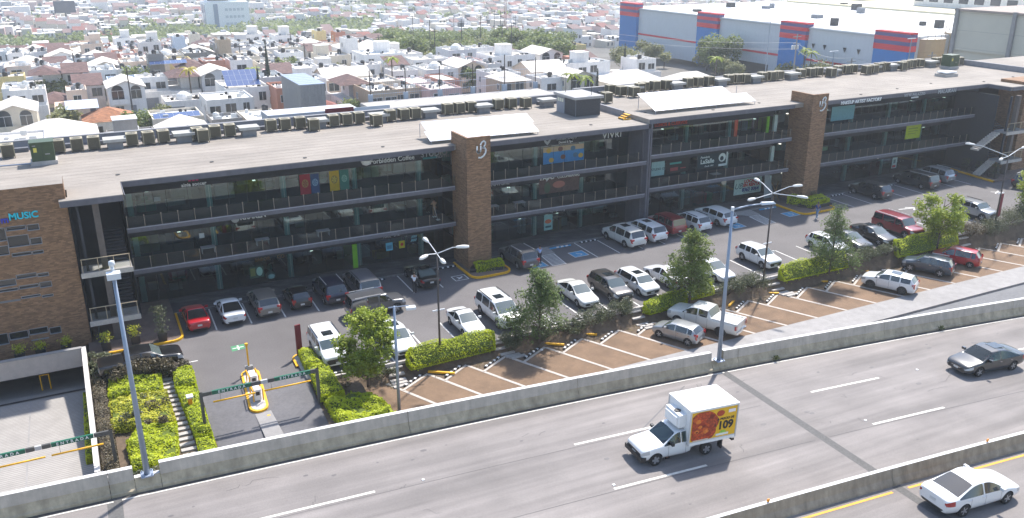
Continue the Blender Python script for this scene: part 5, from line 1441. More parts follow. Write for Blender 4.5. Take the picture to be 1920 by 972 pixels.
SHELLS = {}
def wheel_meshes(r, w=.21, dark=False, steel=False):
    k = ('w', r, dark, steel)
    if k in SHELLS: return SHELLS[k]
    b = MB(); b.lathe([(r * .62, -w / 2 + .01), (r * .92, -w / 2), (r, -w / 2 + .03), (r, w / 2 - .03), (r * .92, w / 2), (r * .62, w / 2 - .01)], 20, axis='Y')
    t = b.mesh('wheel', M_tyre, True)
    b = MB(); b.lathe([(r * .16, .0), (r * .66, .0), (r * .66, .03), (r * .60, .03), (r * .56, .005), (r * .16, .005)], 20, axis='Y', mi=1)
    n = 5
    for i in range(n):
        a = 2 * pi * i / n; c_, s_ = cos(a), sin(a); wd = r * (.13 if not steel else .2)
        P = [(c_ * r * .1 - s_ * wd, s_ * r * .1 + c_ * wd), (c_ * r * .64 - s_ * wd * .75, s_ * r * .64 + c_ * wd * .75), (c_ * r * .64 + s_ * wd * .75, s_ * r * .64 - c_ * wd * .75), (c_ * r * .1 + s_ * wd, s_ * r * .1 - c_ * wd)]
        b.add([(x, .03, z) for x, z in P] + [(x, .0, z) for x, z in P], [(0, 1, 2, 3), (0, 4, 5, 1), (2, 6, 7, 3)])
    b.lathe([(r * .17, .0), (r * .15, .035), (r * .05, .04)], 10, axis='Y')
    rm_ = b.mesh('rim', [M_rimd if dark else M_rim, M_trim])
    SHELLS[k] = (t, rm_); return t, rm_

CARN = 0
def car(kind, dims, col, loc, heading, label, group=None, subd=1, clear=False, rails=False, sunroof=False, darkrim=False, rearglass=None, plate=True, spoiler=False, name=None, cat=None, sheen=None):
    """heading in degrees: direction the nose points"""
    s = spec(kind, *dims)
    key = (kind,) + tuple(dims) + (subd,)
    if key not in SHELLS: SHELLS[key] = car_shell(s, subd)
    sh = SHELLS[key]
    L, W, H = dims; w = W / 2; h = L / 2
    nm = name or {'sedan': 'sedan_car', 'coupe': 'coupe_car', 'suv': 'suv_car', 'boxy': 'suv_car', 'van': 'minivan', 'hatch': 'hatchback_car', 'pickup': 'pickup_truck', 'np': 'box_truck'}[kind]
    ct = cat or {'pickup': 'pickup truck', 'np': 'truck', 'van': 'minivan'}.get(kind, 'car')
    t = thing(nm, label, ct, loc, radians(heading), group)
    pm_ = PT[col]
    names = {0: ('body', pm_), 1: ('windscreen', M_wscr), 2: ('rear_window', rearglass or M_cglass), 3: ('side_window', M_cglass), 4: ('grille', M_trim), 5: ('headlight', M_head), 6: ('taillight', M_tail), 7: ('bumper_trim', M_trim), 8: ('wheel_arch', M_trim)}
    for mi, (V2, F2) in sh.items():
        n_, m_ = names[mi]
        if clear and mi in (1, 2, 3): m_ = M_clear
        ck = key + (mi, m_.name)
        if mi in (3, 5, 6):
            for sg in (1, -1):
                ck2 = ck + (sg,)
                if ck2 not in SHELLS:
                    b = MB(); keep = [f for f in F2 if sum(V2[i][1] for i in f) * sg > 0]
                    mp = {}
                    for f in keep:
                        ff = []
                        for i in f:
                            if i not in mp: mp[i] = len(b.v); b.v.append(V2[i])
                            ff.append(mp[i])
                        b.f.append(tuple(ff)); b.m.append(0)
                    SHELLS[ck2] = b.mesh(n_, m_, True) if keep else None
                if SHELLS[ck2]: part(t, n_, SHELLS[ck2], None)
        else:
            if ck not in SHELLS:
                b = MB(); b.v = V2; b.f = [tuple(f) for f in F2]; b.m = [0] * len(F2); SHELLS[ck] = b.mesh(n_, m_, mi != 8)
            part(t, n_, SHELLS[ck], None)
    tm, rmm = wheel_meshes(s['wr'], .22 if kind not in ('pickup',) else .27, darkrim, kind == 'np')
    for x in (h - s['fo'], h - s['fo'] - s['wb']):
        for sg in (1, -1):
            o = part(t, 'wheel', tm, None, loc=(x, sg * (w - .125), s['wr']))
            o.rotation_euler = (0, 0, 0 if sg > 0 else pi)
            part(o, 'rim', rmm, None, loc=(0, .075, 0))
    cowl = s['st'][-1]; mx = cowl[0] - .35; bz = s['belt']
    for sg in (1, -1):
        b = MB(); b.box(mx - .07, mx + .07, *sorted((sg * (w * .97), sg * (w + .2))), bz + .02, bz + .17); part(t, 'mirror', b, pm_ if kind != 'np' else M_trim)
    b = MB()
    for sg in (1, -1):
        y = sg * (w + .004)
        for xx in ((mx - 1.0, mx - 1.9) if kind not in ('coupe', 'np') else (mx - 1.05,)):
            if abs(xx) < h: b.box(xx - .09, xx + .09, *sorted((y, y - sg * .05)), bz - .14, bz - .10)
    part(t, 'door_handle', b, M_chrome if col not in ('white', 'pearl', 'red') else pm_)
    b = MB(); e = .003
    ring_w = w
    for xx in (mx + .12, mx - .88, mx - 1.78):
        if kind in ('coupe', 'np') and xx < mx - 1.2: continue
        if abs(xx) > h - .9: continue
        for sg in (1, -1):
            z0 = s['st'][-1][2] + .12
            y = sg * (w * .995 + e)
            b.quad((xx - .007, y, z0), (xx + .007, y, z0), (xx + .007, y * .985, bz - .06), (xx - .007, y * .985, bz - .06))
    part(t, 'door_seam', b, M_trim)
    if plate:
        zf, zr_ = (s['st'][0][2] + .12), (s['rear'][-1][2] + (.16 if kind not in ('sedan', 'coupe') else .28))
        b = MB(); b.box(-h - .02, -h + .02, -.16, .16, zr_, zr_ + .14); part(t, 'number_plate', b, M_plate)
        b = MB(); b.box(h - .03, h + .015, -.16, .16, zf, zf + .13); part(t, 'number_plate', b, M_plate)
    if rails:
        b = MB(); rx = s['cab']
        for sg in (1, -1):
            yy = sg * (rx[1][2] * w * 1.14 - .07)
            b.box(rx[-1][0] + .25, rx[1][0] + .15, yy - .02, yy + .02, H - .01, H + .045)
        part(t, 'roof_rail', b, M_trim if rails == 'black' else M_alu)
    if sunroof:
        c0 = s['cab'][1][0]; b = MB(); b.box(c0 - .75, c0 + .05, -.36, .36, H - .02, H + .006); part(t, 'sunroof', b, M_cglass)
    if spoiler:
        b = MB(); b.box(-h + .02, -h + .28, -w * .62, w * .62, 1.07, 1.11); part(t, 'spoiler', b, pm_)
    if kind in ('sedan', 'suv', 'van', 'hatch', 'coupe', 'pickup', 'boxy'):
        z = (s['st'][0][2] + s['st'][0][3]) / 2 + .06
        b = MB(); b.box(h - .01, h + .018, -.32, .32, z, z + .035); part(t, 'chrome_bar', b, M_chrome)
    if kind in ('suv', 'boxy', 'van', 'hatch'):
        for sg in (1, -1):
            b = MB(); y0, y1 = sorted((sg * w * .60, sg * w * .97))
            b.box(-h - .004 + .02, -h + .10, y0, y1, .86 if kind != 'hatch' else .74, 1.06 if kind != 'hatch' else .98);
            b.add([(-h + .035, sg * w * .86, 1.0), (-h + .2, sg * w * .975, .9), (-h + .28, sg * w * .96, 1.06), (-h + .08, sg * w * .9, 1.12)], [(0, 1, 2, 3)])
            part(t, 'taillight', b, M_tail)
    return t

back = 'cars parked nose-in along the shops'
frontg = 'cars parked nose-out along the garden strip'
Z = lambda x: zg(x) + .006
car('sedan', (4.4, 1.72, 1.45), 'red', (5.95, 65.2, Z(6)), 91, 'red sedan parked nose-in at the left end of the shopfront row', back)
car('sedan', (4.45, 1.75, 1.48), 'white', (8.55, 65.35, Z(8)), 91, 'white sedan parked nose-in between the red sedan and the champagne SUV', back, sunroof=False)
car('suv', (4.5, 1.84, 1.68), 'champagne', (11.2, 65.55, Z(11)), 91, 'champagne silver SUV parked nose-in, third from the left in the shopfront row', back)
car('hatch', (3.55, 1.65, 1.48), 'black', (13.85, 65.55, Z(14)), 91, 'tiny black hatchback parked nose-in between the champagne SUV and the navy SUV', back)
car('suv', (4.85, 1.94, 1.78), 'navy', (16.6, 65.75, Z(16)), 91, 'dark navy SUV with silver roof rails parked nose-in left of the grey minivan', back, rails=True)
car('van', (5.1, 1.98, 1.75), 'lgrey', (19.35, 65.75, Z(19)), 91, 'light grey minivan with red tail lamps parked nose-in behind the garden tree', back, rails='black')
car('boxy', (4.6, 1.88, 1.78), 'grey', (18.9, 60.9, Z(19)), 2, 'dark grey boxy SUV driving along the aisle behind the left garden tree', None, rails=True)
car('sedan', (4.75, 1.84, 1.43), 'black', (24.6, 65.5, Z(24)), 91, 'black sedan parked nose-in with a man in a white shirt beside it', back, sunroof=True, rearglass=M_wscr)
car('suv', (4.7, 1.82, 1.75), 'grey', (33.9, 65.3, Z(34)), 93, 'dark grey SUV with silver roof parked beside the first tower hedge', back, rails=True)
car('suv', (5.0, 1.96, 1.78), 'pearl', (45.5, 65.6, Z(45)), 93, 'cream white three-row SUV with dark sunroof, leftmost of the white SUVs in the middle', back, sunroof=True, rails=True)
car('suv', (5.0, 1.93, 1.72), 'white', (48.2, 65.9, Z(48)), 93, 'white SUV parked between the cream white SUV and the dark red SUV', back, sunroof=True)
car('boxy', (4.55, 1.88, 1.85), 'wine', (51.0, 66.4, Z(51)), 93, 'dark red boxy SUV parked among the white SUVs in the middle', back, rails='black')
car('suv', (4.5, 1.82, 1.68), 'white', (53.9, 66.0, Z(54)), 93, 'white crossover with roof rails parked right of the dark red boxy SUV', back, rails='black')
car('suv', (4.8, 1.94, 1.62), 'white', (57.3, 66.4, Z(57)), 93, 'sporty white SUV beside the blue accessible bay right of the tall lamp pole', back)
car('suv', (4.75, 1.92, 1.7), 'dgrey', (78.7, 65.6, Z(78)), 94, 'dark grey SUV parked nose-in, first right of the second tower', back)
car('van', (5.15, 2.0, 1.75), 'dgrey', (86.6, 66.0, Z(86)), 94, 'dark grey minivan parked nose-in beside a silver SUV on the right', back, rails=True)
car('suv', (4.75, 1.84, 1.72), 'silver', (90.5, 66.7, Z(90)), 94, 'silver SUV parked nose-in right of the dark minivan', back, rails=True)
car('suv', (4.7, 1.9, 1.66), 'dgrey', (97.6, 59.6, Z(97)), 12, 'dark SUV with a lit brake lamp driving off at the far right of the lot', None, rails=True)
car('boxy', (4.8, 1.94, 1.74), 'white', (13.5, 55.0, 0.006), -90, 'white off-road SUV with slotted grille parked left of the garden tree', frontg, rails='black', sunroof=True)
car('sedan', (4.95, 1.84, 1.48), 'white', (18.35, 54.65, 0.006), -90, 'white sedan with sunroof parked right of the first garden tree behind the short lamp post', frontg, sunroof=True)
car('sedan', (4.3, 1.68, 1.42), 'white', (23.95, 54.7, Z(24)), -90, 'small white sedan with its nose over the long lime hedge beside the white minivan', frontg)
car('van', (5.1, 1.99, 1.78), 'white', (27.05, 55.3, Z(27)), -90, 'white minivan with roof rails and sunroof parked left of the second garden tree', frontg, rails='black', sunroof=True)
car('sedan', (4.65, 1.76, 1.47), 'pearl', (34.3, 55.6, Z(34)), -91, 'white sedan parked alone left of the dark grey crossover, dark shrubs before its nose', frontg)
car('suv', (4.65, 1.86, 1.69), 'bronze', (37.2, 55.2, Z(37)), -91, 'dark bronze crossover with black glass roof parked between two white cars', frontg, sunroof=True)
car('hatch', (4.45, 1.80, 1.46), 'white', (39.9, 55.2, Z(40)), -90, 'white hatchback with sunroof parked right of the dark bronze crossover', frontg, sunroof=True)
car('coupe', (4.8, 1.82, 1.42), 'white', (43.0, 55.4, Z(43)), 91, 'white coupe parked the other way round, its tail at the third garden tree', frontg)
car('sedan', (4.6, 1.78, 1.46), 'white', (47.3, 54.6, Z(47)), -90, 'white sedan behind the tall lamp pole in the front row', frontg)
car('suv', (4.35, 1.78, 1.62), 'white', (52.9, 55.0, Z(53)), -90, 'white compact crossover standing alone by the four headed lamp right of the tall pole', frontg)
car('hatch', (4.1, 1.70, 1.47), 'white', (60.9, 54.6, Z(61)), -90, 'white hatchback half hidden by the thin tree in the right part', frontg)
car('sedan', (4.85, 1.84, 1.47), 'dgrey', (63.6, 54.7, Z(63)), -90, 'dark grey sedan parked between the white hatchback and the black sedan', frontg)
car('sedan', (4.7, 1.80, 1.44), 'black', (66.9, 54.6, Z(67)), -90, 'black sedan parked left of the large red SUV', frontg, sunroof=True)
car('boxy', (5.0, 1.92, 1.84), 'wine', (70.6, 54.9, Z(70)), -90, 'large red SUV with silver roof rails parked behind the fifth garden tree', frontg, rails=True)
car('boxy', (4.35, 1.82, 1.68), 'silver', (81.9, 54.8, Z(82)), -89, 'silver boxy crossover with black roof rails standing alone at the right', frontg, rails='black')
car('pickup', (5.3, 1.92, 1.78), 'black', (1.5, 58.4, 0.006), 2, 'black pickup truck half hidden behind the shrubs at the left, nose to the right', None)
bays = 'cars parked in the slanted gravel bays'
a_ = 115.5
car('hatch', (3.81, 1.64, 1.42), 'silver', (38.35, 47.5, ZF + .01), a_, 'silver hatchback in a gravel bay left of the white pickup truck', bays)
t = car('pickup', (5.85, 2.02, 1.92), 'pearl', (41.45, 48.1, ZF + .01), a_, 'white crew cab pickup truck with an open black bed in a gravel bay', bays)
b = MB(); b.box(-2.78, -.92, -.72, .72, .9, 1.318); part(t, 'bed_liner', b, M_trim)
b = MB(); b.box(-2.86, -.88, -.93, -.72, 1.30, 1.36); b.box(-2.86, -.88, .72, .93, 1.30, 1.36); b.box(-2.92, -2.78, -.93, .93, 1.28, 1.37); part(t, 'bed_rail', b, PT['pearl'])
for sg in (1, -1):
    b = MB(); b.box(-2.94, -2.80, *sorted((sg * .76, sg * .99)), .88, 1.2); part(t, 'taillight', b, M_tail)
b = MB(); b.box(-3.0, -2.9, -.85, .85, .48, .68); part(t, 'rear_bumper', b, M_chrome)
car('suv', (4.45, 1.82, 1.6), 'white', (60.9, 47.3, ZF + .01), a_, 'white crossover with long sunroof in a gravel bay at the right', bays, sunroof=True, darkrim=True)
car('suv', (4.3, 1.79, 1.65), 'slate', (67.4, 48.6, ZF + .01), a_, 'slate blue crossover with roof rails in a gravel bay left of the red one', bays, rails=True)
car('hatch', (4.2, 1.75, 1.55), 'red', (71.8, 49.0, ZF + .01), a_, 'bright red hatchback in a gravel bay right of the slate blue crossover', bays)
def on_road(x, y): return (x, y, zh(x) + .008)
GR = radians(-.0)
def slope(o, hd):
    d = 1 if abs(hd) < 90 else -1
    o.rotation_euler = Euler((0, 0.03 * d, radians(hd)), 'XYZ')
o = car('sedan', (4.9, 1.85, 1.47), 'dgrey', on_road(48.25, 29.75), 174.5, 'dark grey sedan driving left on the elevated road at the right edge', 'vehicles moving on the elevated road', subd=2, sunroof=True, clear=True); slope(o, 174.5)
o = car('sedan', (4.82, 1.84, 1.47), 'white', on_road(34.55, 20.75), -4, 'white sedan driving right at the bottom right corner', 'vehicles moving on the elevated road', subd=2); slope(o, -4)
b = MB(); b.add([(-.62, -.03, 1.475), (-.5, .03, 1.475), (-.52, 0, 1.56)], [(0, 1, 2)])
o = car('sedan', (4.6, 1.8, 1.48), 'white', (50.4, 38.6, -.97), 0, 'white car on the street below, only its roof showing above the barrier', None)
o = car('np', (5.0, 1.72, 1.62), 'white', on_road(24.6, 29.95), 175.5, 'white light truck with a refrigerated cargo box carrying a yellow food advert', 'vehicles moving on the elevated road', subd=2, clear=True); slope(o, 175.5)
BX0, BX1 = -2.75, .02
b = MB(); b.box(BX0, BX1, -.98, .98, .86, 2.72); part(o, 'cargo_box', b, M_white)
b = MB(); b.box(BX0 - .04, BX1 + .04, -1.02, 1.02, 2.722, 2.80)
for i in (-1, 1): b.box(BX0 - .02, BX1 + .02, i * .99 - .015, i * .99 + .015, .84, .98)
part(o, 'box_roof', b, mat('box_roof_white', (0.80, 0.79, 0.76), .5, var=.05))
b = MB()
for x in (BX0, BX1):
    for i in (-1, 1): b.box(x - .035, x + .035, i * .985 - .03, i * .985 + .03, .86, 2.72)
b.box(BX0 - .01, BX1 + .01, -.995, -.975, .86, 1.02); b.box(BX0 - .01, BX1 + .01, .975, .995, .86, 1.02)
part(o, 'edge_rail', b, M_alu)
b = MB(); b.box(BX1, BX1 + .42, -.62, .62, 1.75, 2.42); b.box(BX1 + .42, BX1 + .52, -.5, .5, 1.82, 2.3); q = part(o, 'cooling_unit', b, M_white)
b = MB(); b.tube((BX1 + .22, .1, 2.42), (BX1 + .22, .1, 2.46), .17, .17, 14); part(q, 'fan', b, M_trim)
b = MB(); b.box(BX0 - .02, BX1, -.45, .45, .58, .78); part(o, 'chassis', b, M_trim)
b = MB(); b.box(BX0 - .1, BX0 + .05, -.85, .85, .55, .68);
for sg in (1, -1): b.box(-2.1, -2.02, *sorted((sg * .6, sg * .9)), .25, .8)
part(o, 'rear_guard', b, M_trim)
b = MB(); b.box(2.28, 2.54, -.82, .82, .34, .58); part(o, 'front_bumper', b, M_trim)
sd = 1
ad = MB(); y = .992; ad.quad((BX0 + .05, y, 1.04), (BX1 - .05, y, 1.04), (BX1 - .05, y, 2.66), (BX0 + .05, y, 2.66)); A = part(o, 'advert', ad, mat('advert_yellow', srgb(225, 175, 15), .5, var=.08))
def adq(x0, x1, z0, z1, col, e=.003):
    b = MB(); b.quad((x0, y + e, z0), (x1, y + e, z0), (x1, y + e, z1), (x0, y + e, z1)); return part(A, 'print', b, mat('print_%d_%d_%d' % tuple(int(c * 255) for c in col), col, .6))
ch = MB(); n = 26; cx, cz = -.72, 1.80
cpts = []
for i in range(n):
    a = 2 * pi * i / n; rr2 = 1 + .06 * sin(a * 5) + .04 * sin(a * 9)
    cpts.append((max(BX0 + .1, min(BX1 - .10, cx + .92 * rr2 * cos(a))), y + .004, max(1.06, min(2.63, cz + .93 * rr2 * sin(a)))))
ch.add(cpts, [tuple(range(n))])
M_chick = mat('advert_fried_food', srgb(165, 60, 20), .45, var=.55, scale=4.5, var2=.45, scale2=9)
part(A, 'food_picture', ch, M_chick)
for i in range(16):
    b = MB(); px, pz = cx + R.uniform(-.5, .5), cz + R.uniform(-.5, .5); s_ = R.uniform(.07, .22)
    b.add([(px + s_ * cos(k * .9) * R.uniform(.7, 1.2), y + .006 + i * .0006, pz + s_ * sin(k * .9) * .7) for k in range(7)], [tuple(range(7))])
    c = [srgb(215, 120, 35), srgb(120, 30, 15), srgb(195, 85, 25), srgb(150, 40, 15)][i % 4]
    part(A, 'food_picture', b, mat('print_food_%d' % (i % 4), c, .5, var=.3, scale=12))
def adtext(s_, size, x, z, col, bold=.0):
    b = text_mb(s_, size, bold, .001).xf(UPF)
    b.v = [(-(p[0]) + x, y + .009 + (.0012 if p[1] < 0 else 0), p[2] + z) for p in b.v]
    b.f = [tuple(reversed(f)) for f in b.f]
    return part(A, 'lettering', b, mat('print_black', (0.01, 0.01, 0.01), .5) if col == 'k' else mat('print_red', srgb(200, 40, 30), .5))
adtext('109', .62, -2.08, 1.66, 'k', .028)
adtext('A PRECIO DE', .17, -2.06, 2.04, 'k', .008)
adtext('$', .3, -1.45, 1.72, 'k', .01)
b = MB(); b.add([(-1.95 + .20 * cos(2 * pi * i / 14), y + .01, 1.27 + .13 * sin(2 * pi * i / 14)) for i in range(14)], [tuple(range(14))]); part(A, 'print', b, mat('print_salad', srgb(150, 190, 60), .6, var=.4, scale=14))
adq(-2.3, -1.55, 1.12, 1.24, srgb(225, 225, 215), .012)
b = MB(); b.add([(-1.72 + .24 * cos(2 * pi * i / 14), y + .008, 2.38 + .17 * sin(2 * pi * i / 14)) for i in range(14)], [tuple(range(14))]); part(A, 'print', b, mat('print_sauce', srgb(170, 60, 25), .5, var=.3, scale=10))
adq(-2.6, -2.18, 2.34, 2.52, srgb(235, 225, 220), .012)
adtext('109', .12, -2.4, 2.43, 'r', .006)
adq(-1.1, -.2, 1.07, 1.10, srgb(230, 220, 210), .008)
L_lime = leaf_mat('lime_leaves', (0.34, 0.42, 0.01), (0.68, 0.74, 0.02), 1.6, tint=(0.80, 0.80, 0.05), trans=.45)
L_lime2 = leaf_mat('yellow_green_leaves', (0.30, 0.33, 0.014), (0.66, 0.62, 0.03), 1.4, tint=(0.50, 0.36, 0.05))
L_olive = leaf_mat('olive_leaves', (0.05, 0.065, 0.022), (0.15, 0.165, 0.075), 1.6, tint=(0.20, 0.14, 0.085))
L_olive2 = leaf_mat('brownish_leaves', (0.05, 0.045, 0.02), (0.17, 0.13, 0.07), 1.6, tint=(0.24, 0.20, 0.10))
L_tree1 = leaf_mat('maple_leaves', (0.15, 0.22, 0.014), (0.43, 0.49, 0.04), 1.0, tint=(0.34, 0.30, 0.05), trans=.35)
L_tree2 = leaf_mat('elm_leaves', (0.06, 0.10, 0.02), (0.20, 0.27, 0.07), 1.0, trans=.35)
L_tree3 = leaf_mat('olive_green_leaves', (0.08, 0.125, 0.02), (0.27, 0.33, 0.065), 1.0, trans=.35)
M_bark = mat('bark', (0.10, 0.075, 0.055), 0.95, var=0.3, scale=8, bump=.6, bscale=20)
M_stemd = mat('dark_stems', (0.05, 0.038, 0.025), 0.95, var=0.3)
def leafquad(mb, c, s, up=.5, asp=.62):
    d = Vector((R.gauss(0, 1), R.gauss(0, 1), R.gauss(0, .7))); d.normalize()
    n = Vector((R.gauss(0, .8), R.gauss(0, .8), up + R.random())); n.normalize()
    u = d.cross(n)
    if u.length < .05: return
    u.normalize(); v = n.cross(u)
    u *= s; v *= s * asp
    mb.v += [tuple(c - u), tuple(c - v * .9), tuple(c + u), tuple(c + v)]
    o = len(mb.v) - 4
    mb.f.append((o, o + 1, o + 2, o + 3)); mb.m.append(0)
def hedge(pts, h, mats, label, cat='hedge', s=.058, dens=300, zfun=zg, lump=.10, name='hedge', group=None, core=True, hvar=.14, leafup=1.7):
    """clipped hedge of small leaves over a polygon (ccw), height h"""
    cx = sum(p[0] for p in pts) / len(pts); cy = sum(p[1] for p in pts) / len(pts)
    z0 = zfun(cx, cy)
    xs_ = [p[0] for p in pts]; ys_ = [p[1] for p in pts]
    def inside(x, y):
        c = False
        for i in range(len(pts)):
            x1, y1 = pts[i]; x2, y2 = pts[i - 1]
            if (y1 > y) != (y2 > y) and x < (x2 - x1) * (y - y1) / (y2 - y1) + x1: c = not c
        return c
    def edge(x, y):
        m = 9
        for i in range(len(pts)):
            a = Vector(pts[i - 1]); b = Vector(pts[i]); p = Vector((x, y)); ab = b - a
            t_ = max(0, min(1, (p - a).dot(ab) / max(1e-6, ab.length_squared)))
            m = min(m, (p - a - ab * t_).length)
        return m
    area = 0
    for i in range(len(pts)): area += pts[i - 1][0] * pts[i][1] - pts[i][0] * pts[i - 1][1]
    area = abs(area) / 2
    ph = R.uniform(0, 9)
    top = lambda x, y, e: h * (1 + hvar * (sin(x * 2.3 + ph) * .5 + sin(y * 3.1 + x * 1.3 + ph * 2) * .5)) * (1 - .30 * max(0, 1 - e / .35) ** 2) + lump * (.5 * sin(x * 7 + ph) * sin(y * 6.3))
    t = thing(name, label, cat, (cx, cy, z0), 0, group)
    b = MB(); n = int(area * dens)
    for i in range(n):
        for _ in range(20):
            x = R.uniform(min(xs_), max(xs_)); y = R.uniform(min(ys_), max(ys_))
            if inside(x, y): break
        else: continue
        e = edge(x, y); tp = top(x, y, e)
        dz = R.random() ** 2 * .12 if e > .22 else tp * R.random() ** 2 * .55
        z = zfun(x, y) - z0 + max(.03, tp - dz)
        leafquad(b, Vector((x - cx, y - cy, z)), s * R.uniform(.7, 1.35), leafup)
    per = sum((Vector(pts[i]) - Vector(pts[i - 1])).length for i in range(len(pts)))
    for i in range(int(per * h * dens * 1.0)):
        k = R.randrange(len(pts)); a = Vector(pts[k - 1]); c = Vector(pts[k])
        if R.random() > (c - a).length / per * len(pts) * .6:
            pass
        q = a + (c - a) * R.random(); nrm = Vector((cx, cy)) - q
        q = q + nrm.normalized() * R.uniform(-.05, .12)
        z = zfun(q.x, q.y) - z0 + R.random() * top(q.x, q.y, .05)
        leafquad(b, Vector((q.x - cx, q.y - cy, max(.03, z))), s * R.uniform(.7, 1.3), -.45)
    part(t, 'foliage', b, mats)
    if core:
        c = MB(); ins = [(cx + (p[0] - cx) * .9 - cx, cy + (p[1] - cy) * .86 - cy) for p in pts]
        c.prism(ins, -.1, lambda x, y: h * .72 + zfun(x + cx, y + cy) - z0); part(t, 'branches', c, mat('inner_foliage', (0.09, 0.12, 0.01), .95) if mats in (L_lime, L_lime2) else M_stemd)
    return t
def shrub(x, y, rx, ry, h, mats, label, z=None, n=900, s=.06, name='shrub', group=None, spiky=0.0):
    z0 = zg(x) if z is None else z
    rx *= 1.15; ry *= 1.15; h *= 1.12; n = int(n * 1.25)
    t = thing(name, label, 'shrub', (x, y, z0), 0, group)
    b = MB(); nc = max(5, int(rx * ry * 10))
    cl_ = [(R.uniform(-.75, .75) * rx, R.uniform(-.75, .75) * ry, R.uniform(.35, .85) * h, R.uniform(.25, .45) * min(rx, h)) for _ in range(nc)]
    for i in range(n):
        a, c, e, r_ = R.choice(cl_)
        d = Vector((R.gauss(0, 1), R.gauss(0, 1), R.gauss(0, .8))).normalized() * r_ * R.uniform(.5, 1.15 + spiky)
        p = Vector((a, c, e)) + d; p.z = max(.04, p.z)
        leafquad(b, p, s * R.uniform(.7, 1.4), .4, .5)
    part(t, 'foliage', b, mats)
    b = MB()
    for i in range(9):
        a = R.uniform(0, 2 * pi); b.tube((0, 0, 0), (cos(a) * rx * .7, sin(a) * ry * .7, h * R.uniform(.5, .9)), .02, .008, 4)
    part(t, 'stems', b, M_stemd)
    return t
def tree(x, y, h, cr, mats, label, n=5200, s=.085, th=.30, z=None, clumps=26, lean=(0, 0), tr=.085, shape='round', group='trees in the garden strip', ccy=None):
    z0 = zg(x) - .1 if z is None else z
    t = thing('tree', label, 'tree', (x, y, z0), 0, group)
    b = MB(); pts = [(0, 0, 0)]
    px = py = 0
    for k in range(1, 6):
        px += R.uniform(-.06, .06) + lean[0] / 5; py += R.uniform(-.06, .06) + lean[1] / 5
        pts.append((px, py, h * .9 * k / 5))
    b.path(pts, [tr * (1 - .16 * k) for k in range(6)], 7)
    cl_ = []
    for k in range(clumps):
        f = R.random()
        zc = h * (th + (1 - th) * (f * .97))
        if shape == 'cone': wr_ = cr * (1.08 - f) * 1.0
        elif shape == 'tall': wr_ = cr * (sin(pi * min(1, f * .8 + .22)) ** .6) * (1 - .35 * f)
        else: wr_ = cr * sin(pi * (f * .78 + .14)) ** .7
        a = k * 2.4 + R.uniform(-.5, .5); r_ = wr_ * sqrt(R.uniform(.1, 1)) * .95
        tx = pts[min(5, int(zc / h * 5))]
        c = Vector((tx[0] + cos(a) * r_, tx[1] + sin(a) * r_, zc))
        rad = R.uniform(.30, .52) * cr * (1 - .35 * f)
        cl_.append((c, rad))
        zb_ = max(h * .2, zc - r_ * .8 - .3)
        kk = min(4, int(zb_ / (h * .9) * 5)); f2 = zb_ / (h * .9) * 5 - kk
        p0 = Vector(pts[kk]) + (Vector(pts[kk + 1]) - Vector(pts[kk])) * f2
        mid = p0 * .5 + c * .5 + Vector((0, 0, -.1))
        b.path([tuple(p0), tuple(mid), tuple(c)], [tr * .38, tr * .22, tr * .08], 4)
    part(t, 'trunk', b, M_bark, smooth=True)
    b = MB()
    W_ = [r_ ** 2 for _, r_ in cl_]; tot = sum(W_)
    for (c, rad), w_ in zip(cl_, W_):
        m = int(n * w_ / tot)
        for i in range(m // 6 + 1):
            d = Vector((R.gauss(0, 1), R.gauss(0, 1), R.gauss(0, .7)))
            d.normalize(); p = c + d * rad * R.uniform(.25, 1.12)
            for j in range(6):
                q = p + Vector((R.gauss(0, .09), R.gauss(0, .09), R.gauss(0, .06)))
                leafquad(b, q, s * R.uniform(.65, 1.3), .6)
    part(t, 'crown', b, mats)
    return t
tree(14.8, 50.3, 5.9, 1.75, L_tree1, 'bright green maple like tree at the left in front of the white off-road SUV', 13500, .10, .24, z=-.5, clumps=30, tr=.10)
tree(28.1, 50.75, 5.8, 2.45, L_tree2, 'dark green tree of conical shape right of the white minivan', 14000, .075, .16, z=-.4, clumps=44, shape='cone', tr=.10, lean=(.15, .1))
tree(42.3, 51.2, 6.1, 1.95, L_tree3, 'olive green tree left of the tall lamp pole above the white pickup', 14500, .08, .24, z=-.1, clumps=44, tr=.11, shape='tall', lean=(.2, .1))
tree(57.3, 50.8, 6.4, 2.0, L_tree2, 'thin feathery tree standing in the long lime hedge right of the middle', 10500, .065, .2, z=.0, clumps=44, shape='cone', tr=.09, lean=(.3, .1))
tree(71.4, 50.9, 5.4, 2.1, L_tree1, 'open branched green tree in front of the large red SUV', 9500, .10, .33, z=.1, clumps=24, tr=.10)
if 0: tree(80.0, 45.2, 5.5, 2.6, L_tree1, 'large leafy tree cut off by the right edge of the picture', 9000, .10, .25, z=-.6, clumps=34, tr=.12, group=None)
tree(87.5, 52.5, 5.0, 2.0, L_tree1, 'leafy tree farther along the garden strip at the right edge', 5000, .10, .3, z=.6, clumps=24, tr=.1)
zga = lambda x, y=0: zg(x) * 0 + (-.30 if y < 51.6 else -.05) + (zg(x) if x > 20 else 0)
gz = lambda x, y=0: ZF + (zg(x) - ZF) * max(0, min(1, (y - 50.85) / 1.05))
hedge([(18.1, 50.75), (24.6, 51.0), (24.9, 51.75), (24.4, 52.15), (18.6, 52.1), (18.0, 51.6)], 1.15, L_lime, 'long clipped lime hedge in front of the small white sedan', zfun=gz)
hedge([(38.2, 50.9), (42.2, 51.3), (42.3, 52.0), (38.9, 51.9), (37.9, 51.5)], .95, L_lime, 'loose lime hedge in front of the white hatchback, left of the third garden tree', zfun=gz, hvar=.3)
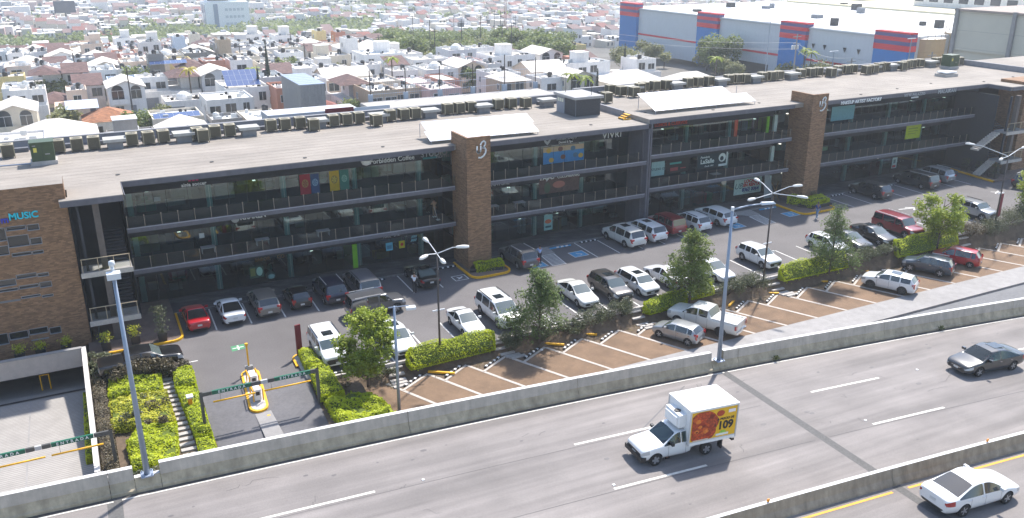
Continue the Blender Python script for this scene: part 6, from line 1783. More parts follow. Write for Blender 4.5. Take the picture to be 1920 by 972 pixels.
hedge([(42.6, 51.3), (45.0, 51.4), (45.1, 52.2), (42.9, 52.2)], 1.0, L_lime, 'short lime hedge right of the third garden tree', zfun=gz)
hedge([(52.3, 51.0), (59.8, 51.0), (60.2, 51.9), (59.2, 52.2), (53.0, 52.1), (52.2, 51.7)], 1.1, L_lime, 'long lime hedge round the thin feathery tree', zfun=gz)
hedge([(66.2, 50.9), (74.6, 51.0), (74.9, 52.0), (66.6, 52.0)], 1.2, L_lime, 'lime hedge in front of the large red SUV', zfun=gz)
hedge([(86.6, 51.8), (92.5, 52.2), (92.5, 53.6), (86.8, 53.2)], 1.1, L_lime, 'lime hedge at the right edge behind the boxy crossover', zfun=gz)
zl = lambda x, y=0: -.85 + .83 * max(0, min(1, (y - 43.2) / 14))
hedge([(3.15, 54.4), (4.45, 54.2), (4.5, 56.3), (4.1, 56.7), (3.3, 56.5)], .95, L_lime, 'rounded lime hedge block at the head of the garden steps', zfun=zl)
hedge([(3.5, 48.3), (4.45, 48.1), (4.45, 54.1), (3.2, 54.3)], .8, L_lime, 'long lime hedge between the garden steps and the entrance drive', zfun=zl, hvar=.2)
hedge([(3.45, 44.6), (4.5, 44.4), (4.45, 48.0), (3.5, 48.2)], .6, L_lime, 'low lime hedge at the foot of the steps by the drive', zfun=zl)
hedge([(-.8, 55.0), (2.4, 54.6), (2.5, 56.6), (-.6, 57.2)], .75, L_lime, 'bright lime hedge patch below the black pickup', zfun=zl, hvar=.2)
hedge([(-.9, 51.2), (2.7, 50.6), (2.6, 54.5), (-.8, 54.9)], .65, L_lime2, 'yellowish green hedge mass in the middle of the entrance garden', zfun=zl, hvar=.25, lump=.15)
hedge([(-.1, 46.6), (2.3, 46.4), (2.7, 50.4), (.6, 50.9), (-.2, 49.5)], .6, L_lime, 'bright green bush mass at the foot of the tall lamp post', zfun=zl, hvar=.3, lump=.15, s=.07)
hedge([(-1.65, 45.5), (-.75, 45.4), (-.85, 57.6), (-1.65, 57.8)], .55, L_olive2, 'dark olive ground hedge along the pale ramp wall', zfun=zl, hvar=.25)
hedge([(-.75, 44.2), (3.2, 44.0), (3.2, 46.3), (-.75, 46.5)], .45, L_olive, 'dark green low bushes behind the barrier at the lower left', zfun=zl, hvar=.3)
hedge([(-1.5, 57.7), (-.2, 57.6), (-.2, 61.3), (-1.5, 61.6)], .8, L_olive, 'dark shrubs between the ramp wall and the black pickup', zfun=lambda x, y=0: -.05, hvar=.3, s=.07)
hedge([(-.2, 56.9), (4.0, 56.6), (3.7, 57.35), (-.2, 57.6)], 1.25, L_olive2, 'brownish straggly shrubs hiding the side of the black pickup', zfun=lambda x, y=0: -.05, hvar=.5, lump=.25, s=.08, dens=260)
hedge([(11.35, 53.0), (12.5, 53.0), (12.3, 55.6), (11.5, 55.7)], .95, L_lime, 'lime hedge at the red totem beside the entrance', zfun=lambda x, y=0: 0.0)
hedge([(11.3, 49.2), (12.9, 49.3), (12.8, 53.0), (11.5, 53.0)], .85, L_lime, 'lime hedge below the totem beside the gate post', zfun=lambda x, y=0: -.45 + .13 * (y - 49.2), hvar=.2)
hedge([(11.6, 45.4), (15.2, 45.8), (14.6, 48.8), (13.4, 49.6), (11.5, 49.2)], .75, L_lime, 'wide bright green bush mass behind the barrier right of the entrance drive', zfun=lambda x, y=0: -.75, hvar=.35, lump=.2, s=.075)
hedge([(-2.45, 49.6), (-2.05, 49.6), (-2.05, 58.8), (-2.3, 58.8)], .55, L_lime, 'narrow lime hedge along the inside of the ramp wall', zfun=lambda x, y=0: -1.05 if y < 55 else -1.3)
for i, (x, y, rx, ry, h, n, lb) in enumerate([(13.4, 51.0, 1.3, .8, .8, 1500, 'straggly olive shrub below the white off-road SUV'), (16.4, 51.2, 1.0, .5, .8, 1000, 'thin olive shrub right of the first garden tree'),
        (26.4, 51.3, 1.3, .75, 1.05, 2600, 'dense dark shrub right of the garden steps under the white minivan'), (28.6, 51.2, 1.2, .7, .85, 2000, 'dark shrub around the foot of the second garden tree'),
        (31.2, 51.3, 1.4, .7, .8, 2200, 'dark shrub right of the second garden tree'), (33.7, 51.5, 1.5, .85, 1.15, 3000, 'large dark shrub under the nose of the lone white sedan'), (36.0, 51.6, 1.2, .75, 1.05, 2200, 'dark shrub under the dark bronze crossover'),
        (46.4, 51.4, 1.3, .75, 1.1, 2400, 'dark shrub right of the tall lamp pole'), (49.2, 51.5, 1.7, .85, 1.15, 3200, 'wide dark shrub below the four headed lamp in the middle'),
        (60.9, 51.6, 1.2, .7, 1.05, 2000, 'dark shrub in front of the half hidden white hatchback'), (63.4, 51.6, 1.5, .75, 1.15, 2600, 'dark shrub in front of the dark grey sedan'), (65.4, 51.6, .9, .7, .9, 1400, 'small dark shrub left of the red SUV hedge'),
        (77.2, 51.6, 1.7, .9, 1.35, 3000, 'brownish shrub left of the boxy silver crossover'), (80.0, 51.5, 1.8, .9, 1.4, 3200, 'dark shrub at the foot of the lamp with the maroon banner'), (83.2, 51.8, 2.0, 1.0, 1.4, 3400, 'large dark shrub under the nose of the boxy silver crossover'), (86.0, 52, 1.6, 1.0, 1.3, 2400, 'dark shrub at the right end of the strip')]):
    shrub(x, y, rx, ry, h, L_olive if i not in (0, 12) else L_olive2, lb, z=gz(x, y) - .02, n=n, s=.055, group='dark shrubs of the garden strip')
shrub(-1.2, 59.8, .5, 1.5, 1.0, L_olive, 'dark leafy shrub by the left planter at the ramp corner', z=0, n=900, s=.07)
shrub(2.7, 45.2, .5, .6, 1.1, L_olive, 'greyish shrub with pale flowers at the foot of the garden steps', z=-.7, n=700)
def trough(pts, label, z):
    cx = sum(p[0] for p in pts) / len(pts); cy = sum(p[1] for p in pts) / len(pts)
    t = thing('planter_trough', label, 'planter', (cx, cy, z))
    b = MB(); b.prism([(p[0] - cx, p[1] - cy) for p in pts], 0, .3); part(t, 'trough', b, M_trim)
trough([(28.9, 64.9), (31.9, 64.25), (32.15, 64.9), (31.4, 65.5), (29.4, 65.65)], 'dark planter trough at the foot of the first brown tower', zg(30) + .1)
hedge([(29.5, 64.6), (32.0, 64.35), (32.2, 65.4), (29.6, 65.6)], .95, L_lime, 'bright lime hedge at the foot of the first brown tower', zfun=lambda x, y=0: .2)
trough([(68.2, 65.9), (69.2, 64.4), (71.9, 64.6), (72.0, 66.0)], 'dark planter trough at the foot of the second brown tower', zg(70) + .1)
hedge([(67.9, 67.2), (68.9, 64.7), (71.8, 64.9), (72.0, 66.3), (69.9, 66.3), (68.9, 67.8)], .95, L_lime, 'bright lime hedge wrapping the corner of the second brown tower', zfun=lambda x, y=0: .75)
shrub(29.9, 65.2, .5, .3, 1.0, L_olive2, 'dark reddish shrub between the first tower and its lime hedge', z=.2, n=350)
shrub(71.2, 66.4, .8, .35, 1.2, L_olive2, 'dark reddish shrub between the second tower and its lime hedge', z=.75, n=500)
def potted(x, y, z, h, label, sz=.33, lm=L_olive, s=.08, n=260, w=.35):
    t = thing('potted_plant', label, 'potted plant', (x, y, z))
    b = MB(); b.add([(-sz * .85, -sz * .85, 0), (sz * .85, -sz * .85, 0), (sz * .85, sz * .85, 0), (-sz * .85, sz * .85, 0), (-sz, -sz, .62), (sz, -sz, .62), (sz, sz, .62), (-sz, sz, .62)], [(0, 3, 2, 1), (4, 5, 6, 7), (0, 1, 5, 4), (1, 2, 6, 5), (2, 3, 7, 6), (3, 0, 4, 7)])
    part(t, 'pot', b, M_trim)
    b = MB()
    for i in range(n):
        f = R.random(); p = Vector((R.gauss(0, w * .55), R.gauss(0, w * .55), .62 + f * h)); leafquad(b, p, s * R.uniform(.6, 1.3), .3, .4)
    part(t, 'foliage', b, lm)
    b = MB(); b.tube((0, 0, .5), (0, 0, .6 + h * .8), .025, .01, 5); part(t, 'stem', b, M_stemd)
potted(-.45, 63.1, .12, .7, 'potted leafy plant nearest the ramp corner on the left', lm=L_lime2)
potted(1.5, 63.3, .12, .75, 'potted yellow green plant in the middle under the left landing', lm=L_lime2)
potted(3.3, 62.9, .12, 2.1, 'tall dark potted bush beside the yellow kerb and red sedan', lm=L_olive, n=620, w=.42)
for i, (x, l) in enumerate(((-5.9, 'potted plant cut by the left edge, standing against the brown building'), (-4.6, 'potted plant against the brown building, second from the left edge'), (-3.0, 'potted plant against the brown building, nearest the ramp wall end'))):
    potted(x, 63.9, .12, .55, l, lm=L_lime2)
potted(97.7, 67.6, .95, 1.0, 'dark potted plant at the right stair nearest the shops', .5, w=.5)
potted(97.4, 65.6, .95, 1.1, 'dark potted plant in the middle at the right stair', .5, w=.5)
potted(97.2, 63.6, .95, 1.2, 'dark potted plant at the right stair nearest the aisle', .45, w=.5)
def slabs(p0, p1, n, w, dpt, label, zfun):
    t = thing('garden_steps', label, 'steps', (p0[0], p0[1], 0))
    for i in range(n):
        f = i / (n - 1); x = p0[0] + (p1[0] - p0[0]) * f; y = p0[1] + (p1[1] - p0[1]) * f; z = zfun(x, y)
        b = MB(); b.box(x - p0[0] - w / 2, x - p0[0] + w / 2, y - p0[1] - dpt / 2, y - p0[1] + dpt / 2, z - .02, z + .09, rot=R.uniform(-.04, .04)); part(t, 'slab', b, M_conc)
slabs((2.75, 56.6), (3.1, 44.9), 21, .85, .33, 'flight of pale concrete slabs climbing between the lime hedges on the left', zl)
slabs((17.15, 51.6), (17.0, 49.9), 5, 1.1, .3, 'pale garden steps beside the short lamp post', gz)
slabs((25.05, 51.7), (26.1, 50.2), 5, 1.15, .3, 'pale garden steps right of the first long lime hedge', gz)
slabs((37.2, 51.7), (37.7, 50.0), 5, 1.15, .3, 'pale garden steps above the silver hatchback', gz)
slabs((51.2, 51.8), (52.4, 50.0), 6, 1.3, .3, 'pale garden steps left of the long lime hedge', gz)
slabs((76.0, 51.6), (75.9, 50.3), 4, 1.3, .3, 'pale garden steps right of the red SUV hedge', gz)
for i, (x, y, h_) in enumerate(((.2, 57.2, 1.35), (1.4, 57.0, 1.45), (2.6, 57.0, 1.35), (3.5, 57.1, 1.0))):
    shrub(x, y, .75, .5, h_, L_olive2, 'straggly brownish shrub before the black pickup, %s from the left' % ('first', 'second', 'third', 'fourth')[i], z=-.05, n=1100, s=.075, spiky=.3)
for i, (x, y) in enumerate(((.9, 53.6), (1.9, 52.6), (.4, 51.9), (1.5, 50.9))):
    shrub(x, y, .7, .5, .85, L_olive2 if i % 2 else L_olive, 'brownish patch in the yellow green hedge mass, %s from the top' % ('first', 'second', 'third', 'fourth')[i], z=-.35, n=600, s=.07)
b = MB()
for i in range(5200):
    x = R.uniform(13, 96); y = R.uniform(49.6, 51.4); k = int((x - 16.2) / 3.22);
    if R.random() > .35 + .65 * (sin(x * .9) > 0): continue
    fx = (x - 16.2) / 3.22 % 1
    if y < 49.45 + 1.35 * fx + .35: continue
    leafquad(b, Vector((x, y, gz(x, y) + .05)), R.uniform(.04, .09), .8, .3)
g_ = struct('dry_grass', b, leaf_mat('dry_grass_blades', (0.10, 0.09, 0.025), (0.26, 0.22, 0.07), 1.0), kind='stuff')
for (x, y, l) in ((14.6, 49.4, 'white stone on the soil left of the first gravel bay'), (28.1, 50.35, 'round white stone near the second garden tree'), (13.2, 49.9, 'white litter on the soil beside the lime bushes')):
    b = MB(); b.lathe([(.05, 0), (.13, .05), (.10, .12), (.02, .15)], 8); solo('stone', b, M_white, l, 'stone', (x, y, gz(x, y) + .02))
b = MB(); b.box(-.55, .55, -.12, .12, 0, .05); solo('timber_board', b, mat('timber', srgb(150, 115, 70), .7), 'brown timber board lying behind the barrier right of the tall lamp post', 'board', (1.7, 44.9, -.25), .75)

M_gate = mat('gate_grey', srgb(82, 82, 80), .5)
M_gateg = mat('gate_green', srgb(20, 96, 74), .5)
def gate(loc, width, zt, foot, label, segs, posts):
    t = thing('height_gate', label, 'height gate', loc)
    for px in posts:
        b = MB(); b.box(px - .09, px + .09, -.09, .09, foot, zt); part(t, 'post', b, M_gate)
    for (a, c, col, txt) in segs:
        b = MB(); b.box(a, c, -.07, .07, zt - .24, zt)
        m = {'g': M_gateg, 'k': M_gate, 'p': mat('gate_pale', (0.5, 0.5, 0.5), .5)}[col]
        q = part(t, 'beam', b, m)
        if txt:
            tb_ = text_mb('ENTRADA', .235, .004, .004, spacing=1.75).xf(UPF); tb_.v = [(p[0] + (a + c) / 2, p[1] - .075, p[2] + zt - .12) for p in tb_.v]
            part(q, 'lettering', tb_, M_signw)
    for (a, c) in [(posts[0] + .65, posts[0] + 3.15), (posts[-1] - 3.35, posts[-1] - .45)] if len(posts) > 1 else [(-2.4 - .55 - .1, -.45), (-6.1, -3.35)]:
        b = MB(); b.tube((a, -.02, zt - .75), (c, -.02, zt - .75), .055, .055, 8); q = part(t, 'warning_bar', b, M_yel, smooth=True)
        b = MB()
        for xx in (a + .45, ): b.tube((xx, 0, zt - .7), (xx, 0, zt - .2), .01, .01, 4)
        part(q, 'hanger', b, M_gate)
W_ = 7.05
gate((4.2, 49.35, 0), W_, 2.15, -.7, 'grey height gate with green ENTRADA boards over the entrance drive', [(-.09, .62, 'k', 0), (.64, 2.95, 'g', 1), (2.97, 3.52, 'k', 0), (3.54, 3.95, 'p', 0), (3.97, 4.35, 'k', 0), (4.37, 6.62, 'g', 1), (6.64, 7.14, 'k', 0)], [0, W_])
gate((-.9, 47.65, 0), 7, 1.95, -.8, 'grey height gate with green ENTRADA boards over the garage ramp', [(-.85, .09, 'k', 0), (-2.97, -.87, 'g', 1), (-3.42, -2.99, 'k', 0), (-3.75, -3.44, 'p', 0), (-4.2, -3.77, 'k', 0), (-6.4, -4.22, 'g', 1), (-12, -6.42, 'k', 0)], [0])
M_isl = mat('island_paving', (0.45, 0.42, 0.40), .85, var=.35, scale=9)
b = MB(); pts = arc(7.95, 54.6, .48, 0, 180, 8) + arc(7.62, 50.4, .48, 180, 360, 8); b.prism(pts, -.4, lambda x, y: zdr(y) + .15); t_is = struct('ticket_island', b, M_isl)
yk = MB(); kerb_path(yk, arc(7.95, 54.6, .53, 0, 180, 8) + arc(7.62, 50.4, .53, 180, 360, 8), .15, .17, zf=lambda x: -.02, closed=True)
yk.v = [(x, y, z + zdr(y)) for x, y, z in yk.v]
solo('yellow_kerb', yk, M_yel, 'yellow kerb round the ticket island of the entrance', 'kerb', group='yellow painted kerbs')
t = thing('barrier_post', 'yellow upright barrier boom and post at the top of the ticket island', 'barrier', (7.95, 54.9, .15))
b = MB(); b.box(-.25, .25, -.2, .1, 0, .45); part(t, 'cabinet', b, mat('machine_grey', (0.25, 0.25, 0.25), .5))
b = MB(); b.box(-.05, .05, -.05, .05, .4, 2.0); part(t, 'boom', b, M_yel)
b = MB(); b.box(-.09, .09, -.09, .09, 1.95, 2.1); part(t, 'end_cap', b, M_yel)
for (x, y, l) in ((7.85, 53.1, 'yellow and white ticket machine, upper one on the entrance island'), (7.72, 51.3, 'yellow and white ticket machine, lower one on the entrance island')):
    t = thing('ticket_machine', l, 'ticket machine', (x, y, zdr(y) + .15))
    b = MB(); b.box(-.2, .2, -.45, .45, 0, .75); part(t, 'cabinet', b, M_white)
    b = MB()
    for i in (-1, 1):
        b.tube((i * .3, -.55, 0), (i * .3, -.55, .8), .04, .04, 6); b.tube((i * .3, .55, 0), (i * .3, .55, .8), .04, .04, 6); b.tube((i * .3, -.55, .78), (i * .3, .55, .78), .04, .04, 6)
    part(t, 'guard_rail', b, M_yel)
    b = MB(); b.box(-.12, .12, -.46, -.452, .35, .6); part(t, 'screen', b, M_trim)
b = MB(); b.quad((-.35, -.3, 0), (.35, -.3, 0), (.35, .3, 0), (-.35, .3, 0));
b = MB(); b.quad((7.25, 49.8, zdr(49.8) + .012), (8.25, 49.8, zdr(49.8) + .012), (8.6, 43.6, zdr(43.6) + .014), (7.4, 43.6, zdr(43.6) + .014))
struct('drive_median', b, M_concl)
b = MB()
for i in range(12):
    y = 49.4 - i * .48; b.quad((7.9, y, zdr(y) + .03), (8.1, y, zdr(y) + .03), (8.1, y - .26, zdr(y - .26) + .03), (7.9, y - .26, zdr(y - .26) + .03))
struct('drive_dashes', b, M_yel)
t = thing('intercom', 'small orange and white intercom box in the lime hedge left of the gate', 'intercom', (3.75, 51.9, -.35))
b = MB(); b.box(-.12, .12, -.1, .1, 0, 1.1); part(t, 'post', b, M_org)
b = MB(); b.box(-.2, .2, -.25, .2, 1.1, 1.2); part(t, 'hood', b, M_lum)
b = MB(); b.disc((26.3, 66.3), .3, zg(26) + .008, 14); struct('manhole_cover', b, M_fan)

M_skin = mat('skin', (0.30, 0.16, 0.10), .6)
M_hair = mat('hair_black', (0.012, 0.010, 0.009), .7)
def person(x, y, z, heading, label, shirt, trousers, pose='stand', h=1.72, group=None, hat=None):
    """one continuous skinned body; shirt and trousers as clothing children"""
    t = thing('person', label, 'person', (x, y, z), radians(heading))
    k = h / 1.72
    J = {'pel': (0, 0, .95), 'bel': (.01, 0, 1.10), 'che': (.02, 0, 1.32), 'nec': (.02, 0, 1.47), 'hd1': (.035, 0, 1.56), 'hd2': (.03, 0, 1.67)}
    for sg, n in ((1, 'L'), (-1, 'R')):
        J['sho' + n] = (.01, sg * .18, 1.41); J['elb' + n] = (-.02, sg * .24, 1.13); J['wri' + n] = (.06, sg * .24, .90); J['han' + n] = (.09, sg * .235, .82)
        J['hip' + n] = (0, sg * .095, .90); J['kne' + n] = (.03, sg * .10, .50); J['ank' + n] = (-.01, sg * .10, .09); J['toe' + n] = (.13, sg * .11, .04)
    if pose == 'hands_up':
        for sg, n in ((1, 'L'), (-1, 'R')):
            J['elb' + n] = (.14, sg * .26, 1.20); J['wri' + n] = (.30, sg * .10, 1.33); J['han' + n] = (.33, sg * .04, 1.38)
    if pose == 'walk':
        J['kneL'] = (.20, .10, .52); J['ankL'] = (.24, .10, .11); J['toeL'] = (.38, .11, .08); J['kneR'] = (-.02, -.10, .50); J['ankR'] = (-.24, -.10, .15); J['toeR'] = (-.12, -.11, .06)
        J['elbR'] = (.06, -.25, 1.14); J['wriR'] = (.22, -.24, .98); J['hanR'] = (.28, -.23, .93); J['elbL'] = (-.10, .24, 1.14); J['wriL'] = (-.08, .25, .9); J['hanL'] = (-.07, .25, .82)
    if pose == 'sit':
        for sg, n in ((1, 'L'), (-1, 'R')):
            J['kne' + n] = (.42, sg * .12, .92); J['ank' + n] = (.55, sg * .12, .50); J['toe' + n] = (.68, sg * .12, .48); J['elb' + n] = (.12, sg * .26, 1.15); J['wri' + n] = (.36, sg * .20, 1.20); J['han' + n] = (.44, sg * .18, 1.22)
    def skin(edges, rad, name, m, lev=1):
        ns = [];
        for e in edges:
            for q in e:
                if q not in ns: ns.append(q)
        me = bpy.data.meshes.new(name)
        me.from_pydata([tuple(c * k for c in J[q]) for q in ns], [(ns.index(a), ns.index(b)) for a, b in edges], [])
        o = bpy.data.objects.new(name, me); COL.objects.link(o)
        o.modifiers.new('s', 'SKIN')
        for i, q in enumerate(ns):
            r_ = rad[q] if isinstance(rad[q], tuple) else (rad[q], rad[q])
            me.skin_vertices[0].data[i].radius = (r_[0] * k, r_[1] * k)
            me.skin_vertices[0].data[i].use_root = (i == 0)
        sb = o.modifiers.new('u', 'SUBSURF'); sb.levels = lev; sb.render_levels = lev
        dg = bpy.context.evaluated_depsgraph_get(); dg.update()
        me2 = bpy.data.meshes.new_from_object(o.evaluated_get(dg))
        bpy.data.objects.remove(o)
        me2.materials.clear(); me2.materials.append(m)
        for p in me2.polygons: p.use_smooth = True
        return part(t, name, me2, None)
    bod = [('pel', 'bel'), ('bel', 'che'), ('che', 'nec'), ('nec', 'hd1'), ('hd1', 'hd2')]
    for n in 'LR': bod += [('che', 'sho' + n), ('sho' + n, 'elb' + n), ('elb' + n, 'wri' + n), ('wri' + n, 'han' + n), ('pel', 'hip' + n), ('hip' + n, 'kne' + n), ('kne' + n, 'ank' + n), ('ank' + n, 'toe' + n)]
    rad = {'pel': (.10, .13), 'bel': (.095, .125), 'che': (.105, .15), 'nec': .052, 'hd1': .088, 'hd2': .078}
    for n in 'LR': rad.update({'sho' + n: .055, 'elb' + n: .040, 'wri' + n: .028, 'han' + n: (.022, .036), 'hip' + n: .082, 'kne' + n: .055, 'ank' + n: .038, 'toe' + n: (.03, .042)})
    body = skin(bod, rad, 'body', M_skin)
    sr = {q: ((r_[0] + .018, r_[1] + .018) if isinstance(r_, tuple) else r_ + .018) for q, r_ in rad.items()}
    se = [('pel', 'bel'), ('bel', 'che')]
    for n in 'LR': se += [('che', 'sho' + n), ('sho' + n, 'elb' + n)]
    skin(se, sr, 'shirt', mat('cloth_%d_%d_%d' % tuple(int(c * 255) for c in shirt), shirt, .85))
    te = []
    for n in 'LR': te += [('pel', 'hip' + n), ('hip' + n, 'kne' + n), ('kne' + n, 'ank' + n)]
    tr_ = dict(sr); tr_['pel'] = (.115, .145)
    skin(te, tr_, 'trousers', mat('cloth_%d_%d_%d' % tuple(int(c * 255) for c in trousers), trousers, .9))
    for n in 'LR':
        b = MB(); a = J['ank' + n]; q = J['toe' + n]; b.box(a[0] * k - .08, q[0] * k + .04, a[1] * k - .045, a[1] * k + .045, min(a[2], q[2]) * k - .05, a[2] * k - .01); part(t, 'shoe', b, M_trim if trousers[2] < .1 else M_white)
        hb = MB(); w0 = Vector(J['wri' + n]) * k; h0 = Vector(J['han' + n]) * k; d = (h0 - w0).normalized(); sd_ = Vector((d.z, 0, -d.x)).normalized() if abs(d.z) + abs(d.x) > .1 else Vector((1, 0, 0))
        for f_ in range(4):
            p0 = h0 + sd_ * (.012 * (f_ - 1.5)) * 1.6; p1 = p0 + d * (.045 + .008 * (f_ in (1, 2))); p2 = p1 + (d * .6 + Vector((0, -.5 if n == 'L' else .5, 0))).normalized() * .03
            hb.path([tuple(p0), tuple(p1), tuple(p2)], [.009, .008, .006], 5)
        p0 = w0 + d * .02 + sd_ * .03; hb.path([tuple(p0), tuple(p0 + d * .035 + sd_ * .03)], [.010, .007], 5)
        part(t, 'fingers', hb, M_skin)
    b = MB(); hc = Vector(J['hd2']) * k; b.lathe([(.092, -.05), (.10, .0), (.085, .06), (.04, .088), (.005, .092)], 12); b.xf(Matrix.Translation(hc + Vector((-.012, 0, .005)))); part(t, 'hair' if not hat else 'cap', b, hat or M_hair, smooth=True)
    b = MB(); hd = (Vector(J['hd1']) + Vector(J['hd2'])) * .5 * k
    b.add([(hd.x + .085, -.014, hd.z - .02), (hd.x + .085, .014, hd.z - .02), (hd.x + .112, 0, hd.z - .015), (hd.x + .082, 0, hd.z + .03)], [(0, 1, 2), (1, 3, 2), (3, 0, 2)])
    for sg in (1, -1): b.box(hd.x - .01, hd.x + .015, sg * .088 - .008, sg * .088 + .008, hd.z - .025, hd.z + .025)
    part(t, 'nose_and_ears', b, M_skin)
    b = MB()
    for sg in (1, -1): b.box(hd.x + .078, hd.x + .088, sg * .032 - .012, sg * .032 + .012, hd.z + .015, hd.z + .027)
    b.box(hd.x + .08, hd.x + .09, -.022, .022, hd.z - .05, hd.z - .042)
    part(t, 'eyes_and_mouth', b, M_hair)
    return t
person(23.15, 63.35, .04, 60, 'man in a white shirt and black trousers standing by the black sedan, hands raised', srgb(225, 225, 228), (0.02, 0.02, 0.022), 'hands_up', 1.74)
person(35.6, 64.35, .19, 75, 'man in a pale blue shirt and dark trousers behind the dark grey SUV', srgb(165, 185, 225), (0.03, 0.035, 0.06), 'hands_up', 1.72)
person(67.3, 62.2, .55, 190, 'man in a dark blue shirt and light jeans walking past the second tower island', srgb(45, 75, 140), srgb(110, 140, 170), 'walk', 1.72)
for (vx, vy, hd, dx, dy, lb, sh_) in ((24.6, 29.95, 175.5, .28, .40, 'driver with arms on the wheel in the cab of the white light truck', srgb(70, 90, 140)), (48.25, 29.75, 174.5, .05, .36, 'driver in a red shirt inside the dark grey sedan on the elevated road', srgb(150, 30, 35))):
    a = radians(hd); person(vx + cos(a) * dx - sin(a) * dy, vy + sin(a) * dx + cos(a) * dy, zh(vx) - (.30 if dx > .1 else .42), hd, lb, sh_, (0.02, 0.02, 0.025), 'sit', 1.62)
t = person(27.85, 70.2, 4.06, 90, 'cleaner in tan clothes with a mop on the middle balcony left of the first tower', srgb(150, 125, 100), srgb(135, 112, 92), 'hands_up', 1.65)
b = MB(); b.tube((-.95, .05, .0), (.3, .05, 1.38), .015, .015, 5); b.box(-1.1, -.85, -.12, .2, -.02, .06); part(t, 'mop', b, M_lum)
RT = random.Random(21)
M_hw = mat('house_wall', (1, 1, 1), .9, objcol=True, var=.07, scale=1.2, streak=.08)
M_hroof = mat('flat_roof_coating', (0.66, 0.60, 0.53), .9, var=.12, scale=.9, var2=.12, scale2=.25)
M_hroofw = mat('flat_roof_white', (0.78, 0.76, 0.72), .9, var=.08, scale=.9)
M_tiles = {}
def tile_mat(name, c):
    return bands_mat(name, c, tuple(q * .55 for q in c), .42, 'Y', .85, .22, .22, 1.5, .6, second=.5)
M_tile_r = tile_mat('red_roof_tiles', (0.26, 0.085, 0.062)); M_tile_b = tile_mat('brown_roof_tiles', (0.15, 0.085, 0.075)); M_tile_o = tile_mat('orange_roof_tiles', (0.38, 0.16, 0.075))
M_tank = mat('water_tank_black', (0.015, 0.015, 0.016), .5)
M_tankw = mat('water_tank_pale', (0.6, 0.6, 0.58), .6)
M_win = mat('house_window_glass', (0.02, 0.028, 0.035), .12, spec=.8)
M_door = mat('garage_door_grey', (0.22, 0.23, 0.25), .7, var=.1)
M_iron = mat('wrought_iron', (0.03, 0.03, 0.03), .6)
WALLC = {'white': (0.80, 0.77, 0.73), 'cream': (0.68, 0.60, 0.48), 'pale grey': (0.55, 0.55, 0.56), 'pink': (0.66, 0.44, 0.40), 'tan': (0.50, 0.38, 0.27), 'yellow': (0.70, 0.56, 0.26), 'terracotta': (0.48, 0.22, 0.15), 'pale peach': (0.72, 0.55, 0.43), 'pale blue': (0.50, 0.57, 0.66), 'grey stone': (0.27, 0.25, 0.23)}
WPOOL = ['white'] * 13 + ['cream'] * 4 + ['pale grey'] * 3 + ['pink'] * 2 + ['tan'] * 2 + ['grey stone'] + ['pale peach'] * 2 + ['yellow', 'terracotta', 'pale blue']
HM = {}
def win_mesh(w, h, arched=False):
    k = (w, h, arched)
    if k not in HM:
        b = MB(); t_ = .06
        b.box(-w / 2, w / 2, -.01, .0, 0, h, 1)
        for q in ((-w / 2 - t_, -w / 2, 0, h), (w / 2, w / 2 + t_, 0, h), (-w / 2 - t_, w / 2 + t_, -t_, 0), (-w / 2 - t_, w / 2 + t_, h, h + t_), (-.025, .025, 0, h)): b.box(q[0], q[1], -.07, 0, q[2], q[3], 0)
        if arched:
            b.add([(w / 2 * cos(pi * i / 8), -.012, h + w / 2 * sin(pi * i / 8)) for i in range(9)], [tuple(range(9))], 1)
        HM[k] = b.mesh('window', [M_hroofw, M_win])
    return HM[k]
def gable(b, x0, x1, y0, y1, z, rise, axis, over=.3, mi=0, th=.12):
    """two sloping roof planes with thickness"""
    x0 -= over; x1 += over; y0 -= over; y1 += over
    if axis == 'x':
        ym = (y0 + y1) / 2
        for (ya, za, yc, zc) in ((y0, z, ym, z + rise), (ym, z + rise, y1, z)):
            b.add([(x0, ya, za), (x1, ya, za), (x1, yc, zc), (x0, yc, zc), (x0, ya, za + th), (x1, ya, za + th), (x1, yc, zc + th), (x0, yc, zc + th)], [(0, 3, 2, 1), (4, 5, 6, 7), (0, 1, 5, 4), (2, 3, 7, 6), (1, 2, 6, 5), (3, 0, 4, 7)], mi)
    else:
        xm = (x0 + x1) / 2
        for (xa, za, xc, zc) in ((x0, z, xm, z + rise), (xm, z + rise, x1, z)):
            b.add([(xa, y0, za), (xc, y0, zc), (xc, y1, zc), (xa, y1, za), (xa, y0, za + th), (xc, y0, zc + th), (xc, y1, zc + th), (xa, y1, za + th)], [(0, 3, 2, 1), (4, 5, 6, 7), (0, 1, 5, 4), (2, 3, 7, 6), (1, 2, 6, 5), (3, 0, 4, 7)], mi)
def hip(b, x0, x1, y0, y1, z, rise, over=.3, mi=0):
    x0 -= over; x1 += over; y0 -= over; y1 += over
    d = min(x1 - x0, y1 - y0) / 2
    if x1 - x0 > y1 - y0: r0, r1 = (x0 + d, (y0 + y1) / 2), (x1 - d, (y0 + y1) / 2)
    else: r0, r1 = ((x0 + x1) / 2, y0 + d), ((x0 + x1) / 2, y1 - d)
    v = [(x0, y0, z), (x1, y0, z), (x1, y1, z), (x0, y1, z), (r0[0], r0[1], z + rise), (r1[0], r1[1], z + rise)]
    if x1 - x0 > y1 - y0: f = [(0, 1, 5, 4), (1, 2, 5), (2, 3, 4, 5), (3, 0, 4), (3, 2, 1, 0)]
    else: f = [(0, 1, 4), (1, 2, 5, 4), (2, 3, 5), (3, 0, 4, 5), (3, 2, 1, 0)]
    b.add(v, f, mi)

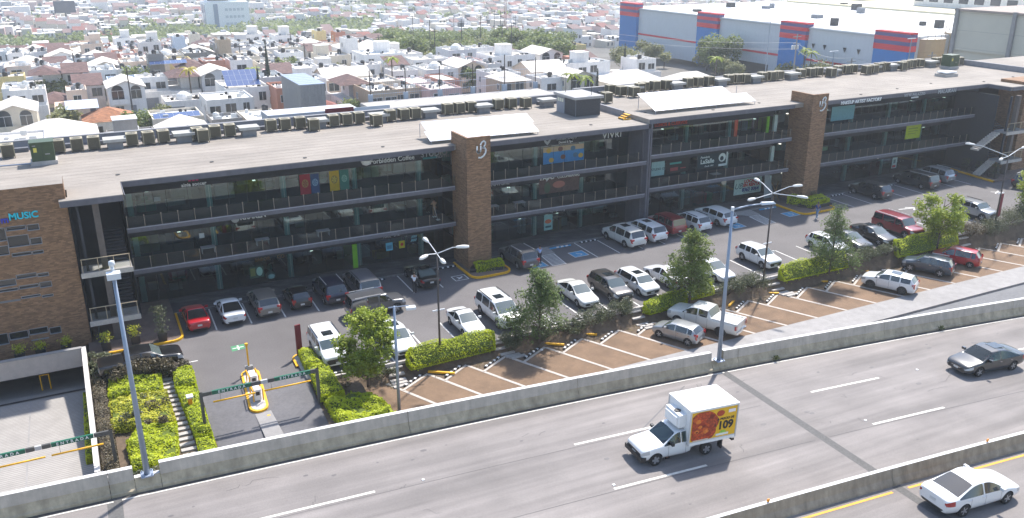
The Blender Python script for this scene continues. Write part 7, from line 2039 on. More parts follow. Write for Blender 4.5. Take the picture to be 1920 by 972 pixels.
def house_proto(w, d, fl, roof, seed, feat, far=False):
    """a house at the origin: front on y=0, depth +y; returns list of (name, mesh, mats?, loc, rz, kind, usecol)"""
    r = random.Random(seed); P = []
    fh = 2.6; H = fl * fh + .25
    wb = MB()
    inset = 0
    parts = []
    if feat.get('step') and fl > 1:                        # lower front part, upper storey set back
        st_ = d * r.uniform(.22, .4); lowH = fh + .2
        wb.box(0, w, 0, d, -3, lowH); wb.box(feat.get('sx', 0) * w, w * feat.get('sw', 1), st_, d, lowH, H)
        inset = st_; ux0, ux1 = feat.get('sx', 0) * w, w * feat.get('sw', 1)
    else:
        wb.box(0, w, 0, d, -3, H); ux0, ux1 = 0, w; lowH = 0; st_ = 0
    rf = MB(); mats_r = M_hroof
    if roof == 'flat':
        t_ = .16
        for (x0, x1, y0, y1, z) in ([(ux0, ux1, st_, d, H)] + ([(0, w, 0, st_, lowH)] if st_ else [])):
            rf.quad((x0 + t_, y0 + t_, z + .02), (x1 - t_, y0 + t_, z + .02), (x1 - t_, y1 - t_, z + .02), (x0 + t_, y1 - t_, z + .02))
            pz = z + r.choice((.35, .5, .25))
            wb.box(x0, x1, y0, y0 + t_, z + .001, pz); wb.box(x0, x1, y1 - t_, y1, z + .001, pz); wb.box(x0, x0 + t_, y0 + t_, y1 - t_, z + .001, pz); wb.box(x1 - t_, x1, y0 + t_, y1 - t_, z + .001, pz)
        mats_r = M_hroofw if r.random() < .45 else M_hroof
    elif roof in ('shed_r', 'shed_b'):
        mats_r = M_tile_r if roof[-1] == 'r' else M_tile_b
        rs = 1.5
        rf.add([(-.15, -.3, H), (w + .05, -.3, H), (w + .05, d * .62, H + rs), (-.15, d * .62, H + rs), (-.15, -.3, H + .1), (w + .05, -.3, H + .1), (w + .05, d * .62, H + rs + .1), (-.15, d * .62, H + rs + .1)], [(4, 5, 6, 7), (0, 1, 5, 4), (1, 2, 6, 5), (3, 0, 4, 7), (2, 3, 7, 6)])
        wb.add([(0, 0, H), (0, d * .62, H + rs), (0, d * .62, H), (w, 0, H), (w, d * .62, H + rs), (w, d * .62, H)], [(0, 1, 2), (3, 5, 4), (1, 4, 5, 2)])
    elif roof in ('gable_r', 'gable_b', 'gable_w'):
        mats_r = {'r': M_tile_r, 'b': M_tile_b, 'w': M_hroof}[roof[-1]]
        ax = 'y' if w < d else 'x'; gable(rf, 0, w, 0, d, H - .05, w * .2, ax)
        if ax == 'y': wb.add([(0, 0, H), (w, 0, H), (w / 2, 0, H + w * .2), (0, d, H), (w, d, H), (w / 2, d, H + w * .2)], [(0, 1, 2), (4, 3, 5)])
        else: wb.add([(0, 0, H), (0, d, H), (0, d / 2, H + w * .2), (w, 0, H), (w, d, H), (w, d / 2, H + w * .2)], [(1, 0, 2), (3, 4, 5)])
    elif roof in ('hip_r', 'hip_b', 'hip_o', 'hip_w'):
        mats_r = {'r': M_tile_r, 'b': M_tile_b, 'o': M_tile_o, 'w': M_hroof}[roof[-1]]
        hip(rf, 0, w, 0, d, H, min(w, d) * .24)
    P.append(('wall', wb.mesh('wall', M_hw), None, None, None, True))
    P.append(('roof', rf.mesh('roof', mats_r), None, None, None, False))
    wj = MB()
    def win(x, y, z, ww, hh, rz, arched=False):
        if far:
            q = MB(); q.box(-ww / 2, ww / 2, -.03, 0, 0, hh)
            M_ = Matrix.Translation((x, y, z)) @ Matrix.Rotation(rz, 4, 'Z'); q.xf(M_); wj.add(q.v, q.f)
        else: P.append(('window', win_mesh(ww, hh, arched), (x, y, z), rz, None, False))
    n = max(1, int((ux1 - ux0) / 2.6))
    for i in range(n):
        x = ux0 + (ux1 - ux0) * (i + .5) / n
        for f in range(1 if (not st_) else 1, fl):
            if r.random() < .9: win(x, st_, f * fh + .75 if not st_ else lowH + .6, r.choice((1.3, 1.8, 1.1, 2.1)), r.choice((1.3, 1.6)), 0, feat.get('arch'))
    for f in range(fl):
        for i in range(max(1, int(d / 4))):
            if r.random() < .55:
                win(0 if not st_ or f == 0 else ux0, max(st_ + .8, d * (i + .5) / max(1, int(d / 4))), f * fh + 1.0, .9, 1.1, -pi / 2)
    if r.random() < .6:
        b = MB(); b.box(.5, min(w - .4, 3.3), -.03, 0, -3, 2.1); P.append(('garage_door', b.mesh('garage_door', M_door), None, None, None, False))
    else:
        b = MB(); b.box(w * .55, w * .55 + 1.0, -.03, 0, -3, 2.15); P.append(('door', b.mesh('door', M_door), None, None, None, False)); win(w * .25, 0, .9, 1.4, 1.2, 0)
    if far and wj.v: P.append(('window_band', wj.mesh('window_band', M_win), None, None, None, False))
    if feat.get('balc') and fl > 1:
        b = MB(); b.box(ux0 + .2, ux0 + min(3.4, (ux1 - ux0) - .4), st_ - 1.0, st_, fh - .1, fh + .08); b.box(ux0 + .2, ux0 + min(3.4, ux1 - ux0 - .4), st_ - 1.0, st_ - .88, fh + .08, fh + .9); P.append(('balcony', b.mesh('balcony', M_hw), None, None, None, True))
    top = H + .02 if roof == 'flat' else None
    if top:
        if feat.get('tank', 1):
            x, y = r.uniform(ux0 + 1, ux1 - 1), r.uniform(max(st_ + 1, d * .5), d - 1.2)
            b = MB(); b.lathe([(.5, top), (.52, top + .9), (.38, top + 1.1), (.15, top + 1.18)], 10, (x, y)); P.append(('water_tank', b.mesh('water_tank', M_tank if r.random() < .7 else M_tankw), None, None, None, False))
        if feat.get('ac', 1):
            for q in range(r.randint(1, 3)):
                b = MB(); x, y = r.uniform(ux0 + .7, ux1 - .7), r.uniform(st_ + .8, d - .8); b.box(x - .42, x + .42, y - .16, y + .16, top + .1, top + .75)
                P.append(('air_conditioner', b.mesh('air_conditioner', M_tankw), None, None, None, False))
        if feat.get('pent'):
            b = MB(); pw = min(3.2, (ux1 - ux0) * .5); px = ux0 + feat['pent'] * (ux1 - ux0 - pw); py = max(st_ + 1, d * .45); b.box(px, px + pw, py, min(d, py + 3.2), top, top + 2.4); P.append(('stair_head', b.mesh('stair_head', M_hw), None, None, None, True))
            b = MB(); b.box(px - .1, px + pw + .1, py - .1, min(d, py + 3.2) + .1, top + 2.401, top + 2.52); P.append(('stair_head_roof', b.mesh('stair_head_roof', M_hroofw), None, None, None, False))
        if feat.get('dome'):
            b = MB(); rr2 = 1.5; b.lathe([(rr2, top), (rr2 * .95, top + .5), (rr2 * .75, top + 1.0), (rr2 * .4, top + 1.35), (.1, top + 1.5)], 14, (w * .5, d * .5)); P.append(('dome', b.mesh('dome', M_hroofw), None, None, None, False))
        if feat.get('clutter', 1) and not far:
            b = MB()
            for q in range(r.randint(5, 11)):
                x, y = r.uniform(ux0 + .5, ux1 - .5), r.uniform(st_ + .4, d - .4); s_ = r.uniform(.1, .35); b.box(x - s_, x + s_, y - s_ * .7, y + s_ * .7, top, top + r.uniform(.15, .7))
            P.append(('roof_clutter', b.mesh('roof_clutter', [M_door, M_tank, M_tankw][r.randrange(3)]), None, None, None, False))
    return P
HB = MB()
def place_house(P, x, y, z, rz, cn, label, group='houses of the town beyond the plaza', sc=1.0):
    t = thing('house', label, 'house', (x, y, z), rz, group)
    t.scale = (1, 1, 1)
    c = WALLC[cn]; k = RT.uniform(.92, 1.05)
    for (nm, me, lc, rz_, kd, usec) in P:
        o = part(t, nm, me, None, loc=lc, rz=rz_, kind=kd)
        if usec: o.color = (c[0] * k, c[1] * k, c[2] * k, 1)
    return t
FEATS = [dict(step=1), dict(step=1, balc=1), dict(balc=1), dict(pent=.01), dict(pent=.9), dict(step=1, sw=.62), dict(step=1, sx=.4), dict(arch=1, balc=1), dict(dome=1), dict()]
PROT = []
for i in range(22):
    rf_ = ['flat'] * 4 + ['shed_b', 'flat', 'hip_b', 'gable_w', 'flat', 'flat', 'hip_w']
    rfk = rf_[i % len(rf_)]
    w_ = [5.0, 5.8, 6.4, 7.6, 5.4][i % 5]; fl = 1 if i % 7 == 3 else 3 if i % 9 == 5 else 2
    f = FEATS[i % len(FEATS)]
    PROT.append((w_, rfk, fl, f, house_proto(w_, [8.5, 10, 9][i % 3], fl, rfk, 100 + i, f), None))
PROTF = []
for i in range(14):
    rfk = ['flat', 'shed_b', 'flat', 'shed_r', 'flat', 'flat', 'flat', 'flat', 'gable_b', 'flat', 'shed_b', 'flat', 'flat', 'flat'][i]
    w_ = [4.8, 5.4, 6.0, 5.2][i % 4]
    PROTF.append((w_, rfk, 2, FEATS[i % len(FEATS)], house_proto(w_, [9, 10][i % 2], 2, rfk, 300 + i, FEATS[i % len(FEATS)], True), None))

TAKEN = []   # circles kept free for hand-placed buildings
def az_px(x, y):
    a = atan2(y, x); return 960 + 1726 * math.tan(radians(63) - a)
def free(x, y, rr_=7):
    for (a, b, c) in TAKEN:
        if (a - x) ** 2 + (b - y) ** 2 < (c + rr_) ** 2: return False
    return True
def pixel_row(x, y, z):
    d = Vector((x, y, z - CAMH)); w = d.dot(_fwd); up = Vector((cos(_yaw) * sin(_pitch), sin(_yaw) * sin(_pitch), cos(_pitch)))
    return 486 - 1621 * d.dot(up) / w

def H_(x, y, w, d, fl, roof, cn, label, feat=None, rz=0.0, seed=1, z=None):
    TAKEN.append((x + w / 2, y + d / 2, max(w, d) * .42))
    P = house_proto(w, d, fl, roof, seed, feat or {})
    return place_house(P, x, y, tz(x, y) if z is None else z, rz, cn, label, 'houses close behind the plaza')
H_(-3.2, 132.5, 6.0, 7, 1, 'hip_b', 'white', 'low house with a large brown tiled hip roof just behind the left green transformer', {}, 0, 2, -2.5)
H_(-11, 134, 7.0, 9, 2, 'flat', 'white', 'white house with a row of four windows at the left edge behind the roof', {'tank': 0}, 0, 3, -4)
H_(4.0, 133, 6.5, 9, 1, 'flat', 'grey stone', 'grey stone house with a small upper room right of the brown hip roof', {'pent': .3}, 0, 5, -2)
H_(11.0, 134, 7.5, 9, 1, 'gable_w', 'cream', 'cream house with a shallow gable and round window right of the grey stone house', {}, 0, 8, -2)
H_(18.8, 136, 4.6, 8, 2, 'flat', 'grey stone', 'rough stone house with grey walls behind the second roof vent', {'step': 1}, 0, 9, -4)
H_(23.9, 137, 5.5, 9, 2, 'flat', 'cream', 'cream house with arched openings left of the tall cypress', {'arch': 1}, 0, 10, -4)
H_(-9, 150, 12, 10, 1, 'hip_w', 'yellow', 'yellow house with a pale low hip roof at the left', {}, 0, 11, -4)
H_(1.5, 162, 8, 8, 1, 'hip_o', 'white', 'house with a worn orange tile roof behind the brown hip roof', {}, 0, 12, -4)
H_(11.5, 152, 8, 9, 1, 'flat', 'cream', 'pale flat roofed house with blue solar panels on its roof left of centre', {'tank': 0}, 0, 13, -3)
H_(16.0, 176, 7.5, 8, 1, 'flat', 'white', 'white domed chapel like house at the left', {'dome': 1, 'tank': 0}, 0, 14, -4)
H_(21, 158, 8, 9, 2, 'flat', 'white', 'white cube house with a square dark window left of the solar panel house', {'tank': 0}, 0, 15, -4)
H_(26.0, 168.5, 8.0, 12, 2, 'flat', 'white', 'white house carrying a big tilted blue solar array left of the tall cypress', {'tank': 0, 'ac': 0}, 0, 16, -4)
H_(38.5, 170, 8, 11, 2, 'flat', 'white', 'white modern house with a green glazed front right of the tall grey blind wall', {'step': 1, 'pent': .5}, 0, 17, -4)
H_(47.0, 176, 10, 10, 2, 'gable_w', 'pale peach', 'large peach house with a wide tan gable roof behind the wire fence', {}, 0, 18, -4.5)
H_(61, 164, 5.2, 9, 2, 'flat', 'pink', 'pink flat roofed house behind the wire fence', {'tank': 0, 'clutter': 0}, 0, 19, -4.6)
H_(66.4, 161.5, 4.0, 9, 2, 'flat', 'terracotta', 'narrow dark pink block attached to the pink house', {'tank': 0, 'ac': 0, 'clutter': 0}, 0, 20, -4.0)
H_(73, 192, 9, 9, 2, 'flat', 'white', 'white modern house with tall windows left of the salmon house', {'step': 1, 'balc': 1}, 0, 21, -4)
H_(83, 189, 6, 9, 2, 'flat', 'pink', 'salmon house with a black water tank on its roof', {}, 0, 22, -4.5)
H_(90, 186, 11, 10, 2, 'flat', 'white', 'large white house with blank side wall right of the salmon house', {'pent': .5}, 0, 23, -3.5)
H_(63, 200, 10, 10, 3, 'flat', 'white', 'tall white house with a wide window strip left of centre under the trees', {'pent': .7}, 0, 24, -5.5)
H_(88.5, 164.5, 9.0, 9, 2, 'gable_w', 'pale peach', 'peach house with two arched windows and gables behind the penthouse', {'arch': 1, 'balc': 1}, 0, 25, -4)
H_(101, 168, 12, 10, 2, 'flat', 'white', 'white house with a cluttered roof terrace right of the arched window house', {'step': 1, 'pent': .4}, 0, 26, -4)
H_(99.5, 149, 13, 9, 1, 'hip_w', 'white', 'white house with a broad cream hip roof and arches behind the right roof vents', {'arch': 1}, 0, 27, -2.6)
H_(116, 168, 9, 9, 2, 'flat', 'white', 'white house with a dark upper window left of the warehouse', {'step': 1, 'sx': .4}, 0, 28, -4)
H_(113, 146, 13, 9, 1, 'hip_w', 'cream', 'low cream roofed house before the big tree by the warehouse', {}, 0, 29, -3.5)
H_(127, 140, 13, 9, 1, 'flat', 'cream', 'low cream flat roofed house below the warehouse wall', {}, 0, 30, -3.8)
H_(38.0, 152.5, 5.2, 6, 1, 'hip_r', 'white', 'small house with a pointed red tile roof right of the tall grey blind wall', {}, 0, 31, -3.2)
t = thing('blind_wall_building', 'tall windowless grey rendered building with sloping metal roof behind the maroon panel', 'building', (34.6, 146, -4))
b = MB(); b.box(0, 4.2, 0, 14, 0, 9.0); part(t, 'wall', b, mat('raw_grey_render', (0.26, 0.255, 0.25), .9, var=.12, streak=.15)); b = MB()
for k in range(7): b.box(-.1 , 4.3, .1 + k * 2.0, 1.95 + k * 2.0, 9.003, 9.12)
part(t, 'roof_sheet', b, M_galv)
solar((26.4, 169.3, 1.85), -.03, 6, 3, 1.05, 1.9, radians(24), 'blue solar array on the white house left of the tall cypress', M_pv2, .4, grp_='blue solar arrays on house roofs')
solar((11.8, 153, 2.4 - 2.5), 0, 7, 1, 1.05, 2.0, radians(15), 'row of blue solar panels on a pale roof at the left', M_pv2, .3, grp_='blue solar arrays on house roofs')
solar((-1.0, 167, 0.2), 0, 5, 2, 1.05, 1.9, radians(15), 'pale blue solar panels above the yellow house at the left', M_pv, .3, grp_='blue solar arrays on house roofs')
solar((16.5, 205, 2.4), 0, 7, 1, 1.1, 2.0, radians(15), 'thin row of solar panels farther back at the left', M_pv2, .3, grp_='blue solar arrays on house roofs')
t = thing('wire_fence', 'tall wire fence on posts with blue grey piers behind the annex roof', 'fence', (29.3, 91.6, 10.2))
for i in range(6):
    x = i * 4.1
    b = MB(); b.tube((x, 0, 0), (x, 0, 4.3 + (i == 4) * .8), .06, .06, 6); part(t, 'post', b, M_dpole)
    b = MB(); b.box(x - .22, x + .22, -.2, .2, 0, 1.7); part(t, 'pier', b, mat('pier_blue_grey', (0.33, 0.38, 0.45), .8))
b = MB()
for z in (.9, 1.7, 2.5, 3.3): b.tube((0, 0, z), (20.5, 0, z), .02, .02, 4)
for i in range(82): b.tube((i * .25, 0, .3), (i * .25, 0, 3.3), .011, .011, 3)
part(t, 'mesh', b, M_galv)
b = MB(); b.box(-1, 24, -.4, .6, -14, .3); part(t, 'base_wall', b, M_concl)

def in_belt(x, y):
    r_ = sqrt(x * x + y * y); px = az_px(x, y)
    if px > 1060 and x > 127: return False
    if px > 700:
        lo = 236 if px < 1000 else 222
        return lo < r_ < 408
    if px > 450: return 452 < r_ < 575
    if px > 180: return 440 < r_ < 560
    return 395 < r_ < 520
def belt2(x, y):
    r_ = sqrt(x * x + y * y); px = az_px(x, y)
    return (430 < px < 760 and 600 < r_ < 830 and sin(x * .03) + sin(y * .021 + 1) > -.2) or (820 < r_ < 1000 and sin(x * .017) + sin(y * .013) > .5)

b = MB(); bx_ = range(-60, 420, 12);
for x in bx_:
    for y in range(200, 620, 12):
        if in_belt(x + 6, y + 6): b.quad(*[(x + i, y + j, tz(x + i, y + j) + .12) for i, j in ((0, 0), (12, 0), (12, 12), (0, 12))])
struct('scrub', b, mat('scrub_cover', (0.085, 0.10, 0.04), .95, var=.5, scale=.4, var2=.3, scale2=.05), kind='stuff')
TAKEN.append((92, 560, 17)); TAKEN.append((85, 535, 8))
t = thing('office_tower', 'white office tower with stepped top and dark glass strip at the upper left', 'building', (79, 552, tz(79, 552)))
b = MB(); b.box(0, 25, 0, 18, 0, 16.5); b.box(2, 16, 3, 16, 16.5, 23.5); b.box(16.01, 20, 5, 15, 16.5, 20.5); part(t, 'wall', b, mat('tower_white', (0.82, 0.82, 0.82), .8, var=.03))
b = MB(); b.box(4.5, 7, -.25, 0, .5, 15.5); b.box(-.25, 0, 2, 5, 2, 15); b.box(-.25, 0, 8, 15, 2, 15); part(t, 'glass_strip', b, mat('tower_glass', (0.12, 0.2, 0.33), .15, spec=.8))
for k in range(3):
    for i in range(5):
        b = MB(); b.box(11 + i * 2.3, 12.7 + i * 2.3, -.12, 0, 3.2 + k * 4.1, 4.7 + k * 4.1); part(t, 'window', b, mat('tower_window_pale', (0.5, 0.53, 0.56), .3))
b = MB(); b.box(2, 14, 2.7, 3, 17.2, 18.0); part(t, 'sign_band', b, M_iron)
t = thing('billboard', 'dark billboard on a tall post in the haze at the upper left', 'billboard', (5.5, 600, tz(5, 600)))
b = MB(); b.tube((0, 0, 0), (0, 0, 15), .6, .5, 8); part(t, 'post', b, M_iron)
b = MB(); b.box(-5.8, 5.8, -.5, .5, 10.6, 17.4); part(t, 'panel', b, mat('billboard_back', (0.05, 0.055, 0.08), .8))
t = thing('flood_wall', 'long white wall and road strip crossing the haze at the upper left', 'wall', (0, 622, tz(0, 622)))
b = MB(); b.box(8, 170, 0, 2, 0, 6.5, rot=-.20, c=(8, 0)); part(t, 'wall', b, mat('flood_wall_white', (0.72, 0.70, 0.67), .9, var=.1))
b = MB(); b.box(-9, 4, -3, 5, 0, 6); q = solo('orange_roof_kiosk', b, M_tile_o, 'small building with orange roof edge below the billboard', 'building', (2, 606, tz(2, 606)))
b = MB(); b.quad((0, 474, tz(8, 480) + .15), (30, 470, tz(8, 480) + .15), (34, 500, tz(8, 500) + .2), (0, 505, tz(8, 500) + .2)); struct('dry_field', b, mat('dry_field', (0.42, 0.32, 0.19), .95, var=.15, scale=.05))
TAKEN.append((15, 488, 26))

cand = []
yrow = 152.0; ri = 0
def rowd(y): return 12.5
while yrow < 655:
    x = -75 + RT.uniform(0, 5); xmax = yrow * 1.45
    while x < xmax:
        near_ = sqrt(x * x + yrow * yrow) < 330
        Pn = RT.choice(PROT if near_ else PROTF); w_ = Pn[0]
        cx_, cy_ = x + w_ / 2, yrow + 5; r_ = sqrt(cx_ ** 2 + cy_ ** 2); px = az_px(cx_, cy_)
        ok = -60 < px < 1960 and free(cx_, cy_, 4.5) and not in_belt(cx_, cy_) and not belt2(cx_, cy_) and not (cx_ > 132)
        if px > 1130 and cx_ > 118 and cy_ < 330: ok = False
        if cx_ > 132 and r_ > 405 and not in_belt(cx_, cy_) and px < 1960: ok = free(cx_, cy_)
        if cx_ > 148 and 110 < cy_ < 400 and px > 1200: ok = False
        if RT.random() < .05: ok = False
        z_ = tz(cx_, cy_)
        if ok and pixel_row(cx_, cy_, z_ + 7) > -25:
            cand.append((r_, x, yrow + RT.uniform(-.8, .8), z_ + RT.uniform(-.5, .6), Pn, px, ri))
        x += w_ + (RT.choice((0, 0, .3, 1.0, 3.5)))
    ri += 1
    yrow += 10.2 if ri % 2 else 16.0
cand.sort(key=lambda c: c[0])
NI = 262
roofw = {'flat': 'flat roof', 'shed_b': 'brown tiled roof', 'shed_r': 'red tiled roof', 'hip_b': 'brown hip roof', 'hip_r': 'red hip roof', 'hip_w': 'pale hip roof', 'gable_r': 'red gable roof', 'gable_b': 'brown gable roof', 'gable_w': 'pale gable roof'}
def where(px, r_):
    lm = [(0, 'at the left edge'), (120, 'above the left transformer'), (250, 'left of the cypress'), (400, 'below the office tower'), (500, 'around the tall cypress'), (620, 'left of the fence'), (760, 'behind the fence'), (900, 'behind the middle roof'), (1050, 'behind the penthouse'), (1180, 'left of the warehouse'), (1400, 'beyond the warehouse')]
    w_ = lm[0][1]
    for a, s_ in lm:
        if px >= a - 60: w_ = s_
    bd = 'nearest row' if r_ < 185 else 'second row' if r_ < 215 else 'third row' if r_ < 250 else 'fourth row' if r_ < 290 else 'far slope' if r_ < 360 else 'distant row'
    return w_, bd
fmap = lambda f: 'stepped' if f.get('step') and not f.get('balc') else 'balconied' if f.get('balc') else 'stair-headed' if f.get('pent') else 'domed' if f.get('dome') else 'plain'
seen = {}
stuffb = MB()
SM = [mat('far_wall_white', (0.74, 0.71, 0.68), .9), mat('far_wall_cream', (0.60, 0.53, 0.43), .9), mat('far_wall_pink', (0.52, 0.36, 0.33), .9), mat('far_wall_grey', (0.38, 0.38, 0.40), .9), mat('far_roof_red', (0.22, 0.085, 0.07), .9), mat('far_roof_white', (0.70, 0.67, 0.62), .9), mat('far_opening', (0.04, 0.05, 0.06), .4), mat('far_roof_brown', (0.20, 0.13, 0.12), .9)]
def far_house(x, y, z, w, d, h, roof):
    c = RT.choice((0, 0, 0, 0, 0, 1, 1, 2, 3)); stuffb.box(x, x + w, y, y + d, z - 4, z + h, c)
    if roof == 's':
        q = RT.choice((4, 7, 7)); stuffb.add([(x - .2, y - .3, z + h), (x + w, y - .3, z + h), (x + w, y + d * .6, z + h + 1.6), (x - .2, y + d * .6, z + h + 1.6), (x, y + d * .6, z + h), (x + w, y + d * .6, z + h)], [(0, 1, 2, 3), (3, 2, 5, 4), (0, 3, 4)], q)
    else: stuffb.quad((x + .2, y + .2, z + h + .05), (x + w - .2, y + .2, z + h + .05), (x + w - .2, y + d - .2, z + h + .05), (x + .2, y + d - .2, z + h + .05), 5)
    for f in range(2):
        for i in range(2):
            if RT.random() < .75:
                xx = x + w * (.18 + .45 * i); ww = w * RT.uniform(.15, .28); zz = z + 1.0 + f * 2.8
                stuffb.quad((xx, y - .05, zz), (xx + ww, y - .05, zz), (xx + ww, y - .05, zz + 1.4), (xx, y - .05, zz + 1.4), 6)
    if RT.random() < .8:
        yy = y + d * .4; stuffb.quad((x - .05, yy + 1.2, z + 3.9), (x - .05, yy, z + 3.9), (x - .05, yy, z + 5.1), (x - .05, yy + 1.2, z + 5.1), 6)
    if RT.random() < .4 and roof != 's':
        q = RT.uniform(.2, .6); stuffb.box(x + w * q, x + w * q + 2.4, y + d * .5, y + d * .8, z + h, z + h + RT.uniform(.9, 2.3), RT.choice((0, 3, 1, 6)))
for i, (r_, x, y, z_, Pn, px, ri) in enumerate(cand):
    if i < NI:
        cn = RT.choice(WPOOL); w_, bd = where(px, r_)
        lb = '%s %s house, %s, %s, %s' % (fmap(Pn[3]) if Pn[2] > 1 else 'low', cn, roofw[Pn[1]], w_, bd)
        place_house(Pn[4], x, y, z_, 0.0, cn, lb)
    else:
        far_house(x, y, z_, Pn[0] - .2, 9, RT.choice((5.4, 5.4, 5.4, 3.0, 8.0)), 's' if 'shed' in Pn[1] or 'hip' in Pn[1] or 'gable' in Pn[1] else 'f')
y = 650.0
while y < 1500:
    x = -140 + RT.uniform(0, 12)
    while x < y * 1.5:
        px = az_px(x, y); r_ = sqrt(x * x + y * y)
        w_ = RT.uniform(5.5, 11)
        if -40 < px < 1960 and r_ > 560 and not belt2(x, y) and not in_belt(x, y) and free(x, y, 8) and RT.random() < .86 and pixel_row(x, y, tz(x, y) + 6) > -30:
            far_house(x, y + RT.uniform(-3, 3), tz(x, y) + RT.uniform(-1, 2.5), w_, RT.uniform(9, 14), RT.choice((5.5, 6, 6, 3.2, 8.8)), 's' if RT.random() < .2 else 'f')
        x += w_ + RT.choice((.3, 1, 3, 9))
    y += RT.choice((12, 13, 20))
struct('town_houses', stuffb, SM, kind='stuff')

L_town = [leaf_mat('town_leaves', (0.12, 0.155, 0.045), (0.29, 0.34, 0.11), .25, trans=.45), leaf_mat('dry_town_leaves', (0.15, 0.16, 0.055), (0.36, 0.36, 0.15), .25, trans=.4)]
def ttree_proto(seed, n, cr, h, m, s=.42, shape='round'):
    global R
    r = random.Random(seed); sv = R; R = r
    b = MB(); cl_ = []
    for k in range(11):
        a = r.uniform(0, 6.28); q = r.uniform(.1, .75) * cr
        cl_.append((Vector((cos(a) * q, sin(a) * q, h * r.uniform(.42, .85))), cr * r.uniform(.3, .5)))
    for i in range(n):
        c, rad = r.choice(cl_); d = Vector((r.gauss(0, 1), r.gauss(0, 1), r.gauss(0, .75))).normalized() * rad * r.uniform(.55, 1.15)
        leafquad(b, c + d, s * r.uniform(.6, 1.3), .6, .7)
    t_ = MB(); t_.tube((0, 0, -1), (0, 0, h * .5), .2, .12, 6)
    for c, _ in cl_[:5]: t_.tube((0, 0, h * .35), tuple(c), .1, .04, 4)
    R = sv
    return b.mesh('crown', m), t_.mesh('trunk', M_bark)
TP = [ttree_proto(1, 1100, 4.2, 6.5, L_town[0]), ttree_proto(2, 1000, 3.6, 5.2, L_town[1]), ttree_proto(3, 1200, 4.6, 7.4, L_town[0]), ttree_proto(4, 620, 3.2, 4.8, L_town[1]), ttree_proto(5, 500, 2.2, 4.5, L_town[0], .3), ttree_proto(6, 6500, 4.6, 7.4, L_town[0], .27), ttree_proto(7, 4000, 4.2, 5.6, L_town[1], .25)]
def town_tree(x, y, z, k, sc, label, group):
    t = thing('tree', label, 'tree', (x, y, z), RT.uniform(0, 6), group); t.scale = (sc, sc, sc)
    part(t, 'crown', TP[k][0], None); part(t, 'trunk', TP[k][1], None)
beltn = 0; farwood = MB()
trees = []
y = 205.0
while y < 1000:
    x = -60.0
    while x < y * 1.45:
        xx, yy = x + RT.uniform(-2.5, 2.5), y + RT.uniform(-2.5, 2.5); r_ = sqrt(xx * xx + yy * yy)
        if (in_belt(xx, yy) or belt2(xx, yy)) and free(xx, yy, 2) and -30 < az_px(xx, yy) < 1500 and not (xx > 150 and 110 < yy < 260):
            if RT.random() < (.93 if r_ < 600 else .9): trees.append((r_, xx, yy))
        x += 7.5 if y < 600 else 11
    y += 8 if y < 600 else 13
trees.sort()
tl = {}
for i, (r_, x, y) in enumerate(trees):
    k = RT.choice((0, 0, 1, 2, 2, 3)); z_ = tz(x, y) - .3
    if i < 230:
        px = az_px(x, y)
        w_, bd = where(px, r_)
        kind = ['broad green', 'olive green', 'tall green', 'small olive', 'small'][k]
        lb = '%s hollow tree %s, %s' % (kind, w_, 'front' if r_ < 260 else 'middle' if r_ < 330 else 'back')
        town_tree(x, y, z_, k, RT.uniform(.85, 1.25), lb, 'trees of the wooded hollow behind the houses')
    else:
        c0 = Vector((x, y, z_ + RT.uniform(2.2, 3.6))); sv = R; R = RT
        for q in range(34):
            d = Vector((RT.gauss(0, 1), RT.gauss(0, 1), RT.gauss(0, .7))).normalized() * RT.uniform(2.2, 4.8); d.z *= .75
            leafquad(farwood, c0 + d, RT.uniform(.9, 1.7), .6, .8)
        R = sv
sv = R; R = RT
for i in range(900):
    x, y = RT.uniform(-150, 900), RT.uniform(480, 1400)
    if -20 < az_px(x, y) < 1400 and sqrt(x * x + y * y) > 560 and free(x, y, 6):
        k = RT.randint(1, 4)
        for j in range(k):
            c0 = Vector((x + RT.uniform(-9, 9) * (k > 1), y + RT.uniform(-7, 7) * (k > 1), 0)); c0.z = tz(c0.x, c0.y) + 4.2
            for q in range(26):
                d = Vector((RT.gauss(0, 1), RT.gauss(0, 1), RT.gauss(0, .7))).normalized() * RT.uniform(2.0, 4.6); d.z *= .8
                leafquad(farwood, c0 + d, RT.uniform(1.0, 1.9), .6, .8)
R = sv
struct('far_trees', farwood, L_town[0], kind='stuff')
st_n = 0
for i in range(400):
    x = RT.uniform(-40, 260); y = RT.uniform(140, 560); r_ = sqrt(x * x + y * y); px = az_px(x, y)
    if -20 < px < 1150 and free(x, y, 0) and not in_belt(x, y) and x < 128 and st_n < 105:
        w_, bd = where(px, r_); k = RT.choice((1, 3, 4, 4, 0))
        town_tree(x, y, tz(x, y), k, RT.uniform(.6, .95), '%s street tree %s, %s' % (['leafy', 'olive', 'tall', 'small olive', 'small green'][k], w_, bd), 'street trees between the houses'); st_n += 1
def cypress(x, y, z, h, w_, label):
    t = thing('cypress', label, 'tree', (x, y, z)); b = MB(); sv = R
    for i in range(int(600)):
        f = RT.random(); rr2 = w_ * (1 - f) ** .7 * (.55 + .45 * min(1, f * 6)); a = RT.uniform(0, 6.28)
        leafquad(b, Vector((cos(a) * rr2, sin(a) * rr2, f * h)), .16 * RT.uniform(.7, 1.4), 1.0, .4)
    c = MB(); c.lathe([(w_ * .55, 0), (w_ * .8, h * .2), (w_ * .5, h * .6), (.03, h * .98)], 8); part(t, 'crown', b, leaf_mat('cypress_leaves', (0.015, 0.03, 0.012), (0.05, 0.075, 0.03), 1.0)); part(t, 'trunk', c, mat('cypress_core', (0.012, 0.02, 0.01), .9))
cypress(32.6, 171.0, -4, 9.5, .65, 'tall slim dark cypress behind the roof between two solar topped houses')
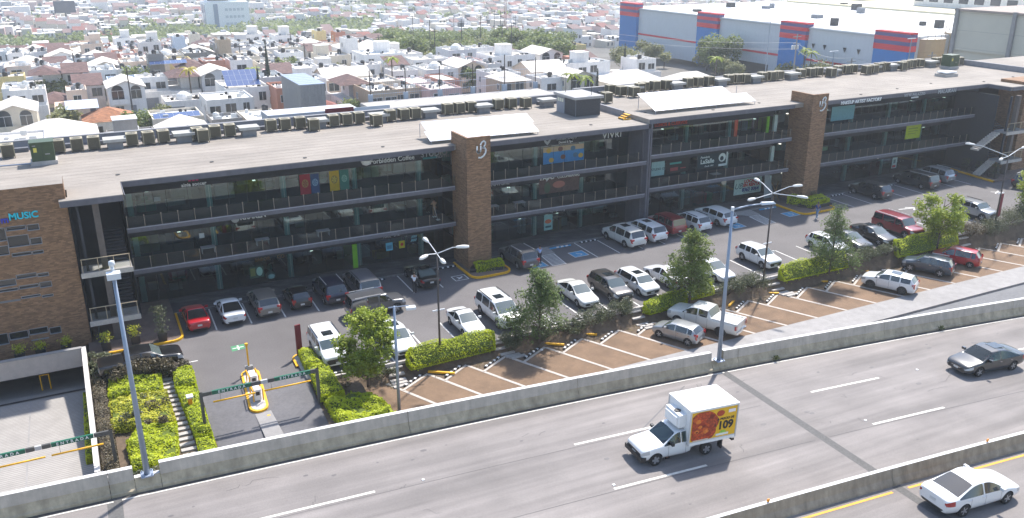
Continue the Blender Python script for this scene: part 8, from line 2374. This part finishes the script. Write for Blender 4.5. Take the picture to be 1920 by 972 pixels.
cypress(37.2, 184, -3.0, 11.5, .75, 'slim dark cypress farther back right of the white office tower')
cypress(8.8, 100.5, -3, 2, .1, 'tiny cypress tip')if False else None
cypress(120, 176, -4, 9.0, .6, 'slim dark cypress left of the warehouse wall')
cypress(96.5, 151, -4, 7.5, .5, 'small dark cypress before the cream hip roof behind the roof vents')
def palm(x, y, z, h, label, col='g'):
    t = thing('palm_tree', label, 'palm tree', (x, y, z)); b = MB(); b.tube((0, 0, 0), (0, 0, h), .18, .12, 7); part(t, 'trunk', b, M_bark)
    m = L_tree1 if col == 'g' else leaf_mat('yellow_palm', (0.3, 0.24, 0.02), (0.6, 0.5, 0.06), 1)
    for k in range(13):
        a = k * 2.4; up = RT.uniform(.1, .9); b = MB(); L_ = RT.uniform(1.5, 2.1)
        for s_ in range(6):
            f0, f1 = s_ / 6, (s_ + 1) / 6
            p = lambda f: Vector((cos(a) * L_ * f, sin(a) * L_ * f, h + up * L_ * f - 1.5 * f * f)); q0, q1 = p(f0), p(f1); n_ = Vector((-sin(a), cos(a), 0)) * .32 * (1 - f0 * .6)
            dn = Vector((0, 0, -.16))
            b.add([tuple(q0), tuple(q1), tuple(q1 + n_ + dn), tuple(q0 + n_ + dn), tuple(q1 - n_ + dn), tuple(q0 - n_ + dn)], [(0, 1, 2, 3), (0, 5, 4, 1)])
        part(t, 'frond', b, m)
palm(62, 178, -4, 8.5, 'palm with feathery fronds behind the tan gable roof')
palm(88, 147, -4, 7.3, 'lush palm just behind the penthouse'); palm(90.5, 146, -4, 6.8, 'second lush palm right of the first behind the penthouse')
palm(22, 186, -4, 7.8, 'yellowish palm beside the domed house', 'y'); palm(34.5, 187, -4, 6.8, 'palm above the tall cypress to its right')
palm(133, 158, -3, 5.8, 'palm tuft behind the roof vents left of the big tree'); palm(154, 152, -4, 8.3, 'left of two palms before the right warehouse wall'); palm(152, 148, -4, 8.0, 'right of two palms before the right warehouse wall')
town_tree(150, 178, -4, 5, 1.2, 'big dark tree in front of the grey warehouse wall', None)
town_tree(146, 172, -4, 6, .85, 'tree standing just below the big dark tree at the warehouse', None)
town_tree(153, 145, -4, 6, 1.1, 'round green tree before the right part of the warehouse wall', None)
town_tree(128, 186, -4, 6, 1.0, 'bushy tree below the left part of the warehouse', None); town_tree(133, 196, -4, 6, 1.0, 'second bushy tree at the left foot of the warehouse', None)
for i in range(9):
    town_tree(146 + (i % 3) * 3.5, 138 + i * 9.5, -4.2, 6 if i % 2 else 3, .75 + .1 * (i % 3), 'scrubby bush along the warehouse wall', 'bushes along the warehouse wall')
town_tree(46, 156, -4, 4, 1.0, 'green tree behind the annex left of the wire fence', None)
town_tree(17.5, 158, -4, 4, .9, 'small tree between pale roofs at the left', None)
town_tree(-3, 205, -4, 1, .9, 'tree in the street at the left', None); town_tree(13, 204, -4, 4, 1.5, 'green tree in the left street beside a red balcony house', None)
pn = 0
for (x, y, h) in ((95, 252, 13), (98, 246, 12), (93, 230, 10), (110, 250, 12), (130, 279, 13), (148, 300, 15), (115, 232, 11), (117, 230, 11), (160, 330, 16), (180, 350, 14), (215, 420, 12), (10, 175, 10), (2, 215, 9), (40, 230, 8), (60, 260, 9), (22, 260, 9), (160, 372, 14), (190, 400, 12), (76, 228, 9), (52, 212, 9)):
    t = thing('power_pole', 'thin dark power pole %s' % ['leftmost before the wooded hollow', 'second before the wooded hollow', 'short one before the wooded hollow', 'third tall one before the hollow', 'in the middle of the hollow', 'tall one right of the middle of the hollow', 'at the near edge of the hollow', 'beside another at the near edge of the hollow', 'farther back in the hollow', 'far back in the hollow', 'beyond the hollow', 'in the left street by the plaza', 'behind the left street', 'in the rows above the cypress', 'in the rows right of the cypress', 'in the rows below the office tower', 'back right of the hollow', 'far right of the hollow', 'in the rows left of the white tall house', 'in the rows left of centre'][pn], 'power pole', (x, y, tz(x, y)), 0, 'power poles of the town'); pn += 1
    b = MB(); b.tube((0, 0, 0), (0, 0, h), .16, .11, 6); part(t, 'pole', b, M_dpole)
    b = MB(); b.box(-.9, .9, -.05, .05, h - .8, h - .65); part(t, 'crossarm', b, M_dpole)

WX, WZ = 158.0, -4.0
wh = thing('warehouse', 'huge grey warehouse with blue pilasters and red bands at the upper right', 'warehouse', (WX, 128, WZ))
M_sheet = bands_mat('grey_wall_sheet', (0.53, 0.56, 0.60), (0.46, 0.49, 0.52), 1.2, 'Y', .7, .05, .03, .5, .2)
M_whb = mat('warehouse_blue', (0.022, 0.17, 0.47), .7, var=.08, scale=.3); M_whr = mat('warehouse_red', (0.62, 0.03, 0.045), .7, var=.08, scale=.3)
b = MB(); b.box(0, 110, 0, 104, 0, 12.6); part(wh, 'wall', b, M_sheet)
M_whroof = mat('warehouse_roof', (0.66, 0.65, 0.62), .7, var=.05, scale=.2); stretch_vary(M_whroof, .08, (.05, .6, 1))
b = MB()
for k in range(14):
    b.box(.3, 110, .3 + k * 7.4, 7.6 + k * 7.4, 12.6 + .03, 12.85)
part(wh, 'roof_panel', b, M_whroof)
b = MB(); b.box(60, 108, 6, 98, 12.86, 13.4); part(wh, 'roof_panel', b, mat('warehouse_cream_roof', (0.68, 0.60, 0.40), .8, var=.06))
for (y0, y1, top) in ((97, 106, 14.2), (59.5, 68, 13.7), (27.5, 36, 13.7), (-1.5, 7.5, 13.9)):
    b = MB(); b.box(-.9, 1.2, y0, y1, 0, top); p = part(wh, 'pilaster', b, M_whb)
    for (z0, z1) in ((top - 3.9, top - 2.7), (top - 1.9, top - 1.05), (top - .35, top + .02)):
        q = MB(); q.box(-.98, 1.28, y0 - .08, y1 + .08, z0, z1); part(p, 'band', q, M_whr)
    q = MB(); q.box(-.96, 1.26, y0 - .06, y1 + .06, top - 2.7, top - 1.9); q.box(-.96, 1.26, y0 - .06, y1 + .06, top - 1.05, top - .35); part(p, 'band', q, mat('warehouse_mauve', srgb(90, 84, 130), .7))
for (y0, y1) in ((7.6, 27.4), (36.1, 59.4), (68.1, 96.9)):
    b = MB(); b.box(-.12, 0, y0, y1, 5.1, 5.6); part(wh, 'red_stripe', b, M_whr)
b = MB(); b.box(-.3, 0, 0, 104, 12.3, 12.75); part(wh, 'eaves', b, mat('eaves_grey', (0.4, 0.42, 0.45), .7))
b = MB(); b.box(-.2, 0, 40, 57, 0, 2.6); part(wh, 'loading_dock', b, M_fan)
for y in (12, 16, 22, 25.5):
    b = MB(); b.add([(-.4, y - .35, 9.2), (-.4, y + .35, 9.2), (-.05, y + .35, 9.2), (-.05, y - .35, 9.2), (-.2, y, 8.0)], [(0, 1, 2, 3), (1, 0, 4), (2, 1, 4), (3, 2, 4), (0, 3, 4)]); part(wh, 'wall_lamp', b, M_fan)
b = MB()
for i in range(12):
    x, y = RT.uniform(6, 70), RT.uniform(3, 100); s_ = RT.uniform(.5, 1.3); b.box(x - s_, x + s_, y - s_, y + s_, 12.86, 12.9 + RT.uniform(.6, 1.8), RT.randrange(2))
part(wh, 'roof_plant', b, [M_door, M_fan], kind='stuff')
b = MB()
for k in range(7): b.box(8 + k * 7, 11 + k * 7, 60, 95, 12.86, 12.93)
part(wh, 'skylight', b, mat('skylight', (0.42, 0.42, 0.50), .3))
hall = thing('factory_hall', 'cream factory hall with pale columns and dark opening at the upper right', 'factory', (151, 76, WZ))
b = MB(); b.box(0, 60, 0, 36, 12.4, 19.5); b.box(.4, 60, .4, 36, 0, 12.4); part(hall, 'wall', b, bands_mat('cream_sheet', (0.58, 0.54, 0.44), (0.45, 0.42, 0.35), 3.2, 'Z', .8, .03, .05, .3, .3))
for y in (0, 12, 24, 35.5):
    b = MB(); b.box(-.5, 0, y, y + .7, 0, 20); part(hall, 'column', b, M_concl)
b = MB(); b.box(-.4, 60, -.4, 36.4, 19.5, 19.9); part(hall, 'roof', b, mat('factory_roof_brown', (0.34, 0.27, 0.23), .85, var=.15))
b = MB()
for (y0, y1) in ((1.2, 11.2), (13.2, 23.2)): b.box(-.08, 0.35, y0, y1, 0, 12.3)
part(hall, 'opening', b, mat('dark_opening', (0.02, 0.025, 0.035), .6))
b = MB(); b.box(0, 40, -9, -1, 0, 17.5); part(hall, 'side_block', b, mat('cream_side', (0.52, 0.49, 0.41), .85, var=.05))
for (x, y, rr2, h, lb) in ((166, 131, 5.0, 12.3, 'wide tan storage tank, front one behind the roof at the right'), (176, 127, 4.8, 13.2, 'second tan storage tank behind the front one at the right')):
    t = thing('storage_tank', lb, 'storage tank', (x, y, WZ))
    b = MB(); b.lathe([(rr2, 0), (rr2, h)], 28); part(t, 'shell', b, bands_mat('tank_tan', (0.46, 0.34, 0.20), (0.36, 0.26, 0.15), 2.4, 'Z', .7, .03, .08, .6, .2), smooth=False)
    b = MB(); b.lathe([(rr2 + .05, h), (rr2 * .5, h + .35), (.2, h + .6)], 28); part(t, 'lid', b, mat('tank_lid', (0.6, 0.55, 0.48), .7))
    b = MB()
    for k in range(20):
        a = 2 * pi * k / 20; b.tube((cos(a) * rr2, sin(a) * rr2, h), (cos(a) * rr2, sin(a) * rr2, h + 1.1), .05, .05, 4)
        a2 = a + 2 * pi / 20; b.tube((cos(a) * rr2, sin(a) * rr2, h + 1.1), (cos(a2) * rr2, sin(a2) * rr2, h + 1.1), .04, .04, 4)
    b.lathe([(rr2 + .08, h * .5 - .1), (rr2 + .08, h * .5 + .1)], 28)
    part(t, 'railing', b, mat('tank_iron', (0.12, 0.07, 0.05), .7))
for (x, y, w_, d_, h, cc, lb) in ((235, 130, 60, 60, 18.0, 'white', 'pale long factory roof beyond the warehouse'), (290, 80, 70, 50, 22, 'cream', 'cream factory block farther back at the top right'), (300, 150, 80, 60, 24, 'pale grey', 'far grey factory shed at the top right corner'), (240, 215, 70, 30, 17.5, 'cream', 'cream low shed behind the warehouse at the top')):
    t = thing('factory_shed', lb, 'factory', (x, y, WZ)); b = MB(); b.box(0, w_, 0, d_, 0, h); b.box(-.1, 0, 3, d_ - 3, h - 4, h - 2.5, 0); o = part(t, 'wall', b, M_hw); o.color = (*WALLC[cc], 1)
    b = MB(); gable(b, 0, w_, 0, d_, h, 2.0, 'x', .5); part(t, 'roof', b, M_whroof)
    b = MB()
    for k in range(int(d_ / 5)): b.box(-.12, 0, 1.5 + k * 5, 4.5 + k * 5, h - 3.2, h - 1.4)
    part(t, 'window_strip', b, M_win)
for (x, y, h, lb) in ((141, 150.5, 15, 'left of three thin lamp posts before the warehouse'), (131, 122, 12, 'middle lamp post before the right part of the warehouse'), (147, 118, 14, 'right lamp post before the last blue pilaster')):
    t = thing('street_lamp', 'tall thin street lamp, ' + lb, 'street lamp', (x, y, -4)); b = MB(); b.tube((0, 0, 0), (0, 0, h), .13, .08, 6); part(t, 'pole', b, M_pole); b = MB(); b.box(-1.1, 1.1, -.12, .12, h, h + .12); part(t, 'lamp_head', b, M_lum)
for (x, y, h, lb) in ((146, 147, 12.5, 'pale concrete power pole with transformers before the warehouse'), (136, 122, 10.5, 'pale concrete power pole before the round tree'), (151, 116, 11.5, 'pale concrete power pole before the last blue pilaster')):
    t = thing('power_pole', lb, 'power pole', (x, y, -4)); b = MB(); b.tube((0, 0, 0), (0, 0, h), .2, .14, 6); part(t, 'pole', b, M_concl)
    b = MB(); b.box(-1.2, 1.2, -.06, .06, h - .7, h - .55); b.box(-1.0, 1.0, -.06, .06, h - 2.2, h - 2.05); part(t, 'crossarm', b, M_concl)
    b = MB()
    for k in (-.8, 0, .8): b.lathe([(.25, h - 3.4), (.25, h - 2.5)], 8, (k, .3))
    part(t, 'transformer', b, M_tankw)
b = MB()
for z0 in (7.6, 6.2):
    for (a, c) in (((136, 122), (146, 147)), ((146, 147), (120, 200)), ((136, 122), (151, 116)), ((151, 116), (200, 96))):
        for k in range(8):
            f0, f1 = k / 8, (k + 1) / 8; sag = lambda f: -1.2 * 4 * f * (1 - f)
            b.tube((a[0] + (c[0] - a[0]) * f0, a[1] + (c[1] - a[1]) * f0, z0 - 1 + sag(f0)), (a[0] + (c[0] - a[0]) * f1, a[1] + (c[1] - a[1]) * f1, z0 - 1 + sag(f1)), .035, .035, 3)
struct('power_lines', b, mat('cable', (0.35, 0.35, 0.36), .5), kind='stuff')
t = thing('radio_mast', 'very thin tall lattice mast rising out of the picture above the middle', 'mast', (150, 300, tz(150, 300)))
b = MB()
for i in range(3):
    a = i * 2.094; b.tube((cos(a) * .5, sin(a) * .5, 0), (cos(a) * .5, sin(a) * .5, 60), .07, .07, 4)
for k in range(40):
    a = (k % 3) * 2.094; a2 = a + 2.094; b.tube((cos(a) * .5, sin(a) * .5, k * 1.5), (cos(a2) * .5, sin(a2) * .5, k * 1.5 + 1.5), .04, .04, 3)
part(t, 'lattice', b, mat('mast_red', (0.3, 0.08, 0.06), .7))

ORD = 'first second third fourth fifth sixth seventh eighth ninth tenth eleventh twelfth thirteenth fourteenth fifteenth sixteenth seventeenth eighteenth nineteenth twentieth'.split()
ORD += ['twenty-' + o for o in ORD[:9]]
by = {}
for o in COL.objects:
    if o.parent is None and o.get('label'): by.setdefault(o['label'], []).append(o)
for lb, os_ in by.items():
    if 1 < len(os_) <= len(ORD):
        os_.sort(key=lambda o: (az_px(o.location.x, o.location.y)))
        for i, o in enumerate(os_): o['label'] = lb + ', ' + ORD[i] + ' from left'
hz = MB(); hz.box(-400, 900, -60, 1600, -36, 62)
hm = bpy.data.materials.new('haze_air'); hm.use_nodes = True
hn = hm.node_tree; hn.nodes.clear()
ho = hn.nodes.new('ShaderNodeOutputMaterial'); hv = hn.nodes.new('ShaderNodeVolumePrincipled')
hv.inputs['Color'].default_value = (0.90, 0.95, 1.0, 1); hv.inputs['Density'].default_value = HAZE = 0.00036; hv.inputs['Anisotropy'].default_value = 0.35
hn.links.new(hv.outputs[0], ho.inputs['Volume'])
struct('haze', hz, hm, kind='stuff')
bpy.context.view_layer.update()
